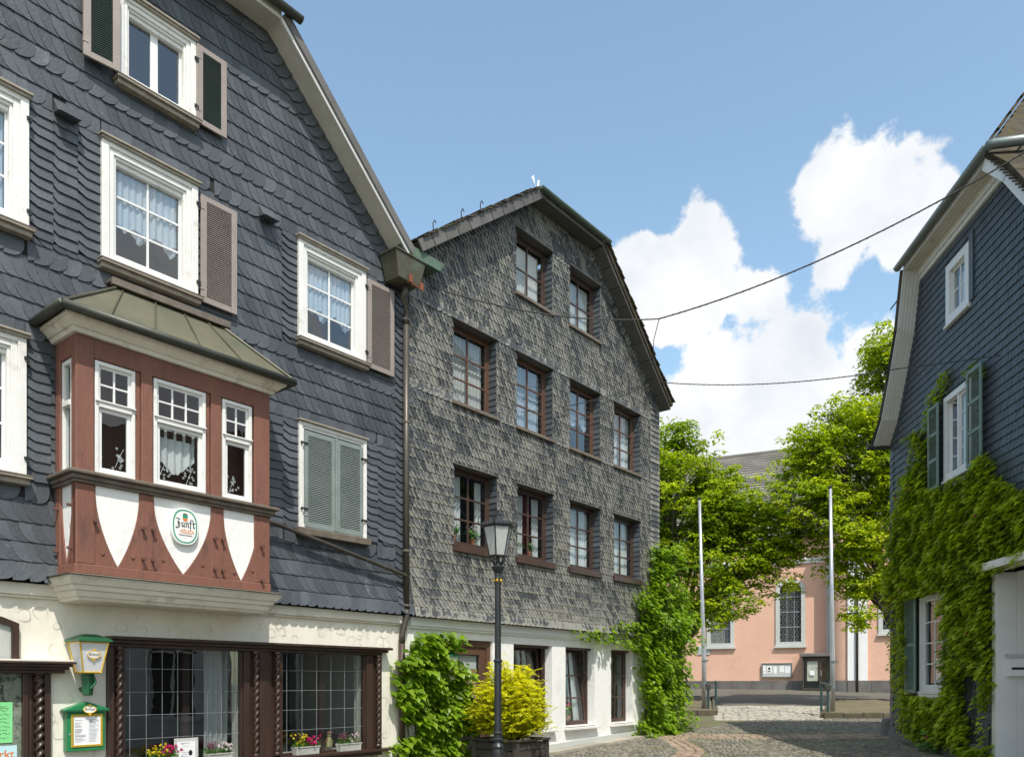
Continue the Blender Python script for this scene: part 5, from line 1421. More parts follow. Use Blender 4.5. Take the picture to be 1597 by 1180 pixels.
def brown_window(root, a, b, c, d, cols, rows, mat='brown_frame', rec=.17, curtain=None, gmat='glass', lintel=True, sillmat='sill_brown', tilt=0, sillh=.07, slated=True, fr=.06):
    f = MB(); y0, y1 = rec, rec + .07; cs = .05
    f.box(a, a + cs, y0, y1, c, d); f.box(b - cs, b, y0, y1, c, d); f.box(a + cs, b - cs, y0, y1, d - cs, d); f.box(a + cs, b - cs, y0, y1, c, c + cs)
    w = f.build('window', mat, root, bevel=.004)
    sash(w, a + cs + .002, b - cs - .002, c + cs, d - cs, rec + .008, cols, rows, mat, bar=.035, frame=fr, gmat=gmat, d=.045, tilt=tilt)
    s = MB(); s.box(a - .03, b + .03, -.075, rec, c - sillh, c - .003); s.build('sill', sillmat, w, bevel=.006)
    if lintel:
        l = MB(); l.box(a - .02, b + .02, -.05, rec - .002, d - .004, d + .018); l.build('lintel_board', 'soffit_dark', w)
    if slated:   # slated reveals
        for k in range(int((d - c) / .125)):
            z = c + k * .125
            for x, sg_ in ((b, -1), (a, 1)):
                m = MB(); e = .018 + rng.uniform(0, .006)
                m.hexa([(x, -.02, z), (x + sg_ * e, -.03, z), (x + sg_ * e, rec, z), (x, rec, z)], [(x, -.02, z + .13), (x + sg_ * .006, -.015, z + .13), (x + sg_ * .006, rec, z + .13), (x, rec, z + .13)])
                m.build('reveal_slate', 'slate_blue', w)
    X0, X1, Z0, Z1 = a + cs + fr, b - cs - fr, c + cs + fr, d - cs - fr; y = rec + .13
    if curtain == 'blind': curtain_mesh(X0, X1, Z0, Z1, y, .006).build('curtain', 'blind_white', w)
    if curtain == 'lace': curtain_mesh(X0, X1, Z0, Z1, y, .018).build('curtain', 'lace', w)
    if curtain == 'short':
        curtain_mesh(X0, X1, Z0, Z1, y, .02, zlow=lambda t: Z0 + (Z1 - Z0) * (.40 + .10 * abs(math.sin(7 * t)))).build('curtain', 'lace', w)
    if curtain == 'sides':
        curtain_mesh(X0, X0 + (X1 - X0) * .38, Z0, Z1, y, .02).build('curtain', 'lace', w)
        curtain_mesh(X1 - (X1 - X0) * .18, X1, Z0, Z1, y + .03, .02).build('curtain', 'lace', w)
    if curtain == 'red':
        curtain_mesh(X0, X0 + (X1 - X0) * .45, Z0, Z1, y + .02, .02).build('curtain', 'lace', w)
        curtain_mesh(X0 + (X1 - X0) * .52, X0 + (X1 - X0) * .74, Z0, Z1, y + .04, .03).build('curtain', 'curtain_red', w)
        curtain_mesh(X1 - (X1 - X0) * .22, X1, Z0, Z1, y + .02, .02).build('curtain', 'curtain', w)
    if curtain == 'drape':
        mm = curtain_mesh(0, 1, Z0, Z1, y + .05, .03, waves=5)
        mm.v = [(X0 + (X1 - X0) * (.35 + .5 * (1 - (zz - Z0) / (Z1 - Z0)) * .7 + xx * .28), yy, zz) for xx, yy, zz in mm.v]
        mm.build('curtain', 'curtain', w)
    return w
for r_ in rowsA: brown_window(house2, *r_, 2, 2, 'brown_frame_dark', curtain='blind')
for r_, cu, gm in zip(rowsB, ('blind', 'blind', 'short', 'lace'), ('glass', 'glass_blue', 'glass_blue', 'glass')): brown_window(house2, *r_, 2, 3, 'brown_frame', curtain=cu, gmat=gm)
for r_, cu in zip(rowsC, ('sides', 'red', 'lace', 'lace')): brown_window(house2, *r_, 2, 3, 'brown_frame_dark', curtain=cu, sillh=.14, sillmat='brown_frame_dark')
for k, r_ in enumerate(G): brown_window(house2, *r_, 2, 3, 'brown_frame_dark', rec=.19, curtain='drape' if k < 2 else None, lintel=False, sillh=.0031, sillmat='white_clean', tilt=.09 if k < 2 else 0, slated=False)
for k, (a, b, c, d) in enumerate(G):
    MB().box(a - .06, b + .08, -.13, .0, c - .075, c - .02).build('stone_sill', 'white_paint', house2, bevel=.008)
    MB().box(a, b, .0, .20, c - .0, c + .012).build('inner_ledge', 'white_paint', house2)
    MB().box(a - .01, b + .01, .10, .19, d - .055, d - .003).build('roller_box', 'brown_frame_dark', house2)
# door
a, b, c, d = DR
m = MB(); m.box(a, a + .10, .05, .2, c, d); m.box(b - .12, b, .05, .2, c, d); m.box(a + .1, b - .12, .05, .2, d - .13, d); m.build('door_frame', 'brown_frame', house2, bevel=.006)
m = MB(); m.box(a + .10, a + .24, .08, .13, c, d - .13); m.box(b - .30, b - .12, .08, .13, c, d - .13); m.box(a + .24, b - .30, .08, .13, d - .28, d - .13); m.box(a + .24, b - .3, .08, .13, c, c + .5); m.box(a + .24, b - .3, .085, .125, -1.05 + EYE, -.95 + EYE)
dr = m.build('door', 'brown_frame', house2, bevel=.006)
g = MB(); g.add([(a + .24, .10, c + .5), (b - .3, .10, c + .5), (b - .3, .10, d - .28), (a + .24, .10, d - .28)], [(0, 1, 2, 3)]); g.build('pane', 'glass', dr)
MB().box(a + .25, b - .31, .15, .155, -.93 + EYE, d - .55).build('woven_blind', 'blind_tan', dr)
MB().box(a + .25, b - .31, .16, .165, d - .55, d - .29).build('lace_panel', 'lace', dr)
# plinth with sloping top
m = MB(); gx = [(s_, P1.W(s_, 0, 0).y) for s_ in (DR[1] + .1, 4, 5.5, 7, W2 + .03)]
for (sa, ya), (sb, yb) in zip(gx[:-1], gx[1:]):
    m.hexa([(sa, -.05, gz(ya) - .3), (sb, -.05, gz(yb) - .3), (sb, .0, gz(yb) - .3), (sa, .0, gz(ya) - .3)], [(sa, -.045, gz(ya) + .16), (sb, -.045, gz(yb) + .16), (sb, 0, gz(yb) + .17), (sa, 0, gz(ya) + .17)])
m.build('plinth', 'church_grey', house2)
# strip of paving along the facade
m = MB()
for k in range(26):
    sa, sb = -1.2 + k * .42, -1.2 + (k + 1) * .42 - .012; ya, yb = P1.W(sa, 0, 0).y, P1.W(sb, 0, 0).y
    m.hexa([(sa, -.42, gz(ya + .26) - .1), (sb, -.42, gz(yb + .26) - .1), (sb, -.052, gz(yb) - .1), (sa, -.052, gz(ya) - .1)], [(sa, -.42, gz(ya + .26) + .045), (sb, -.42, gz(yb + .26) + .045), (sb, -.052, gz(yb) + .05), (sa, -.052, gz(ya) + .05)])
m.build('kerb_strip', 'slab_pale', house2, kind='stuff')
# house number lantern by the door
t = local_empty(P1, 'door_lantern', S(702, .25), .25, Z(702, 1062, .25), 'white lantern with green lid and round emblem beside the brown door, half in the vine', 'lantern')
m = MB(); m.hexa([(-.065, -.065, 0), (.065, -.065, 0), (.065, .065, 0), (-.065, .065, 0)], [(-.10, -.10, .45), (.10, -.10, .45), (.10, .10, .45), (-.10, .10, .45)]); m.build('milk_glass', 'milk_glass', t, bevel=.006)
m = MB(); m.hexa([(-.125, -.125, .452), (.125, -.125, .452), (.125, .125, .452), (-.125, .125, .452)], [(-.06, -.06, .52), (.06, -.06, .52), (.06, .06, .52), (-.06, .06, .52)]); m.build('lid', 'lantern_green', t, bevel=.005)
m = MB(); m.tube([(0, .0, .50), (0, .25, .48)], .015, 6); m.build('arm', 'iron_black', t)
m = MB(); ellipse_ring(m, 0, .25, .055, .055, .066, .066, -.0, 24)
for zz in (.17, .325): m.prism([(-.012, zz), (.012, zz), (.012, zz + .012), (-.012, zz + .012)], -.001, .0)
o = m.build('emblem', 'ink_black', t); o.location = (0, -.091, 0); o.rotation_euler = (.078, 0, 0)
write('unn', 'ink_black', o, -.045, .238, .032, -.002, name='emblem_script')

# ---------------------------------------------------------------- HOUSE 3: blue slate house on the right, covered with creeper
PR = Plane(9.54, 20.0, -.1015, -.9948)
house3 = empty('creeper_house', (9.54, 20.0, 0), PR.rz, 'dark blue slate house with white soffits, green shutters and creeper, right edge', 'house')
S3, Z3 = PR.S, PR.Z
rk = [(-.05, 5.95 + EYE), (.5, 6.42 + EYE), (.98, 7.20 + EYE), (1.50, 8.15 + EYE), (1.88, 9.38 + EYE)]
KZ = 9.12 + EYE; kl3 = (1.88, 9.38 + EYE); kr3 = (5.75, 9.38 + EYE)
rk2 = [(9.4, 5.9 + EYE), (8.0, 6.9 + EYE), (6.5, 8.70 + EYE), (5.75, 9.38 + EYE)]
WU = (S3(1479), S3(1515), Z3(1497, 492), Z3(1497, 396))
WM = (S3(1475), S3(1519), Z3(1497, 739), Z3(1497, 604))
WL = (S3(1437), S3(1476), Z3(1455, 1078), Z3(1455, 925))
GZ3 = gz(19) + .1
NI = (S3(1556), S3(1556) + 3.0, -1.7 + EYE, 2.02 + EYE)
ch = [(-3.1 / 1.93, 1.0, 5.95 + EYE + .08)]
wb = MB(); wall_sheet(wb, 0, 9.4, -2.3 + EYE, 9.38 + EYE, [(w[0] + .08, w[1] - .08, w[2] + .08, w[3] - .08) for w in (WU, WM, WL)] + [NI], [(-3.10 / 1.93, 1.0, 5.95 + EYE + .05), (.90, 1.0, 9.38 + EYE + .90 * 5.75)], .3)
wb.build('facade_wall', 'slate_backing', house3)
m = MB(); m.box(0, .3, .3, 9, -.5, 5.9 + EYE, .5); m.box(9.1, 9.4, .3, 9, -.5, 5.9 + EYE); m.box(0, 9.4, 9, 9.3, -.5, 5.9 + EYE); m.build('side_wall', 'plaster_white', house3)
for z in (2.2 + EYE, 5.0 + EYE, 7.3 + EYE): MB().box(.32, 9.08, .31, 8.98, z, z + .2).build('storey_floor', 'room_dark', house3)
MB().box(.32, 9.08, 2.5, 2.6, -.4, 2.2 + EYE).build('room_partition', 'room_dark', house3)
MB().box(.32, 9.08, 2.5, 2.6, 2.42 + EYE, 5.0 + EYE).build('room_partition', 'room_dark', house3)
cl3 = []
for (a, za), (b, zb) in zip(rk[:-1], rk[1:]):
    k = (zb - za) / (b - a); cl3.append((za if za > 8 else -9, zb, (-k, 1.0, za - k * a)))
cl3 = [((-9 if i == 0 else c[0]), c[1], c[2]) for i, c in enumerate(cl3)]
for (a, za), (b, zb) in zip(rk2[:-1], rk2[1:]):
    k = (zb - za) / (b - a); cl3.append((za, zb, (-k, 1.0, za - k * a)))
cl3 += [(0, 30, (0, 1, 9.38 + EYE)), (0, 30, (-1, 0, -.0)), (0, 30, (1, 0, 9.4))]
sl = Slates(PR, [(w[0], w[1], w[2], w[3]) for w in (WU, WM, WL)] + [(NI[0] - .02, NI[1], NI[2], NI[3] + .12)] + [(0, .24, .2, 5.6 + EYE)], cl3, [], lambda z: .05 * max(0, 1 - (z - 2.05 - EYE) / .5) if z > 2.05 + EYE else 0, .019)
sl.rows(0, 9.2, gz(18) + .30, 9.38 + EYE, .162, .125, style='tri')
sl.holes = []
sl.column(0, .24, gz(19) + .2, 5.7 + EYE, .162, 'chevm', .014)
sl.hidden = [(0.2, 5.0, -9, 3.6 + EYE)]
for (a, za), (b, zb) in zip(rk[:-1], rk[1:]):
    A_ = math.atan2(zb - za, b - a); Ln = math.hypot(b - a, zb - za)
    for k in range(int(Ln / .15)):
        sl.piece('chevm', a + math.cos(A_) * k * .15, za + math.sin(A_) * k * .15, .17, .15, rot=-(math.pi / 2 - A_), extra=.016, H=.18)
sl.build(house3, 'slate_right')
m = MB()
for k in range(9):
    sa, sb = k * 1.04, (k + 1) * 1.04 - .008
    if sa > NI[0] - .3: break
    sb = min(sb, NI[0] - .02); ya, yb = PR.W(sa, 0, 0).y, PR.W(sb, 0, 0).y
    MB().hexa([(sa, -.09, gz(ya) - .3), (sb, -.09, gz(yb) - .3), (sb, .0, gz(yb) - .3), (sa, 0, gz(ya) - .3)], [(sa, -.075, gz(18) + .28), (sb, -.075, gz(18) + .28), (sb, 0, gz(18) + .30), (sa, 0, gz(18) + .30)]).build('plinth_stone', 'stone_grey', house3, bevel=.015)
gable_roof(house3, [[rk2[0], rk2[1], rk2[2], rk2[3]][:], rk], kl3, kr3, .38, 9.2, 'white_paint', 'white_paint', 'roof_tile', vw=.04, slab=.10, gutter='gutter_zinc', gr=.085, gl=(.12, .25), hip=1.85)
# grooved boarding under the roof edge: every board is a piece
for line in (rk,):
    for (A, B) in zip(line[:-1], line[1:]):
        for q in range(5):
            m = MB(); along(m, A, B, -.022, -.001, -.375 + q * .073, -.375 + q * .073 + .060, .02); m.build('soffit_plank', 'white_paint', house3, bevel=.004)
for q in range(5):
    MB().box(kl3[0] - .1, kr3[0], -.375 + q * .073, -.375 + q * .073 + .060, kl3[1] - .022 + (.0 if q > 1 else .012), kl3[1] - .001).build('soffit_plank', 'cream_board', house3, bevel=.004)
MB().box(kl3[0] - .08, kr3[0] + .05, -.11, -.0, kl3[1] - .16, kl3[1] - .023).build('frieze_board', 'white_paint', house3, bevel=.006)
MB().box(kl3[0] - .08, kr3[0] + .05, -.07, -.0, kl3[1] - .25, kl3[1] - .161).build('frieze_board', 'white_paint', house3, bevel=.006)
# right-hand verge: white board and tiles stepping down
for (A, B) in zip(rk2[:-1], rk2[1:]):
    m = MB(); along(m, A, B, -.16, .03, -.44, -.40, .02); m.build('verge_board', 'white_paint', house3, bevel=.006)
a, b = Vector(rk2[1]), Vector(rk2[3]); n_ = Vector((.6, .8))
for k in range(22):
    for row in range(3):
        p = b + (a - b) * (k / 22) + Vector((0, .06)); q = b + (a - b) * ((k + 1.3) / 22) + Vector((0, .06)); y0 = -.50 + row * .22
        m = MB(); m.prism([tuple(p + n_ * .03), tuple(q + n_ * .09), tuple(q + n_ * .12), tuple(p + n_ * .06)], y0, y0 + .215); m.build('roof_tile', 'roof_tile', house3)
hf = (kr3[0] - kl3[0]) / 2; sl3 = min(1.2, abs((rk[-1][1] - rk[-2][1]) / (rk[-1][0] - rk[-2][0]))); ry3 = hf * sl3 / 1.85; rz3 = kl3[1] + hf * sl3 + .16; NR = 14
for row in range(NR):
    t = row / NR; y = -.43 + (ry3 + .43) * t; z = kl3[1] + .20 + (rz3 - kl3[1] - .16) * t; dy, dz_ = (ry3 + .43) / NR, (rz3 - kl3[1] - .16) / NR
    x = kl3[0] + hf * t + (row % 2) * .1
    while x < kr3[0] - hf * t - .1:
        m = MB(); m.hexa([(x, y, z), (x + .21, y, z), (x + .21, y + dy, z + dz_), (x, y + dy, z + dz_)], [(x, y - .045, z + .03 + rng.uniform(0, .012)), (x + .205, y - .045, z + .03), (x + .21, y + dy - .012, z + dz_ + .01), (x, y + dy - .012, z + dz_ + .01)]); m.build('roof_tile', 'roof_tile', house3); x += .22
m = MB(); m.tube([(kr3[0] + .24, -.50, kl3[1] + .10), (kr3[0] + .30, -.46, kl3[1] + .09), (kr3[0] + .36, .3, kl3[1] + .11), (kr3[0] + .40, 3.0, kl3[1] + .13)], .085, 12); m.build('gutter', 'gutter_zinc', house3, smooth=True)
m = MB(); m.tube([(-.12, -.55, 5.93 + EYE), (-.10, -.2, 5.93 + EYE), (-.10, 4, 5.93 + EYE)], .075, 12); m.build('eaves_gutter', 'gutter_dark', house3)

def white_frame(root, w, cs, cols, rows, y=-.05, gmat='glass', mat='white_clean', split=None, casement=None):
    x0, x1, z0, z1 = w; f = MB()
    f.box(x0, x0 + cs, y, .10, z0, z1); f.box(x1 - cs, x1, y, .10, z0, z1); f.box(x0 + cs, x1 - cs, y, .10, z1 - cs, z1); f.box(x0 + cs, x1 - cs, y, .10, z0, z0 + cs)
    o = f.build('window', mat, root, bevel=.006)
    s = MB(); s.box(x0 - .02, x1 + .02, y - .04, .0, z0 - .05, z0 - .002); s.build('sill', mat, o, bevel=.005)
    if casement is None: sash(o, x0 + cs, x1 - cs, z0 + cs, z1 - cs, y + .07, cols, rows, mat, gmat=gmat, split=split, bar=.03, frame=.05)
    return o
wu = white_frame(house3, WU, .17, 2, 2, -.06)
sh_ = MB().box(WU[1] + .0, WU[1] + .16, -.05, -.02, WU[2] + .05, WU[3] + .14).build('shutter_track', 'slate_right', house3)
curtain_mesh(WU[0] + .2, WU[1] - .2, WU[2] + .2, WU[3] - .9 + .6, .12, .01).build('curtain', 'curtain', wu)
wm = white_frame(house3, WM, .12, 2, 3, -.05, casement=1)
xa, xb = WM[0] + .12, WM[1] - .12; xm = (xa + xb) / 2
sash(wm, xm + .03, xb, WM[2] + .12, WM[3] - .12, .0, 1, 4, 'white_clean', bar=.028, frame=.055)
MB().box(xm - .03, xm + .03, -.03, .08, WM[2] + .12, WM[3] - .12).build('mullion', 'white_clean', wm, bevel=.004)
# open leaf, swung inwards, with white curtain
m0 = len(COL.objects); lf = MB(); n = 4
hgt = WM[3] - WM[2] - .24; wd = xm - xa - .04
lf.box(0, .05, 0, .04, 0, hgt); lf.box(wd - .05, wd, 0, .04, 0, hgt); lf.box(.05, wd - .05, 0, .04, 0, .05); lf.box(.05, wd - .05, 0, .04, hgt - .05, hgt)
for k in (1, 2, 3): lf.box(.05, wd - .05, .008, .03, hgt * k / 4 - .014, hgt * k / 4 + .014)
o = lf.build('open_leaf', 'white_clean', wm); o.location = (xa + .01, .03, WM[2] + .12); o.rotation_euler = (0, 0, R(62))
g = MB(); g.add([(.05, .02, .05), (wd - .05, .02, .05), (wd - .05, .02, hgt - .05), (.05, .02, hgt - .05)], [(0, 1, 2, 3)]); o = g.build('pane', 'glass', wm); o.location = (xa + .01, .03, WM[2] + .12); o.rotation_euler = (0, 0, R(62))
mm = curtain_mesh(xa + .02, xm - .02, WM[2] + .14, WM[3] - .13, .22, .03); mm.v = [(xx - .10 * (zz - WM[2]) + .12, yy, zz) for xx, yy, zz in mm.v]; mm.build('curtain', 'curtain', wm)
wl = white_frame(house3, WL, .10, 2, 4, -.05)
MB().box(WL[0] + .0, WL[1] - .0, -.075, -.0, WL[2] - .14, WL[2] - .052).build('sill_board', 'white_paint', wl, bevel=.006)
MB().box(WL[0] + .35, WL[0] + .70, .14, .145, WL[2] + .2, WL[2] + .75).build('notice_sheet', 'paper', wl)
MB().box(WL[1] - .55, WL[1] - .2, .14, .145, WL[2] + .7, WL[2] + 1.02).build('notice_sheet', 'paper', wl)
# green shutters
swm = (S3(1474) - S3(1458))
shutter(house3, S3(1458), WM[0] - .02, WM[2] - .10, WM[3] - .05, -.16, 'shutter_deep', 'shutter_deep', fr=.07, sections=3, label='green louvred shutter left of the open upper window')
shutter(house3, WM[1] + .01, WM[1] + .62, WM[2] - .05, WM[3] + .06, -.16, 'shutter_deep', 'shutter_deep', fr=.07, sections=3, label='green louvred shutter right of the open upper window, standing off the wall')
shutter(house3, S3(1420), WL[0] - .02, WL[2] - .04, WL[3] + .02, -.14, 'shutter_deep', 'shutter_deep', fr=.07, sections=2, label='green louvred shutter left of the lower window, edged by creeper')
shutter(house3, WL[1] + .01, WL[1] + .60, WL[2] - .04, WL[3] + .02, -.09, 'shutter_deep', 'shutter_deep', fr=.07, sections=2, label='green louvred shutter right of the lower window, mostly under creeper')
# entrance recess
m = MB(); a, b, c, d = NI
m.box(a - .10, a + .06, -.06, .30, c, d); m.build('recess_jamb', 'white_clean', house3, bevel=.008)
m = MB(); m.box(a + .02, a + .055, .301, 1.3, c, d); m.build('recess_side', 'white_clean', house3)
m = MB(); m.box(a + .06, b, 1.3, 1.4, c, d); m.box(b, b + .1, -.06, 1.4, c, d); m.build('recess_back', 'white_clean', house3)
m = MB(); m.box(a - .1, b + .1, -.10, 1.4, d, d + .06); m.box(a - .10, b + .1, -.30, -.101, d + .02, d + .16); m.build('recess_canopy', 'white_paint', house3, bevel=.006)
MB().box(a + .06, b, -.05, 2.2, gz(13) - .15, gz(13) + .12).build('entrance_step', 'stone_grey', house3, bevel=.01)
# letter box on the recess wall
ly0 = .42
lp = PR.W(a + .055, ly0 + .19, Z3(1575, 1052))
wp = PR.W(a + .056, .30, .0); lb = empty('letter_box', (wp.x, wp.y, 1012 * 0 + EYE + (HY - 1054) / F * wp.y), PR.rz, 'grey metal letter box with black name strip on the white recess wall', 'letter box')
m = MB(); m.box(0, .10, -.19, .19, 0, .34); m.build('box_body', 'church_white', lb, bevel=.006)
m = MB(); m.hexa([(0, -.21, .342), (.13, -.21, .342), (.13, .21, .342), (0, .21, .342)], [(0, -.21, .41), (.09, -.21, .41), (.09, .21, .41), (0, .21, .41)]); m.build('flap', 'church_grey', lb, bevel=.005)
m = MB(); m.box(.1005, .104, -.13, .14, .12, .165); m.build('name_strip', 'ink_black', lb)

# ---------------------------------------------------------------- the church at the far end of the square
PC = Plane((1250 - CX) / F * 50, 50.0, .902, -.431)
church = empty('pink_church', (PC.o.x, PC.o.y, 0), PC.rz, 'pink baroque church with grey arched windows, slate roof and stone plinth', 'church')
SC_, ZC_ = PC.S, PC.Z
WT = 9.35 + EYE; GC = gz(52)
sR_ = SC_(1303)
def arch_hole(px0, px1, zt, zb): return (SC_(px0), SC_(px1), zb, zt)
AW = [arch_hole(1112, 1155, 6.5 + EYE, 2.25 + EYE), arch_hole(1210, 1256, 6.5 + EYE, 2.25 + EYE), arch_hole(1010, 1050, 6.5 + EYE, 2.25 + EYE)]
AW[0] = (AW[1][0] - 4.35, AW[1][1] - 4.35 + .0, AW[1][2], AW[1][3]); AW[2] = (AW[0][0] - 4.35, AW[0][1] - 4.35, AW[0][2], AW[0][3])
wb = MB(); wall_sheet(wb, -34, sR_, GC - .2, WT, [(a + .12, b - .12, c + .1, d - .1) for a, b, c, d in AW], (), .4)
wb.build('nave_wall', 'church_pink', church)
for k in range(26):
    x0 = sR_ - 1.25 * (k + 1); MB().box(x0, x0 + 1.24, -.12, .0, GC - .1, GC + .50 + .0).build('plinth_stone', 'plinth_stone', church, bevel=.01)
m = MB(); m.box(-34, sR_, -.12, -.0, 7.40 + EYE, 7.56 + EYE); m.box(-34, sR_, -.20, -.0, 7.561 + EYE, 7.72 + EYE); m.build('string_course', 'church_white', church, bevel=.02)
m = MB(); m.box(-34, sR_, -.25, 0, WT - .28, WT - .1); m.box(-34, sR_, -.42, 0, WT - .10, WT + .12); m.build('eaves_cornice', 'church_white', church, bevel=.02)
m = MB(); m.box(SC_(1289), sR_, -.08, .0, GC + .5, 7.39 + EYE); m.build('pilaster', 'church_grey', church)
def arched_window(root, w, y=-.10, fw=.24, rows=14):
    x0, x1, z0, z1 = w; cx = (x0 + x1) / 2; r = (x1 - x0) / 2; zs = z1 - r * .82
    def outline(g, n=14):
        rr = r - g; o = [(x0 + g, z0 + g), (x1 - g, z0 + g)]
        for k in range(n + 1):
            t = math.pi * k / n; o.append((cx + rr * math.cos(t), zs + (z1 - zs - g) * math.sin(t)))
        return o
    A, B = outline(0), outline(fw); n = len(A); m = MB()
    v = [(p[0], y, p[1]) for p in A] + [(p[0], y, p[1]) for p in B] + [(p[0], .3, p[1]) for p in B] + [(p[0], .0, p[1]) for p in A]
    f = []
    for i in range(n):
        j = (i + 1) % n; f += [(i, j, j + n, i + n), (i + n, j + n, j + 2 * n, i + 2 * n), (i, i + 3 * n, j + 3 * n, j)]
    m.add(v, f, .5); m.box(x0 - .08, x1 + .08, y - .08, .0, z0 - .12, z0 - .0)
    o = m.build('arched_window', 'church_grey', root)
    # corner infill between arch and the square wall opening
    g = MB(); g.add([(p[0], .10, p[1]) for p in B], [list(range(n))]); g.build('pane', 'glass_shop', o)
    b = MB(); b.add([(p[0], .40, p[1]) for p in outline(fw * .5)], [list(range(n))]); b.build('dark_interior', 'room_dark', o)
    c = MB()
    for side in (-1, 1):
        ed = [p for p in A[2:] if (p[0] - cx) * side >= -1e-6]; ex = x1 if side > 0 else x0
        ed = sorted(ed, key=lambda p: p[1]); poly = ed + [(ex, z1)]
        c.prism([(p[0], p[1]) for p in poly], -.002 - .0, .1)
    c.build('spandrel', 'church_pink', o)
    l = MB(); X0, X1 = x0 + fw, x1 - fw; nn = 7; cw = (X1 - X0) / nn; chh = cw * .86; k = 0; z = z0 + fw
    while z < z1 - fw:
        for i in range(nn + 1):
            xc = X0 + cw * (i + (.5 if k % 2 else 0))
            if abs(xc - cx) < (X1 - X0) / 2 and (z < zs or ((xc - cx) / (r - fw)) ** 2 + ((z - zs) / (z1 - zs - fw)) ** 2 < .93):
                rr = cw * .30; pts = [(xc + rr * math.cos(t * math.pi / 3 + .52), .07, z + rr * math.sin(t * math.pi / 3 + .52)) for t in range(7)]
                l.tube(pts, .012, 3)
        if k % 6 == 0 and z < zs: l.box(X0, X1, .05, .075, z - .03, z + .03)
        z += chh; k += 1
    for x in (X0 + (X1 - X0) * .33, X0 + (X1 - X0) * .67): l.box(x - .018, x + .018, .055, .085, z0 + fw, zs)
    l.build('lead_lattice', 'ink_grey', o, kind='stuff')
for w in AW: arched_window(church, w)
# slate roof, hipped, with slightly wavy courses
m = MB(); zr = 16.5 + EYE; x0, x1, y0 = -34, sR_ + 8, -.5
n = 34; course = MB()
for k in range(n):
    t0, t1 = k / n, (k + 1.15) / n; ya, yb = y0 + 7.5 * t0, y0 + 7.5 * t1; za, zb = WT + .1 + (zr - WT) * t0, WT + .1 + (zr - WT) * t1
    xl0 = -26 + 9.0 * t0 * 0
    pts = 24; va = [(xl0 + (x1 - xl0) * i / pts, ya - .05, za + .06 + .03 * math.sin(i * 1.7 + k)) for i in range(pts + 1)]; vb = [(xl0 + (x1 - xl0) * i / pts, yb, zb) for i in range(pts + 1)]
    course.add(va + vb + [(p[0], p[1] + .04, p[2] - .10) for p in va], [(i, i + 1, pts + 2 + i, pts + 1 + i) for i in range(pts)] + [(2 * pts + 2 + i, 2 * pts + 3 + i, i + 1, i) for i in range(pts)])
course.build('roof', 'church_slate', church)
m = MB(); m.box(-26, x1, y0 + 7.3, y0 + 7.9, zr - .05, zr + .14); m.build('ridge', 'church_slate', church)
MB().add([(-34, .4, 0), (-34, 14, 0), (-34, 14, WT), (-34, .4, WT)], [(0, 1, 2, 3)]).build('end_wall', 'church_pink', church)
# projecting transept with rounded corner, nearer to the viewer
TX = (1322 - CX) / F * 44.6


def CL(x, y): d = Vector((x, y)) - PC.o; return (d.dot(PC.u), -d.dot(PC.n))
c0 = CL((1322 - CX) / F * 47.3, 47.3); tl_ = c0[0]; ty = c0[1]
TW = 18
rad = 1.0
SL_, SR2 = CL(*(PC.W(0, 0, 0).xy))[0], 0
sa = sR_ + .0
xw0 = tl_; holes = []
WR = (xw0 + 1.75 + .95, xw0 + 1.75 + .95 + 2.0, 2.9 + EYE - .1, 6.3 + EYE)
a_ = Vector((((1372 - CX) / F) * 1.0, 1.0)); 
def TS(px):      # local x on the transept plane for a photograph column
    a = (px - CX) / F; k = -ty; y = (k + PC.o.dot(PC.n)) / (a * PC.n.x + PC.n.y); return (Vector((a * y, y)) - PC.o).dot(PC.u), y
s1322, y1322 = TS(1322); s1353, y1353 = TS(1353); s1370, y1370 = TS(1370)
WR = (s1370, s1370 + 2.0, (HY - 988) / F * y1370 + EYE, (HY - 880) / F * y1370 + EYE)
wb = MB(); wall_sheet(wb, s1322, s1322 + TW, GC - .8, WT + .3, [(WR[0] + .1, WR[1] - .1, WR[2] + .1, WR[3] - .1)], (), .4, ty)
wb.build('transept_wall', 'church_pink', church)
m = MB(); n = 10; pr = []
for k in range(n + 1):
    t = math.pi / 2 * k / n; pr.append((s1322 - 1.05 * math.sin(t), ty + 1.05 * (1 - math.cos(t))))
pr.append((s1322 - 1.05, 0.0))
v = [(x, y, z) for z in (GC - .8, WT + .3) for x, y in pr]; L = len(pr)
m.add(v, [(i, i + 1, L + i + 1, L + i) for i in range(L - 1)], .5); m.build('rounded_corner', 'church_pink', church, smooth=True)
m = MB(); m.box(s1322, s1353, ty - .14, ty - .0, GC - .3, WT - .2); m.build('white_pilaster', 'church_white', church, bevel=.01)
xp = TS(1337)[0]
m = MB(); m.tube([(xp, ty - .22, GC - .3), (xp, ty - .22, WT)], .075, 10); m.build('downpipe', 'pipe_brown', church, smooth=True)
for k in range(9):
    x0 = s1322 - .0 + 1.3 * k; MB().box(x0, x0 + 1.29, ty - .22, ty - .0, GC - .6, GC + .52 - .0).build('plinth_stone', 'plinth_stone', church, bevel=.01)
m = MB(); v = [(s1322 - (1.05 + .14) * math.sin(math.pi / 2 * k / n), ty + 1.05 - (1.05 + .16) * math.cos(math.pi / 2 * k / n), z) for z in (GC - .6, GC + .52) for k in range(n + 1)]
m.add(v, [(i, i + 1, n + 2 + i, n + 1 + i) for i in range(n)], .5); m.build('plinth_round', 'plinth_stone', church, smooth=True)
m = MB(); m.box(s1322 - 1.2, s1322 + TW, ty - .2, 0, WT - .0, WT + .22); m.box(s1322 - 1.35, s1322 + TW, ty - .38, 0, WT + .221, WT + .42); m.build('eaves_cornice', 'church_white', church, bevel=.02)
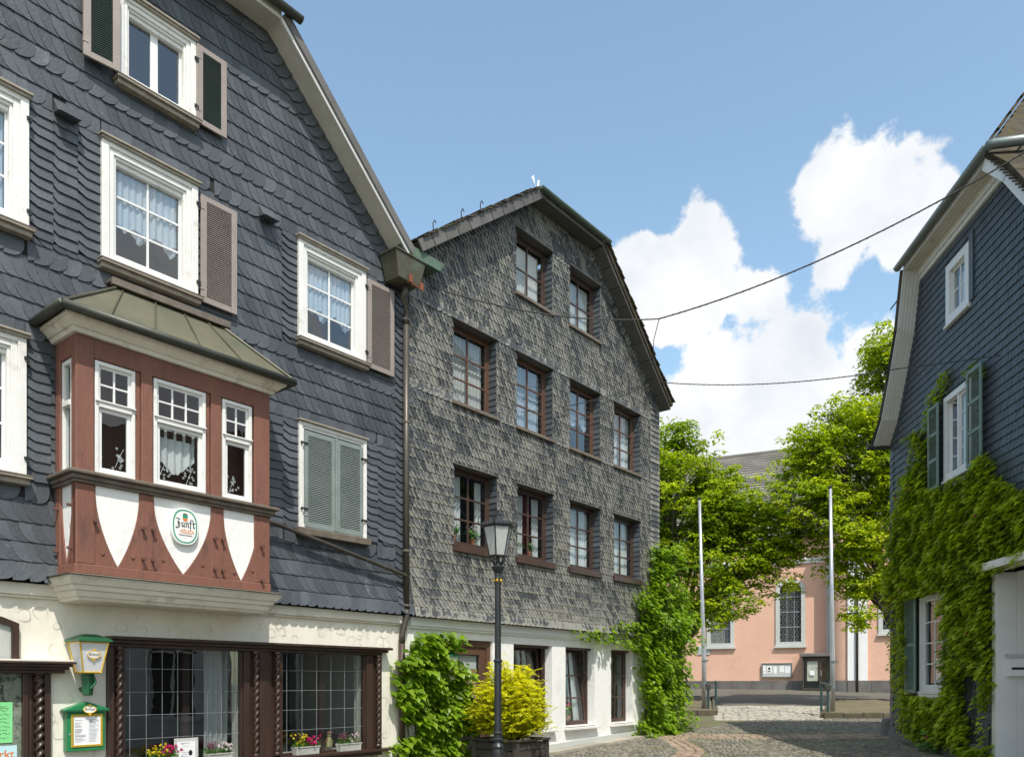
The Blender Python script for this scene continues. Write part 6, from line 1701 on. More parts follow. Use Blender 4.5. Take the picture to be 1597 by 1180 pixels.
m = MB(); m.add([(s1322 - 1.3, ty - .4, WT + .4), (s1322 + TW, ty - .4, WT + .4), (s1322 + TW, ty + 9, zr + 1), (s1322 + 3.5, ty + 8, zr + .6), (s1322 - 1.3, 2, WT + .4)], [(0, 1, 2, 3), (0, 3, 4)]); m.build('transept_roof', 'church_slate', church)
tr_root = church
ar = MB()
def arched_at(w, yoff):
    before = set(COL.objects); arched_window(church, w)
    for o in set(COL.objects) - before:
        if o.parent == church: o.location.y += yoff
arched_at(WR, ty)
m = MB()
for zz in (WR[3] - 1.5,): m.box(WR[0] - .10, WR[0] - .001, ty - .11, ty, zz - .25, zz + .25)
m.build('window_ear', 'church_grey', church, bevel=.02)
# porch with glass doors
ks0, ks1 = SC_(1252, .9), SC_(1304, .9); kz = gz(50)
kt = local_empty(PC, 'church_porch', (ks0 + ks1) / 2, 0.0, kz, 'dark metal porch with glass doors and notices in front of the pink church', 'porch')
w_ = (ks1 - ks0) / 2; kh = 2.05
m = MB()
for x in (-w_, -w_ + .95, -w_ + 1.62, w_ - .08): m.box(x, x + .08, -.95, -.87, 0, kh)
m.box(-w_, w_, -.951, -.869, 0, .10); m.box(-w_, w_, -.952, -.868, kh - .12, kh); m.box(-w_, -w_ + .06, -.87, 0, 0, kh); m.box(w_ - .06, w_, -.87, 0, 0, kh)
m.build('metal_frame', 'planter_wood', kt, bevel=.008)
m = MB(); m.box(-w_ - .18, w_ + .1, -1.1, 0, kh + .002, kh + .20); m.build('flat_roof', 'plinth_stone', kt, bevel=.02)
for xa, xb in ((-w_ + .08, -w_ + .95), (-w_ + 1.03, -w_ + 1.62), (-w_ + 1.70, w_ - .08)):
    g = MB(); g.add([(xa, -.91, .1), (xb, -.91, .1), (xb, -.91, kh - .12), (xa, -.91, kh - .12)], [(0, 1, 2, 3)]); g.build('glass_panel', 'glass', kt)
MB().box(-w_ + .25, -w_ + .85, -.86, -.84, .55, 1.75).build('inner_board', 'cream_board', kt)
MB().box(-w_ + .40, -w_ + .68, -.925, -.915, .9, 1.2).build('paper_notice', 'paper', kt); MB().box(-w_ + 1.78, -w_ + 1.98, -.925, -.915, .9, 1.2).build('paper_notice', 'paper', kt)
m = MB(); m.tube([(-w_ + 1.06, -.99, .85), (-w_ + 1.06, -.99, 1.2)], .02, 6); m.build('door_handle', 'steel_grey', kt)
# notice board with sheets
nb = local_empty(PC, 'notice_board', SC_(1211.5, .1), .0, ZC_(1211, 1056), 'grey framed notice board with white sheets on the pink church wall', 'notice board')
w_ = (SC_(1235.5) - SC_(1188)) / 2; h_ = (1056 - 1033) / F * 50
m = MB(); m.box(-w_, w_, -.12, -.0, 0, h_); m.build('board', 'church_grey', nb)
m = MB(); fr = .07
m.box(-w_, -w_ + fr, -.17, -.12, 0, h_); m.box(w_ - fr, w_, -.17, -.12, 0, h_); m.box(-w_ + fr, w_ - fr, -.17, -.12, 0, fr); m.box(-w_ + fr, w_ - fr, -.17, -.12, h_ - fr, h_); m.build('frame', 'gutter_zinc', nb, bevel=.01)
for x, z, a, b in ((-.85, .40, .18, .40), (-.60, .32, .30, .44), (-.20, .26, .20, .48), (.18, .34, .26, .42), (.50, .28, .34, .50), (.48, .72, .42, .10), (-.84, .25, .2, .12)):
    MB().box(x, x + a, -.127, -.121, z, z + b).build('sheet', 'paper', nb)
m = MB(); m.prism(superellipse(-.46, .58, .07, .09, 12), -.132, -.128); m.box(-.55, -.38, -.132, -.128, .38, .44); m.build('sheet_picture', 'ink_black', nb)
# plaque
pq = local_empty(PC, 'wall_plaque', SC_(1097.5), .0, ZC_(1097, 1020.5), 'small grey stone plaque on the pink church wall behind the left flagpole', 'plaque')
MB().box(-.42, .42, -.06, 0, 0, .58).build('plate', 'church_grey', pq, bevel=.02)
m = MB()
for k in range(6): m.box(-.3 + .04 * (k % 2), .28 - .06 * (k % 3), -.064, -.061, .08 + k * .075, .10 + k * .075)
m.build('inscription', 'ink_grey', pq)

# building across the street, out of frame to the right; the shop panes mirror it
opp = empty('opposite_house', (10.6, 6, 0), 0, 'pale stone building across the street beyond the right edge, mirrored in the shop panes', 'house')
wb = MB(); ww = [(-1.0 + i * 2.6, .4 + i * 2.6, .9, 3.4) for i in range(5)] + [(-1.0 + i * 2.6, .4 + i * 2.6, 4.3, 6.0) for i in range(5)]
wall_sheet(wb, -2, 12, 0 - .5, 7.3, ww, (), .35); o = wb.build('wall', 'stone_opposite', opp); o.rotation_euler = (0, 0, R(-90)); o.location = (0, 1.5, 0)
for a, b, c, d in ww:
    f = MB(); f.box(a - .12, b + .12, -.06, -.002, c - .14, c - .002); f.box(a - .1, b + .1, -.05, -.002, d + .002, d + .18); f.box(a, a + .07, .1, .16, c, d); f.box(b - .07, b, .1, .16, c, d); f.box((a + b) / 2 - .04, (a + b) / 2 + .04, .1, .16, c, d); f.box(a, b, .1, .16, d - .5, d - .43)
    o = f.build('window', 'white_clean', opp); o.rotation_euler = (0, 0, R(-90)); o.location = (0, 1.5, 0)
    g = MB(); g.box(a, b, .17, .2, c, d); o = g.build('pane', 'room_dark', opp); o.rotation_euler = (0, 0, R(-90)); o.location = (0, 1.5, 0)
m = MB(); m.hexa([(-.5, -10.8, 7.3), (6, -10.8, 7.3), (6, 3.7, 7.3), (-.5, 3.7, 7.3)], [(3, -9, 10.6), (3.2, -9, 10.6), (3.2, 3, 10.6), (3, 3, 10.6)]); m.build('roof', 'roof_tile', opp)

# ---------------------------------------------------------------- foliage
def leaf_template(kind):
    if kind == 'simple':      # folded pointed leaf: 2 quads
        v = [(0, 0, 0), (.42, .45, .10), (0, 1, -.05), (-.42, .45, .10), (0, .45, -.02)]
        f = [(0, 1, 4), (4, 1, 2), (0, 4, 3), (4, 3, 2)]
    elif kind == 'heart':
        r = [(0, .06), (.22, -.08), (.44, .06), (.50, .36), (.40, .58), (.22, .80), (0, 1.06), (-.22, .80), (-.40, .58), (-.50, .36), (-.44, .06), (-.22, -.08)]
        v = [(x, y, .10 * abs(x) * 2 - .10 * y * y) for x, y in r] + [(0, .45, -.03)]
        f = [(i, (i + 1) % 12, 12) for i in range(12)]
    elif kind == 'lobed':
        r = [(0, 0), (.26, -.04), (.30, .16), (.58, .22), (.40, .42), (.44, .66), (.20, .62), (0, 1.08), (-.20, .62), (-.44, .66), (-.40, .42), (-.58, .22), (-.30, .16), (-.26, -.04)]
        v = [(x, y, .12 * abs(x) - .12 * y * y) for x, y in r] + [(0, .38, -.03)]
        f = [(i, (i + 1) % 14, 14) for i in range(14)]
    else:                     # spray: three small leaves on one stalk
        v = []; f = []
        for a in (-.9, 0, .9):
            c, s = math.cos(a), math.sin(a); b = len(v)
            for x, y, z in [(0, .1, 0), (.22, .5, .05), (0, 1, -.06), (-.22, .5, .05)]: v.append((x * c + y * s, -x * s + y * c, z))
            f += [(b, b + 1, b + 2), (b, b + 2, b + 3)]
    return np.array(v, float), np.array(f)
def frames(Nn, T):
    Nn = Nn / np.linalg.norm(Nn, axis=1, keepdims=True)
    T = T - Nn * np.sum(T * Nn, 1, keepdims=True); T = T / (np.linalg.norm(T, axis=1, keepdims=True) + 1e-9)
    return np.cross(T, Nn), T, Nn
def leaf_mesh(name, kind, mat, parent, P, Nn, T, size, tone):
    tv, tf = leaf_template(kind); n = len(P); X, Y, Z_ = frames(Nn, T)
    V = P[:, None, :] + (X[:, None, :] * tv[None, :, 0:1] + Y[:, None, :] * tv[None, :, 1:2] + Z_[:, None, :] * tv[None, :, 2:3]) * size[:, None, None]
    Fc = (tf[None] + (np.arange(n) * len(tv))[:, None, None]).reshape(-1, 3)
    me = bpy.data.meshes.new(name); me.vertices.add(n * len(tv)); me.vertices.foreach_set('co', V.astype(np.float32).ravel())
    nf = len(Fc); me.loops.add(nf * 3); me.loops.foreach_set('vertex_index', Fc.astype(np.int32).ravel())
    me.polygons.add(nf); me.polygons.foreach_set('loop_start', (np.arange(nf) * 3).astype(np.int32))
    me.update(calc_edges=True); me.validate()
    a = me.attributes.new('tone', 'FLOAT', 'FACE'); a.data.foreach_set('value', np.repeat(tone, len(tf)).astype(np.float32))
    me.materials.append(M[mat]); o = bpy.data.objects.new(name, me); COL.objects.link(o); o.parent = parent
    o['kind'] = 'stuff'
    return o
def leaf_objects(kind, mat, parent, P, Nn, T, size, tone, name='leaf'):
    """single leaves sharing a few meshes"""
    tv, tf = leaf_template(kind); protos = []
    for k in range(5):
        me = bpy.data.meshes.new(name); bend = 1 + .5 * k * .3
        me.from_pydata([(x, y, z * bend) for x, y, z in tv], [], [tuple(int(q) for q in f) for f in tf]); me.materials.append(M[mat])
        a = me.attributes.new('tone', 'FLOAT', 'FACE'); a.data.foreach_set('value', [k / 4] * len(tf)); protos.append(me)
    X, Y, Z_ = frames(Nn, T)
    for i in range(len(P)):
        o = bpy.data.objects.new(name, protos[min(4, int(tone[i] * 5))]); COL.objects.link(o); o.parent = parent
        mt = Matrix(((X[i][0], Y[i][0], Z_[i][0]), (X[i][1], Y[i][1], Z_[i][1]), (X[i][2], Y[i][2], Z_[i][2])))
        o.location = P[i]; o.rotation_mode = 'QUATERNION'; o.rotation_quaternion = mt.to_quaternion(); o.scale = (size[i],) * 3

def tree(x, y, zb, h, crown, label, group=None, limbs=9, seed=1, trunk_r=.24, leafy=420, clumps=170, fork=2.6, size=.135, lean=(0, 0), shape_=None):
    """crown: list of ellipsoids (cx, cy, cz, rx, ry, rz, weight) relative to the foot"""
    r = random.Random(seed); g = np.random.default_rng(seed)
    t = empty('broadleaf_tree', (x, y, zb), 0, label, 'tree', group)
    # clump centres, biased towards the shell of each ellipsoid
    tot = sum(c[6] for c in crown); C = []
    for c in crown:
        n = int(clumps * c[6] / tot)
        for _ in range(n):
            d = Vector((r.gauss(0, 1), r.gauss(0, 1), r.gauss(0, 1))).normalized(); q = r.uniform(.42, 1.0) ** .5
            C.append(Vector((c[0] + d.x * c[3] * q, c[1] + d.y * c[4] * q, c[2] + d.z * c[5] * q)))
    C = [c for c in C if c.z > 1.6]
    m = MB(); f0 = Vector((lean[0] * .3, lean[1] * .3, fork))
    m.tube([(0, 0, -.3), (0, 0, .1), (lean[0] * .1, lean[1] * .1, fork * .5), tuple(f0)], trunk_r, 12, [trunk_r * 1.5, trunk_r * 1.15, trunk_r * .95, trunk_r * .85])
    m.build('trunk', 'bark', t, smooth=True)
    # limbs reach for cluster means
    L = []; pool = C[:]; r.shuffle(pool)
    ends = pool[:limbs]
    for _ in range(4):
        groups = [[] for _ in ends]
        for c in C:
            k = min(range(len(ends)), key=lambda i: (ends[i] - c).length); groups[k].append(c)
        ends = [sum(gq, Vector()) / len(gq) if gq else e for gq, e in zip(groups, ends)]
    br = MB(); nodes = []
    for e, gq in zip(ends, groups):
        if not gq: continue
        st = f0 + Vector((0, 0, -r.uniform(0, .5))); mid_ = st.lerp(e, .5) + Vector((r.uniform(-.3, .3), r.uniform(-.3, .3), r.uniform(-.1, .7)))
        P_ = []
        for i in range(9):
            u = i / 8; p = st * (1 - u) ** 2 + mid_ * 2 * u * (1 - u) + e * u * u
            p = p + Vector((r.uniform(-1, 1), r.uniform(-1, 1), r.uniform(-1, 1))) * .09 * (0 if i in (0, 8) else 1); P_.append(p)
        rad = trunk_r * (.34 + .04 * len(gq) ** .5)
        limb = MB(); limb.tube([tuple(p) for p in P_], rad, 8, [rad * (1 - .82 * i / 8) for i in range(9)]); limb.build('limb', 'bark', t, smooth=True)
        for c in gq:
            k = r.choice([4, 5, 6, 7, 8]); s = P_[k]; md = s.lerp(c, .55) + Vector((r.uniform(-.2, .2), r.uniform(-.2, .2), r.uniform(-.1, .35)))
            br.tube([tuple(s), tuple(s.lerp(md, .6)), tuple(md), tuple(c)], .03, 5, [.045, .036, .026, .01])
            for _ in range(3):
                e2 = c + Vector((r.uniform(-.7, .7), r.uniform(-.7, .7), r.uniform(-.35, .3))); br.tube([tuple(md.lerp(c, .5)), tuple(e2)], .012, 4, [.016, .004])
    br.build('branches', 'bark', t, smooth=True, kind='stuff')
    P_, N_, T_, tn, sz = [], [], [], [], []
    for c in C:
        R0 = r.uniform(.6, 1.0); ct = r.uniform(.25, .7)
        for _ in range(max(6, int(leafy / 26 * r.uniform(.7, 1.25)))):        # a clump is a handful of drooping sprays
            d = Vector((r.gauss(0, 1), r.gauss(0, 1), r.gauss(0, .75))).normalized() * R0 * r.uniform(.25, 1.0) ** .6
            n = r.randint(16, 30); rs = r.uniform(.16, .34)
            a = g.uniform(0, 2 * math.pi, n); rr = np.sqrt(g.uniform(0, 1, n))
            ox, oy = rs * rr * np.cos(a), rs * rr * np.sin(a)
            P_.append(np.stack([c.x + d.x + ox, c.y + d.y + oy, c.z + d.z - .55 * rs * rr ** 2 + g.normal(0, .03, n)], 1))
            N_.append(np.stack([.6 * rr * np.cos(a) + g.normal(0, .28, n), .6 * rr * np.sin(a) - .25 + g.normal(0, .28, n), np.ones(n)], 1))
            T_.append(np.stack([np.cos(a) + g.normal(0, .4, n), np.sin(a) + g.normal(0, .4, n), g.normal(-.5, .25, n)], 1))
            tn.append(np.clip(ct + r.gauss(0, .16) + g.normal(0, .09, n), 0, 1)); sz.append(size * g.uniform(.65, 1.2, n))
    leaf_mesh('crown', 'simple', 'leaf_tree', t, np.concatenate(P_), np.concatenate(N_), np.concatenate(T_), np.concatenate(sz), np.concatenate(tn))
    return t

def at(px, py, Y): return ((px - CX) / F * Y, Y, (HY - py) / F * Y + EYE)
tx, ty_, _ = at(1056, 1062, 35.0)
zb = gz(35) + .1
def C_(px, py, Y, rx, ry, rz, w, ox, oy, oz):
    p = at(px, py, Y); return (p[0] - ox, p[1] - oy, p[2] - oz, rx, ry, rz, w)
tree(tx, ty_, zb, 12, [
    C_(1065, 790, 34.5, 2.1, 2.4, 2.9, 26, tx, ty_, zb), C_(1045, 720, 35, 1.7, 1.8, 1.6, 10, tx, ty_, zb), C_(1108, 795, 34.5, 1.5, 1.8, 1.6, 14, tx, ty_, zb),
    C_(1190, 825, 34, 2.0, 1.6, 1.3, 16, tx, ty_, zb), C_(1110, 870, 34, 2.6, 2.2, 1.9, 18, tx, ty_, zb), C_(1180, 900, 33.5, 1.5, 1.2, .9, 6, tx, ty_, zb), C_(1110, 935, 33.5, 1.5, 1.4, .9, 7, tx, ty_, zb),
    C_(1235, 845, 33.5, 1.0, .9, .6, 3, tx, ty_, zb), C_(990, 800, 36, 2.2, 2.2, 3.0, 16, tx, ty_, zb)],
    'large bright green broadleaf tree rising behind the middle house, trunk in the left bed', 'trees on the square', limbs=11, seed=5, trunk_r=.27, clumps=205, leafy=470, size=.15)
tx2, ty2, _ = at(1412, 1062, 33.5); zb2 = gz(33.5) + .1
tree(tx2, ty2, zb2, 15, [
    C_(1388, 600, 33.5, 1.2, 1.6, 2.1, 10, tx2, ty2, zb2), C_(1388, 545, 33.5, .7, .8, .9, 4, tx2, ty2, zb2), C_(1350, 670, 33, 1.7, 1.8, 1.4, 14, tx2, ty2, zb2),
    C_(1320, 735, 33, 2.2, 2.2, 1.7, 22, tx2, ty2, zb2), C_(1278, 700, 33, 1.0, 1.0, .9, 7, tx2, ty2, zb2), C_(1245, 770, 32.5, 1.5, 1.4, .9, 9, tx2, ty2, zb2), C_(1345, 815, 32.5, 2.0, 1.8, 1.3, 14, tx2, ty2, zb2),
    C_(1340, 880, 32.5, 1.3, 1.1, 1.0, 7, tx2, ty2, zb2), C_(1430, 700, 34, 2.6, 2.6, 3.6, 18, tx2, ty2, zb2), C_(1342, 945, 32, .35, .3, .8, 1.5, tx2, ty2, zb2)],
    'tall bright green broadleaf tree half hidden behind the creeper-covered house', 'trees on the square', limbs=10, seed=9, trunk_r=.30, clumps=185, leafy=470, size=.15)

# climbing plants on walls ------------------------------------------------
def inside(poly, x, y):
    c = False; n = len(poly); j = n - 1
    for i in range(n):
        xi, yi = poly[i]; xj, yj = poly[j]
        if (yi > y) != (yj > y) and x < (xj - xi) * (y - yi) / (yj - yi) + xi: c = not c
        j = i
    return c
def creeper(root, plane, polys, density, kind, mat, size, depth, tone_fn, holes=(), singles=0, droop=1.0, seed=3, stems=True, name='foliage', clump=.0):
    r = random.Random(seed); P_, N_, T_, sz, tn = [], [], [], [], []
    for poly, dens, dd in polys:
        pl = [(plane.S(a, 0), plane.Z(a, b, 0)) for a, b in poly]
        xs = [p[0] for p in pl]; zs = [p[1] for p in pl]; A = (max(xs) - min(xs)) * (max(zs) - min(zs)); n = int(A * density * dens)
        for _ in range(n):
            x, z = r.uniform(min(xs), max(xs)), r.uniform(min(zs), max(zs))
            ex, ez = x + r.gauss(0, .05), z + r.gauss(0, .05)
            if not inside(pl, ex, ez): continue
            if any(a < x < b and c < z < d for a, b, c, d in holes): continue
            lump = .5 + .5 * math.sin(x * 5.1 + 1.7 * math.sin(z * 3.3)) * math.sin(z * 6.3 + 1.3 * math.sin(x * 4.1))
            if clump and r.random() > 1 - clump * (1 - lump): continue
            dist = r.random() ** .8 * (depth * dd) * (.45 + .75 * lump) + .02
            P_.append((x, -dist, z)); N_.append((r.gauss(0, .25), -.62 + r.gauss(0, .18), .95 + r.gauss(0, .22)))
            T_.append((r.gauss(0, .5), -.75 + r.gauss(0, .2), -.62 * droop + r.gauss(0, .2))); sz.append(size * r.uniform(.6, 1.25))
            tn.append(min(1, max(0, tone_fn(x, z, lump) + r.gauss(0, .14))))
    P_, N_, T_, sz, tn = map(np.array, (P_, N_, T_, sz, tn))
    if singles:
        key = P_[:, 1] - sz * 2 + (np.random.default_rng(seed).uniform(-.08, .08, len(P_)))
        W_ = np.array([list(plane.W(p[0], 0, p[2])) for p in P_]); u = CX + F * W_[:, 0] / W_[:, 1]; v = HY - F * (W_[:, 2] - EYE) / W_[:, 1]
        key = key + np.where((u > 10) & (u < 1585) & (v < 1170), 0, 99); idx = np.argsort(key); s_, rest = idx[:singles], idx[singles:]
        leaf_objects(kind, mat, root, P_[s_], N_[s_], T_[s_], sz[s_], tn[s_])
    else: rest = np.arange(len(P_))
    leaf_mesh(name, kind, mat, root, P_[rest], N_[rest], T_[rest], sz[rest], tn[rest])
    return P_

# big-leaved vine beside the downpipe
v1 = local_empty(P1, 'climbing_vine', S(660, .2), .02, gz(13.6), 'big-leaved bright green vine climbing beside the downpipe, left of the brown door', 'vine')
class Sub:    # plane whose local origin is the vine's own foot
    def __init__(s, pl, x0, z0, k0=0.0): s.pl, s.x0, s.z0, s.k0 = pl, x0, z0, k0
    def S(s, px, k=0): return s.pl.S(px, k + s.k0) - s.x0
    def Z(s, px, py, k=0): return s.pl.Z(px, py, k + s.k0) - s.z0
    def W(s, x, y, z): return s.pl.W(x + s.x0, y - s.k0, z + s.z0)
v1.location = (*P1.W(S(660), 0, 0).xy, gz(13.6))
s1 = Sub(P1, S(660), gz(13.6))
polyA = [(637, 985), (655, 990), (672, 982), (700, 992), (710, 1010), (700, 1030), (718, 1062), (722, 1085), (735, 1120), (720, 1142), (700, 1140), (680, 1150), (728, 1175), (735, 1215), (595, 1215), (603, 1160), (640, 1145), (660, 1128), (640, 1132), (618, 1120), (607, 1080), (612, 1045), (608, 1030), (628, 1015), (640, 1000)]
creeper(v1, s1, [(polyA, 1.0, 1.0)], 820, 'heart', 'leaf_vine', .125, .38, lambda x, z, l: .35 + .4 * l, singles=290, seed=4, clump=.35)
m = MB()
for k in range(7):
    x = -.35 + k * .13; z = 0; pts = []
    while z < 1.9 + .15 * (k % 3): pts.append((x, -.05 - .04 * math.sin(z * 3 + k), z)); x += rng.uniform(-.06, .06); z += .2
    m.tube(pts, .012, 5)
m.build('stems', 'bark', v1, kind='stuff')

# golden-green climber on the far corner of the middle house
v2 = empty('corner_creeper', (*P1.W(S(1010), 0, 0).xy, gz(20)), P1.rz, 'yellow green climber tumbling down the far corner of the middle house', 'vine')
s2 = Sub(P1, S(1010), gz(20))
pA = [(1012, 850), (1035, 850), (1040, 900), (1062, 960), (1065, 1010), (1050, 1030), (1060, 1060), (1050, 1100), (1058, 1150), (985, 1155), (980, 1135), (995, 1110), (988, 1080), (985, 1020), (975, 1005), (985, 960), (980, 930), (1005, 905)]
pB = [(880, 981), (905, 985), (925, 980), (945, 972), (985, 970), (990, 1015), (970, 1010), (940, 1000), (925, 1002), (905, 992), (885, 990)]
creeper(v2, s2, [(pA, 1.35, 1.6), (pB, .7, .8)], 520, 'lobed', 'leaf_vine', .105, .40, lambda x, z, l: .42 + .45 * l, seed=6, clump=.3)
m = MB()
for k in range(6):
    x = -.3 + k * .12; z = 0; pts = []
    while z < 4.0: pts.append((x, -.05, z)); x += rng.uniform(-.05, .05); z += .3
    m.tube(pts, .015, 5)
m.build('stems', 'bark', v2, kind='stuff')
# the part of the climber that rounds the corner
n = 5200; g = np.random.default_rng(8); r_ = g.uniform(0, 1, n)
zz = g.uniform(.0, 4.9, n); wdt = np.where(zz < 1.0, .75, np.where(zz < 2.2, .55, np.where(zz < 3.2, .75, .38))); aa = g.uniform(-.9, 1.6, n)
base = s2.S(1027)
rad_ = wdt * np.sqrt(g.uniform(.45, 1, n)) * (1 + .18 * np.sin(zz * 5 + aa * 2))
P_ = np.stack([base - .25 + rad_ * np.sin(aa), .1 - rad_ * np.cos(aa) * .9, zz], 1)
N_ = np.stack([np.sin(aa) + g.normal(0, .3, n), -np.cos(aa) + g.normal(0, .3, n), .8 + g.normal(0, .3, n)], 1)
T_ = np.stack([np.sin(aa) * .4 + g.normal(0, .4, n), -np.cos(aa) * .4 + g.normal(0, .4, n), -1 + g.normal(0, .2, n)], 1)
leaf_mesh('corner_foliage', 'lobed', 'leaf_vine', v2, P_, N_, T_, .105 * g.uniform(.6, 1.2, n), np.clip(.55 + .25 * np.sin(zz * 4) + g.normal(0, .15, n), 0, 1))

# creeper on the right-hand house
v3 = empty('wall_creeper', (*PR.W(3, 0, 0).xy, gz(17)), PR.rz, 'dense green creeper with reddish edges covering the lower slate wall of the right house', 'vine')
s3 = Sub(PR, 3.0, gz(17))
q = [(1393, 960), (1390, 880), (1396, 835), (1408, 795), (1418, 770), (1410, 745), (1428, 735), (1438, 700), (1424, 682), (1440, 668), (1452, 690), (1458, 762), (1478, 762), (1500, 748), (1524, 735), (1530, 715), (1545, 705), (1558, 715), (1552, 735), (1570, 745), (1600, 760), (1640, 790), (1640, 860), (1580, 884), (1556, 895), (1556, 1075), (1548, 1110), (1556, 1200), (1500, 1170), (1462, 1150), (1445, 1155), (1425, 1140), (1430, 1115), (1418, 1090), (1432, 1072), (1440, 1060), (1420, 1062), (1415, 1000), (1415, 930), (1440, 935), (1400, 930)]
strand = [(1452, 690), (1448, 650), (1455, 620), (1468, 600), (1476, 578), (1488, 580), (1484, 600), (1474, 622), (1462, 650), (1460, 700)]
topr = [(1508, 575), (1522, 566), (1542, 568), (1545, 590), (1528, 584), (1512, 584)]
leftst = [(1390, 900), (1412, 905), (1416, 1010), (1424, 1075), (1440, 1110), (1436, 1155), (1418, 1148), (1400, 1125), (1402, 1090), (1392, 1040)]
LH = (WL[0] - .55 - 3.0, WL[1] + .22 - 3.0, WL[2] - .10 - gz(17), WL[3] - .02 - gz(17))
UH = (WM[0] - 3.50, WM[1] + .60 - 3.0, WM[2] - .06 - gz(17), WM[3] + .1 - gz(17))
bare = (S3(1512) - 3, S3(1540) - 3, Z3(1525, 1120) - gz(17), Z3(1525, 1050) - gz(17)); bare2 = (S3(1522) - 3, S3(1548) - 3, Z3(1535, 1165) - gz(17), Z3(1535, 1105) - gz(17))
def red_left(x, z, l): return .95 if (x < s3.S(1414) and z < s3.Z(1405, 925) and rng.random() < .62) else .22 + .42 * l
creeper(v3, s3, [(q, 1.0, 1.0)], 900, 'lobed', 'leaf_creeper', .115, .28, red_left, holes=[LH, UH, bare, bare2], singles=290, seed=12, clump=.25)
creeper(v3, s3, [(strand, 1.0, .7), (topr, 1.2, .7), (leftst, .55, .6)], 420, 'lobed', 'leaf_creeper', .10, .16, lambda x, z, l: .93 if (x < s3.S(1420) and rng.random() < .7) else .45 + .3 * l, seed=13, clump=.2)
m = MB(); r = random.Random(5)
for k in range(16):
    x = s3.S(1400) + (s3.S(1540) - s3.S(1400)) * k / 15; z = .1; pts = []
    top_ = s3.Z(1480, 770) + r.uniform(-.8, .4)
    while z < top_ and x < s3.S(1548):
        if not (LH[0] < x < LH[1] and LH[2] < z < LH[3]): pts.append((x, -.03, z))
        elif len(pts) > 1: break
        x += r.uniform(-.12, .12); z += .22
    if len(pts) > 1: m.tube(pts, .011, 5)
m.build('stems', 'bark', v3, kind='stuff')

# ---------------------------------------------------------------- planter with golden shrub
pc = Vector((at(805, 1157, 13.9)[0], 13.9)); u1 = P1.u; u2 = -P1.n   # near corner; faces run along the facade and towards it
ctr = pc + u1 * .46 + u2 * .5
pgz = gz(ctr.y)
pl = empty('wooden_planter', (ctr.x, ctr.y, pgz), P1.rz, 'black weathered plank planter box standing on the paving behind the street lamp', 'planter')
ph = (HY - 1157) / F * 13.9 + EYE - pgz
for k in range(4):
    z0, z1 = .03 + (ph - .05) * k / 4, .03 + (ph - .05) * (k + 1) / 4 - .012
    for s_ in (-1, 1):
        MB().box(-.40, .40, s_ * .47 - .02, s_ * .47 + .02, z0, z1).build('plank', 'planter_wood', pl, bevel=.006)
        MB().box(s_ * .43 - .02, s_ * .43 + .02, -.44, .44, z0, z1).build('plank', 'planter_wood', pl, bevel=.006)
for a in (-1, 1):
    for b in (-1, 1): MB().box(a * .44 - .045, a * .44 + .045, b * .48 - .045, b * .48 + .045, 0, ph).build('corner_post', 'planter_wood', pl, bevel=.008)
m = MB()
for s_ in (-1, 1): m.box(-.52, .52, s_ * .49 - .05, s_ * .49 + .05, ph + .001, ph + .035); m.box(s_ * .46 - .05, s_ * .46 + .05, -.44, .44, ph + .001, ph + .035)
m.build('rim', 'planter_wood', pl, bevel=.006); MB().box(-.42, .42, -.46, .46, ph - .1, ph - .04).build('soil', 'soil', pl)
sh = empty('golden_shrub', (ctr.x, ctr.y, pgz + ph), P1.rz, 'rounded yellow green shrub growing in the black planter', 'shrub')
r = random.Random(21); tw = MB(); P_, N_, T_, sz, tn = [], [], [], [], []
for b in range(360):
    a = r.uniform(0, 2 * math.pi); el = math.asin(min(1, max(0, r.random() ** .75))); Ln = r.uniform(.62, 1.06)
    RX, RY, RZ = .88, .80, 1.34
    tip = Vector((RX * math.cos(a) * math.cos(el) * Ln, RY * math.sin(a) * math.cos(el) * Ln, .0 + RZ * math.sin(el) * Ln + .10))
    st = Vector((r.uniform(-.12, .12), r.uniform(-.12, .12), -.03)); md = st.lerp(tip, .5) + Vector((0, 0, .18))
    pts = [st * (1 - t) ** 2 + md * 2 * t * (1 - t) + tip * t * t for t in [i / 6 for i in range(7)]]
    tw.tube([tuple(p) for p in pts], .006, 4, [.009 - .001 * i for i in range(7)])
    for i in range(2, 7):
        for q_ in range(3):
            o = pts[i].lerp(pts[i - 1], r.random()); d = Vector((r.gauss(0, 1), r.gauss(0, 1), r.gauss(.05, .35))).normalized(); ln = r.uniform(.08, .26); e = o + d * ln
            if q_ == 0: tw.tube([tuple(o), tuple(e)], .003, 3)
            for w in range(9):
                p = o.lerp(e, w / 8); s_ = 1 if w % 2 else -1; side = d.cross(Vector((0, 0, 1))).normalized() * s_
                P_.append(tuple(p)); T_.append(tuple(side + d * .5 + Vector((0, 0, r.gauss(0, .25))))); N_.append((r.gauss(0, .4), r.gauss(0, .4), 1))
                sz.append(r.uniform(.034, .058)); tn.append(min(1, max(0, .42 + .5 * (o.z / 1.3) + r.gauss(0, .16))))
tw.build('twigs', 'twig', sh, kind='stuff')
leaf_mesh('foliage', 'spray', 'leaf_shrub', sh, *map(np.array, (P_, N_, T_, sz, tn)))

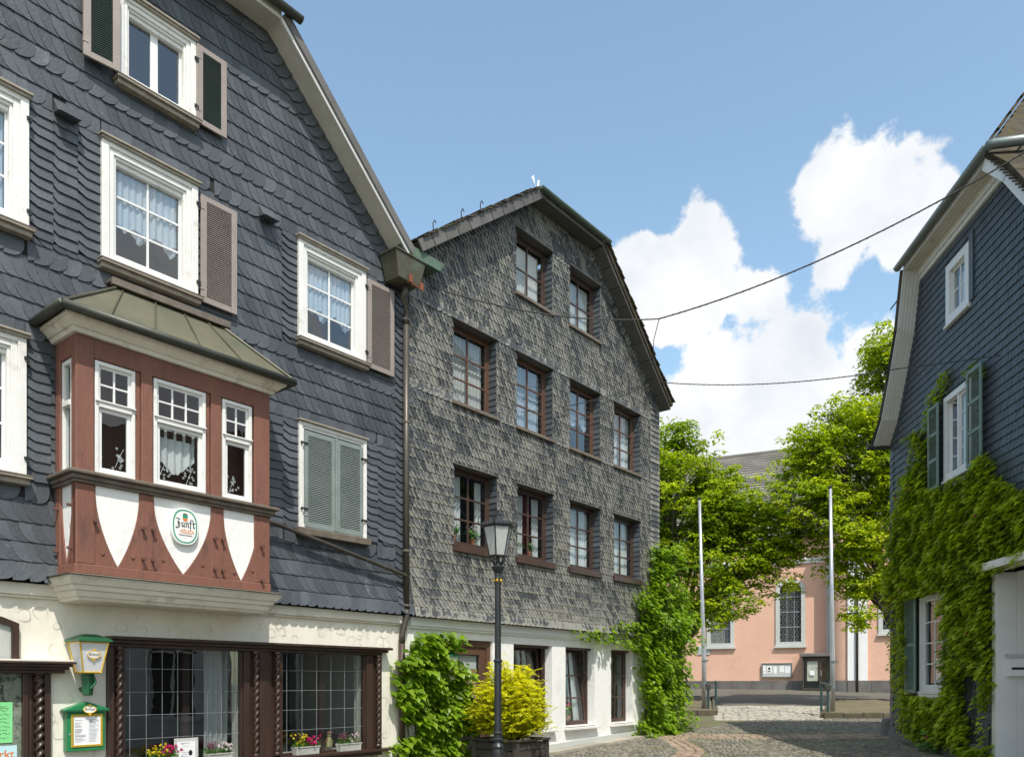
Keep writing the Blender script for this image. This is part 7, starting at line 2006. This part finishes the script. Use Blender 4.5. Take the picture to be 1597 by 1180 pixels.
# ---------------------------------------------------------------- street lamp
lx, ly, _ = at(776.5, 1062, 10.8); lz = gz(10.8)
lamp = empty('street_lamp', (lx, ly, lz), R(20), 'black cast iron street lamp with six-sided lantern in front of the middle house', 'street lamp')
def lz_(py): return (HY - py) / F * 10.8 + EYE - lz
m = MB(); m.lathe([(.15, 0), (.15, .06), (.13, .10), (.125, .45), (.10, .50), (.085, lz_(1172)), (.075, lz_(1165))], 0, 0, 12)
m.lathe([(.075, lz_(1168)), (.085, lz_(1163)), (.06, lz_(1158)), (.055, lz_(1145)), (.052, lz_(1140))], 0, 0, 16); m.build('post_base', 'iron_black', lamp)
m = MB(); m.lathe([(.050, lz_(1145)), (.050, lz_(1032)), (.044, lz_(1026)), (.042, lz_(905)), (.040, lz_(893))], 0, 0, 12); m.build('post', 'iron_black', lamp)
for py, r0 in ((1152, .075), (1142, .066), (1030, .062), (902, .055)):
    m = MB(); m.lathe([(r0 * .8, lz_(py + 2.5)), (r0, lz_(py + 1)), (r0, lz_(py - 1)), (r0 * .8, lz_(py - 2.5))], 0, 0, 20); m.build('post_ring', 'iron_black', lamp)
m = MB(); m.lathe([(.045, lz_(893)), (.07, lz_(888)), (.085, lz_(884)), (.05, lz_(880)), (.03, lz_(876))], 0, 0, 20)
m.build('post_capital', 'iron_black', lamp)
m = MB(); zf = lz_(905); 
for k in range(6):
    t = k * math.pi / 3; m.lathe([(.004, zf - .025), (.016, zf - .01), (.016, zf + .01), (.004, zf + .025)], .05 * math.cos(t), .05 * math.sin(t), 6)
m.build('gold_rosette', 'gold', lamp)
za, zb_, zc, zd = lz_(867), lz_(822), lz_(812), lz_(795)
ra, rb = .118, .205
m = MB(); m.lathe([(ra, za), (rb, zb_)], 0, 0, 6, 0); m.build('lantern_glass', 'frosted', lamp)
m = MB()
for k in range(6):
    t = k * math.pi / 3; c, s_ = math.cos(t), math.sin(t); t2 = t + math.pi / 3; c2, s2_ = math.cos(t2), math.sin(t2)
    m.tube([(ra * c, ra * s_, za), (rb * c, rb * s_, zb_)], .010, 5)
    m.tube([(ra * c, ra * s_, za), (ra * c2, ra * s2_, za)], .012, 5); m.tube([(rb * c, rb * s_, zb_), (rb * c2, rb * s2_, zb_)], .012, 5)
m.build('lantern_frame', 'iron_black', lamp)
m = MB(); m.lathe([(rb + .02, zb_), (rb + .03, zb_ + .02), (rb - .02, zb_ + .045), (.12, zb_ + .085), (.075, zb_ + .12), (.07, zb_ + .15), (.045, zb_ + .16)], 0, 0, 6)
m.lathe([(.05, zb_ + .155), (.055, zb_ + .17), (.03, zb_ + .185), (.012, zb_ + .20), (.022, zb_ + .22), (.018, zb_ + .24), (.004, zb_ + .27)], 0, 0, 12); m.build('lantern_roof', 'iron_black', lamp)
m = MB()
for k in range(6):
    t = k * math.pi / 3; t2 = t + math.pi / 3
    for j in range(6):
        u = (j + .5) / 6; x, y = (rb + .022) * ((1 - u) * math.cos(t) + u * math.cos(t2)), (rb + .022) * ((1 - u) * math.sin(t) + u * math.sin(t2))
        m.lathe([(.017, zb_ + .012), (.013, zb_ + .04), (.003, zb_ + .055)], x, y, 6)
    m.tube([((rb + .02) * math.cos(t), (rb + .02) * math.sin(t), zb_ + .02), ((rb + .065) * math.cos(t), (rb + .065) * math.sin(t), zb_ + .03), ((rb + .07) * math.cos(t), (rb + .07) * math.sin(t), zb_ + .065)], .008, 4)
m.build('roof_crest', 'iron_black', lamp)
m = MB(); zl = lz_(882)
for k in range(4):
    t = k * math.pi / 2 + .4; c, s_ = math.cos(t), math.sin(t)
    m.tube([(.03 * c, .03 * s_, zl), (.07 * c, .07 * s_, zl + .03), (.105 * c, .105 * s_, zl + .07), (.09 * c, .09 * s_, zl + .11), (.11 * c, .11 * s_, za)], .013, 6)
    m.tube([(.105 * c, .105 * s_, zl + .07), (.135 * c, .135 * s_, zl + .08), (.13 * c, .13 * s_, zl + .11)], .009, 5)
m.tube([(0, 0, zl), (0, 0, za)], .022, 8); m.lathe([(.118, za - .012), (.122, za), (.10, za + .01)], 0, 0, 6); m.build('lantern_bracket', 'iron_black', lamp, smooth=False)

# ---------------------------------------------------------------- flagpoles, stands, bollard
def flagpole(px0, px1, pytop, pybase, Y, label):
    x0, x1 = (px0 - CX) / F * Y, (px1 - CX) / F * Y; zb = (HY - pybase) / F * Y + EYE; zt = (HY - pytop) / F * Y + EYE
    t = empty('flagpole', (x0, Y, zb), 0, label, 'flagpole', 'flagpoles on the square')
    d = x1 - x0; H = zt - zb
    MB().tube([(0, 0, 0), (0, 0, 1.8), (d * .3, 0, H * .45), (d, 0, H)], .07, 12, [.085, .08, .07, .05]).build('pole', 'steel_grey', t, smooth=True)
    m = MB(); m.lathe([(.05, H - .02), (.075, H), (.075, H + .03), (.03, H + .06)], d, 0, 12); m.build('cap', 'iron_black', t)
    m = MB(); m.lathe([(.092, .85), (.092, 1.0)], .0, 0, 12); m.lathe([(.092, 1.75), (.092, 1.80)], 0, 0, 12); m.box(-.02, .14, -.1, -.07, 1.75, 1.82); m.build('clamp', 'gutter_zinc', t)
flagpole(1098, 1091, 778, 1106, 29.0, 'grey metal flagpole in the left bed, leaning slightly')
flagpole(1298.5, 1295, 760, 1113, 27.0, 'grey metal flagpole in the right bed, standing upright before the church porch')
def hoop(px0, Y0, px1, Y1, h, label):
    a = Vector(((px0 - CX) / F * Y0, Y0)); b = Vector(((px1 - CX) / F * Y1, Y1)); t = empty('barrier_hoop', (a.x, a.y, gz(Y0) + .08), 0, label, 'hoop barrier', 'dark green hoop barriers')
    d = b - a; dz = gz(Y1) - gz(Y0)
    m = MB(); m.tube([(0, 0, 0), (0, 0, h)], .045, 8); m.tube([(d.x, d.y, dz), (d.x, d.y, dz + h)], .045, 8); m.build('upright', 'post_green', t)
    m = MB(); m.tube([(-.0, 0, h), (d.x, d.y, dz + h)], .045, 8); m.build('top_rail', 'post_green', t)
    m = MB(); m.box(-.09, .09, -.07, .07, h - .24, h - .02); m.build('reflector_box', 'gutter_dark', t, bevel=.02)
hoop(1104.5, 28.6, 1116.5, 30.2, 1.03, 'dark green metal hoop barrier beside the left flagpole')
hoop(1291, 26.6, 1281, 27.8, 1.06, 'dark green metal hoop barrier beside the right flagpole')
bx, by, _ = at(1385, 1062, 20.4)
bl = empty('stone_bollard', (bx, by, gz(by)), R(12), 'low grey stone bollard at the corner of the creeper-covered house', 'bollard')
m = MB(); m.lathe([(.185, -.05), (.175, .10), (.155, .40), (.14, .455), (.10, .47)], 0, 0, 8, .3); m.build('shaft', 'stone_grey', bl, bevel=.012)
kx, ky, _ = at(1066.5, 1062, 33.0)
st = empty('bicycle_stand', (kx + .2, ky, gz(ky) + .1), 0, 'thin bent dark metal stand beside the tree trunk in the left bed', 'stand')
m = MB(); m.tube([(0, 0, 0), (-.08, 0, .5), (-.12, 0, 1.1), (-.02, 0, .9)], .025, 6); m.build('bar', 'iron_black', st)

# ---------------------------------------------------------------- overhead cables
def cable(pts, r, label, twist=True, name='overhead_cable'):
    P_ = [Vector(p) for p in pts]; o = empty(name, P_[0], 0, label, 'cable'); m = MB(); rel = [tuple(p - P_[0]) for p in P_]
    m.tube(rel, r, 6); m.build('wire', 'iron_wire', o)
    if twist:
        m = MB(); n = 0
        for a, b in zip(rel[:-1], rel[1:]):
            a, b = Vector(a), Vector(b); L = (b - a).length; k = max(2, int(L / .12))
            for i in range(k):
                if i % 2: continue
                m.tube([tuple(a.lerp(b, i / k) + Vector((0, 0, r))), tuple(a.lerp(b, (i + 1) / k) - Vector((0, 0, r)))], r * .7, 4)
        m.build('binding_wire', 'iron_wire', o)
    return o
def sagline(a, b, sag, n=16):
    a, b = Vector(a), Vector(b); return [tuple(a.lerp(b, i / n) - Vector((0, 0, 4 * sag * (i / n) * (1 - i / n)))) for i in range(n + 1)]
hook = P1.W(S(668, .1), -.1, Z(668, 446, .1)); knot = Vector(at(1028, 497, 16.0)); far = Vector(at(1640, 212, 13.0))
cable(sagline(hook, knot, .22) , .012, 'thin cable from the rain hopper across the middle house gable')
cable(sagline(knot, far, .30), .013, 'twisted cable rising across the clouds to the upper right edge')
c2a = P1.W(S(1014, .0) - .1, -.05, Z(1014, 597)); c2b = Vector(at(1400, 575, 17.5)); c2c = Vector(at(1640, 541, 13.5))
cable(sagline(c2a, c2b, .20) + sagline(c2b, c2c, .02)[1:], .011, 'lower cable from the middle house to the creeper-covered house')
kk = Vector(at(1015, 600, 20.6))
cable([tuple(knot), tuple(knot.lerp(kk, .25) + Vector((-.06, 0, -.02))), tuple(knot.lerp(kk, .6) + Vector((-.03, 0, 0))), tuple(kk)], .008, 'short thin wire hanging between the two street cables', False)
c3 = P1.W(S(805), -.15, Z(805, 645))
cable(sagline(c2a, c3, .12, 10), .008, 'faint wire running over the middle house windows', False)

# ---------------------------------------------------------------- flower boxes on the shop sills and things in the window
def flower_box(px0, px1, label, left, right, k=.10):
    s0, s1 = P1.S(px0, k), P1.S(px1, k); z = sill_z + .002
    t = local_empty(P1, 'flower_box', (s0 + s1) / 2, k, z, label, 'flower box', 'flower boxes on the shop sill')
    w = (s1 - s0) / 2; h = .125
    m = MB(); m.hexa([(-w + .015, -.055, 0), (w - .015, -.055, 0), (w - .015, .055, 0), (-w + .015, .055, 0)], [(-w, -.07, h), (w, -.07, h), (w, .07, h), (-w, .07, h)]); m.build('zinc_box', 'zinc_box', t, bevel=.006)
    m = MB(); m.box(-w - .006, w + .006, -.078, -.066, h - .012, h + .004); m.box(-w + .02, -w + .03, -.074, -.06, .0, h - .01); m.box(w - .03, w - .02, -.074, -.06, .0, h - .01); m.build('rim', 'zinc_box', t, bevel=.003)
    g = np.random.default_rng(int(px0)); n = 260
    P_ = np.stack([g.uniform(-w, w, n), g.uniform(-.07, .06, n), h + np.abs(g.normal(0, .045, n))], 1)
    leaf_mesh('greenery', 'simple', 'leaf_pot', t, P_, np.stack([g.normal(0, .5, n), g.normal(-.4, .5, n), np.ones(n)], 1), np.stack([g.normal(0, 1, n), g.normal(-.3, 1, n), g.normal(.2, .4, n)], 1), g.uniform(.02, .04, n), g.uniform(0, 1, n))
    for side, kind in ((-1, left), (1, right)):
        if kind is None: continue
        cx = side * w * .5
        if kind == 'mauve':
            n = 420; b = g.normal(0, 1, (n, 3)); u = g.uniform(.3, 1, n); d = np.stack([b[:, 0] * .55, b[:, 1] * .4, np.abs(b[:, 2]) + .8], 1); d /= np.linalg.norm(d, axis=1, keepdims=True)
            P_ = np.array([cx, 0, h]) + d * (u * .17)[:, None]
            leaf_mesh('blossom', 'simple', 'petal_mauve', t, P_, b + .01, d + g.normal(0, .3, (n, 3)), g.uniform(.012, .02, n), g.uniform(0, 1, n))
        else:
            hd = {'yellow': (26, .17, .022), 'pink': (24, .13, .026), 'white': (15, .13, .028), 'red': (14, .1, .02)}[kind]; P_, N_, T_, sz, tn = [], [], [], [], []
            st = MB()
            for _ in range(hd[0]):
                c = np.array([cx + g.normal(0, w * .34), g.normal(-.02, .04), h + .03 + g.uniform(0, 1) * hd[1]])
                st.tube([(cx + g.normal(0, .02), 0, h), tuple(c)], .002, 3)
                nn = np.array([g.normal(0, .4), -1, g.uniform(.2, .8)])
                for q_ in range(8):
                    a = q_ * math.pi / 4; P_.append(c + g.normal(0, .003, 3)); N_.append(nn + g.normal(0, .15, 3)); T_.append(np.array([math.cos(a), .1, math.sin(a)])); sz.append(hd[2] * g.uniform(.8, 1.15)); tn.append(g.uniform(0, 1))
            leaf_mesh('blossom', 'simple', 'petal_' + kind, t, *map(np.array, (P_, N_, T_, sz, tn))); st.build('stalks', 'leaf_pot', t, kind='stuff')
flower_box(458, 495, 'zinc flower box with yellow and magenta flowers under the right shop window', 'yellow', 'pink')
flower_box(527, 560, 'zinc flower box with heather and white daisies, right end of the right shop sill', 'mauve', 'white')
flower_box(320, 359, 'zinc flower box with mauve heather and pale daisies on the left shop sill', 'mauve', 'white')
flower_box(232, 274, 'zinc flower box with yellow and crimson flowers left of the framed sheet', 'yellow', 'pink')
# framed menu sheet on the sill
t = local_empty(P1, 'sheet_stand', P1.S(290.5, .06), .06, sill_z, 'framed white printed sheet with small picture standing between flower boxes in the shop window', 'sheet stand')
w_ = (P1.S(309) - P1.S(272)) / 2; m = MB(); m.box(-w_, w_, -.008, .008, 0, .36); m.build('clear_frame', 'church_grey', t, bevel=.004)
MB().box(-w_ * .78, w_ * .72, -.0115, -.0085, .01, .315).build('sheet', 'paper', t)
m = MB()
for k in range(9): x = rng.uniform(-.11, -.04); m.box(x, x + rng.uniform(.04, .12), -.0135, -.012, .28 - k * .028, .2835 - k * .028)
m.box(-.09, .05, -.0135, -.012, .292, .298); m.build('print', 'ink_grey', t)
m = MB(); m.prism(superellipse(.055, .16, .028, .038, 12), -.0140, -.012); m.build('picture', 'ink_black', t)
m = MB()
for x in (-w_ + .015, w_ - .015): m.lathe([(.007, .34), (.007, .347)], x, -.009, 8)
m.build('gold_pin', 'gold', t)
# figurine behind the pane
t = local_empty(P1, 'figurine', P1.S(513, -.12), -.12, sill_z + .06, 'small cream and yellow garden figurine with pink hat behind the shop pane', 'figurine')
m = MB(); m.lathe([(.055, 0), (.06, .03), (.05, .10), (.035, .16), (.02, .175)], 0, 0, 12); m.lathe([(.015, .17), (.032, .19), (.034, .215), (.02, .24), (.004, .245)], 0, 0, 12); m.build('body', 'figurine', t, smooth=True)
m = MB(); m.lathe([(.055, .232), (.045, .245), (.012, .262)], .01, 0, 12); m.tube([(-.03, 0, .14), (-.07, -.02, .12), (-.08, -.02, .07)], .012, 6); m.tube([(.03, 0, .14), (.065, -.02, .10), (.04, -.03, .07)], .012, 6); m.build('hat_and_arms', 'terracotta', t, smooth=True)
# potted plants behind upper panes of the middle house
def pot(win, t_, label, kind='leaf', flower=None):
    a, b, c, d = win; x = a + (b - a) * t_
    o = empty('potted_plant', P1.W(x, .30, c + .12), P1.rz, label, 'potted plant')
    m = MB(); m.lathe([(.05, 0), (.07, .10), (.072, .11)], 0, 0, 12); m.build('pot', 'terracotta', o)
    g = np.random.default_rng(int(x * 100)); n = 70; P_ = np.stack([g.normal(0, .07, n), g.normal(0, .05, n), .14 + np.abs(g.normal(.05, .06, n))], 1)
    leaf_mesh('foliage', 'heart', 'leaf_pot', o, P_, np.stack([g.normal(0, .5, n), g.normal(-.8, .4, n), np.ones(n)], 1), g.normal(0, 1, (n, 3)), g.uniform(.04, .08, n), g.uniform(0, 1, n))
    if flower:
        n = 26; P_ = np.stack([g.normal(0, .07, n), g.normal(-.03, .03, n), .30 + np.abs(g.normal(0, .05, n))], 1)
        leaf_mesh('blossom', 'simple', flower, o, P_, np.stack([g.normal(0, .5, n), -np.ones(n), g.normal(0, .5, n)], 1), g.normal(0, 1, (n, 3)), g.uniform(.04, .06, n), g.uniform(0, 1, n))
for a in ((rowsC[0], .25, 'small green potted plant in the leftmost middle-floor window of the weathered house'), (rowsC[0], .68, 'pale flowering potted plant in the leftmost middle-floor window behind the lamp', 'leaf', 'petal_white'),
          (rowsC[1], .18, 'bushy green potted plant in the window with the red curtain'), (rowsC[1], .62, 'mauve orchid pot in the window with the red curtain', 'leaf', 'petal_mauve'),
          (G[1], .42, 'pink flowering pot behind the tilted ground floor window', 'leaf', 'petal_pink')): pot(*a)
# tufts of grass between the stones
g = np.random.default_rng(3); n = 2600; X = g.uniform(3.0, 11, n); Yv = np.where(g.uniform(0, 1, n) < .5, 20.15 + g.normal(0, .75, n), g.uniform(17, 25, n))
keep = (X < 9.5 - .102 * (Yv - 20)) & ((X + 1.859) * .7779 - (Yv - 14.1) * .6284 > .5); X, Yv = X[keep], Yv[keep]; n = len(X)
P_ = np.stack([X, Yv, np.array([gz(y) + .015 for y in Yv])], 1)
o = leaf_mesh('joint_grass', 'spray', 'leaf_vine', None, P_, g.normal(0, .4, (n, 3)) + np.array([0, -1, .3]), g.normal(0, .5, (n, 3)) + np.array([0, 0, 1]), g.uniform(.015, .032, n), g.uniform(.1, .7, n))
tag(o, 'short green grass tufts growing in the joints of the cobbles', 'grass')
# leafy weeds at the foot of the right-hand house
o = empty('weed_plant', PR.W(S3(1470), -.25, gz(16)), PR.rz, 'broad-leaved green weed at the foot of the creeper wall', 'weed')
g = np.random.default_rng(31); n = 46
leaf_mesh('foliage', 'lobed', 'leaf_pot', o, np.stack([g.normal(0, .25, n), g.normal(0, .12, n), np.abs(g.normal(.18, .12, n))], 1), np.stack([g.normal(0, .4, n), g.normal(-.6, .3, n), np.ones(n)], 1), g.normal(0, 1, (n, 3)), g.uniform(.10, .18, n), g.uniform(.2, 1, n))
if 'transept_anchor' in bpy.data.objects: bpy.data.objects.remove(bpy.data.objects['transept_anchor'])
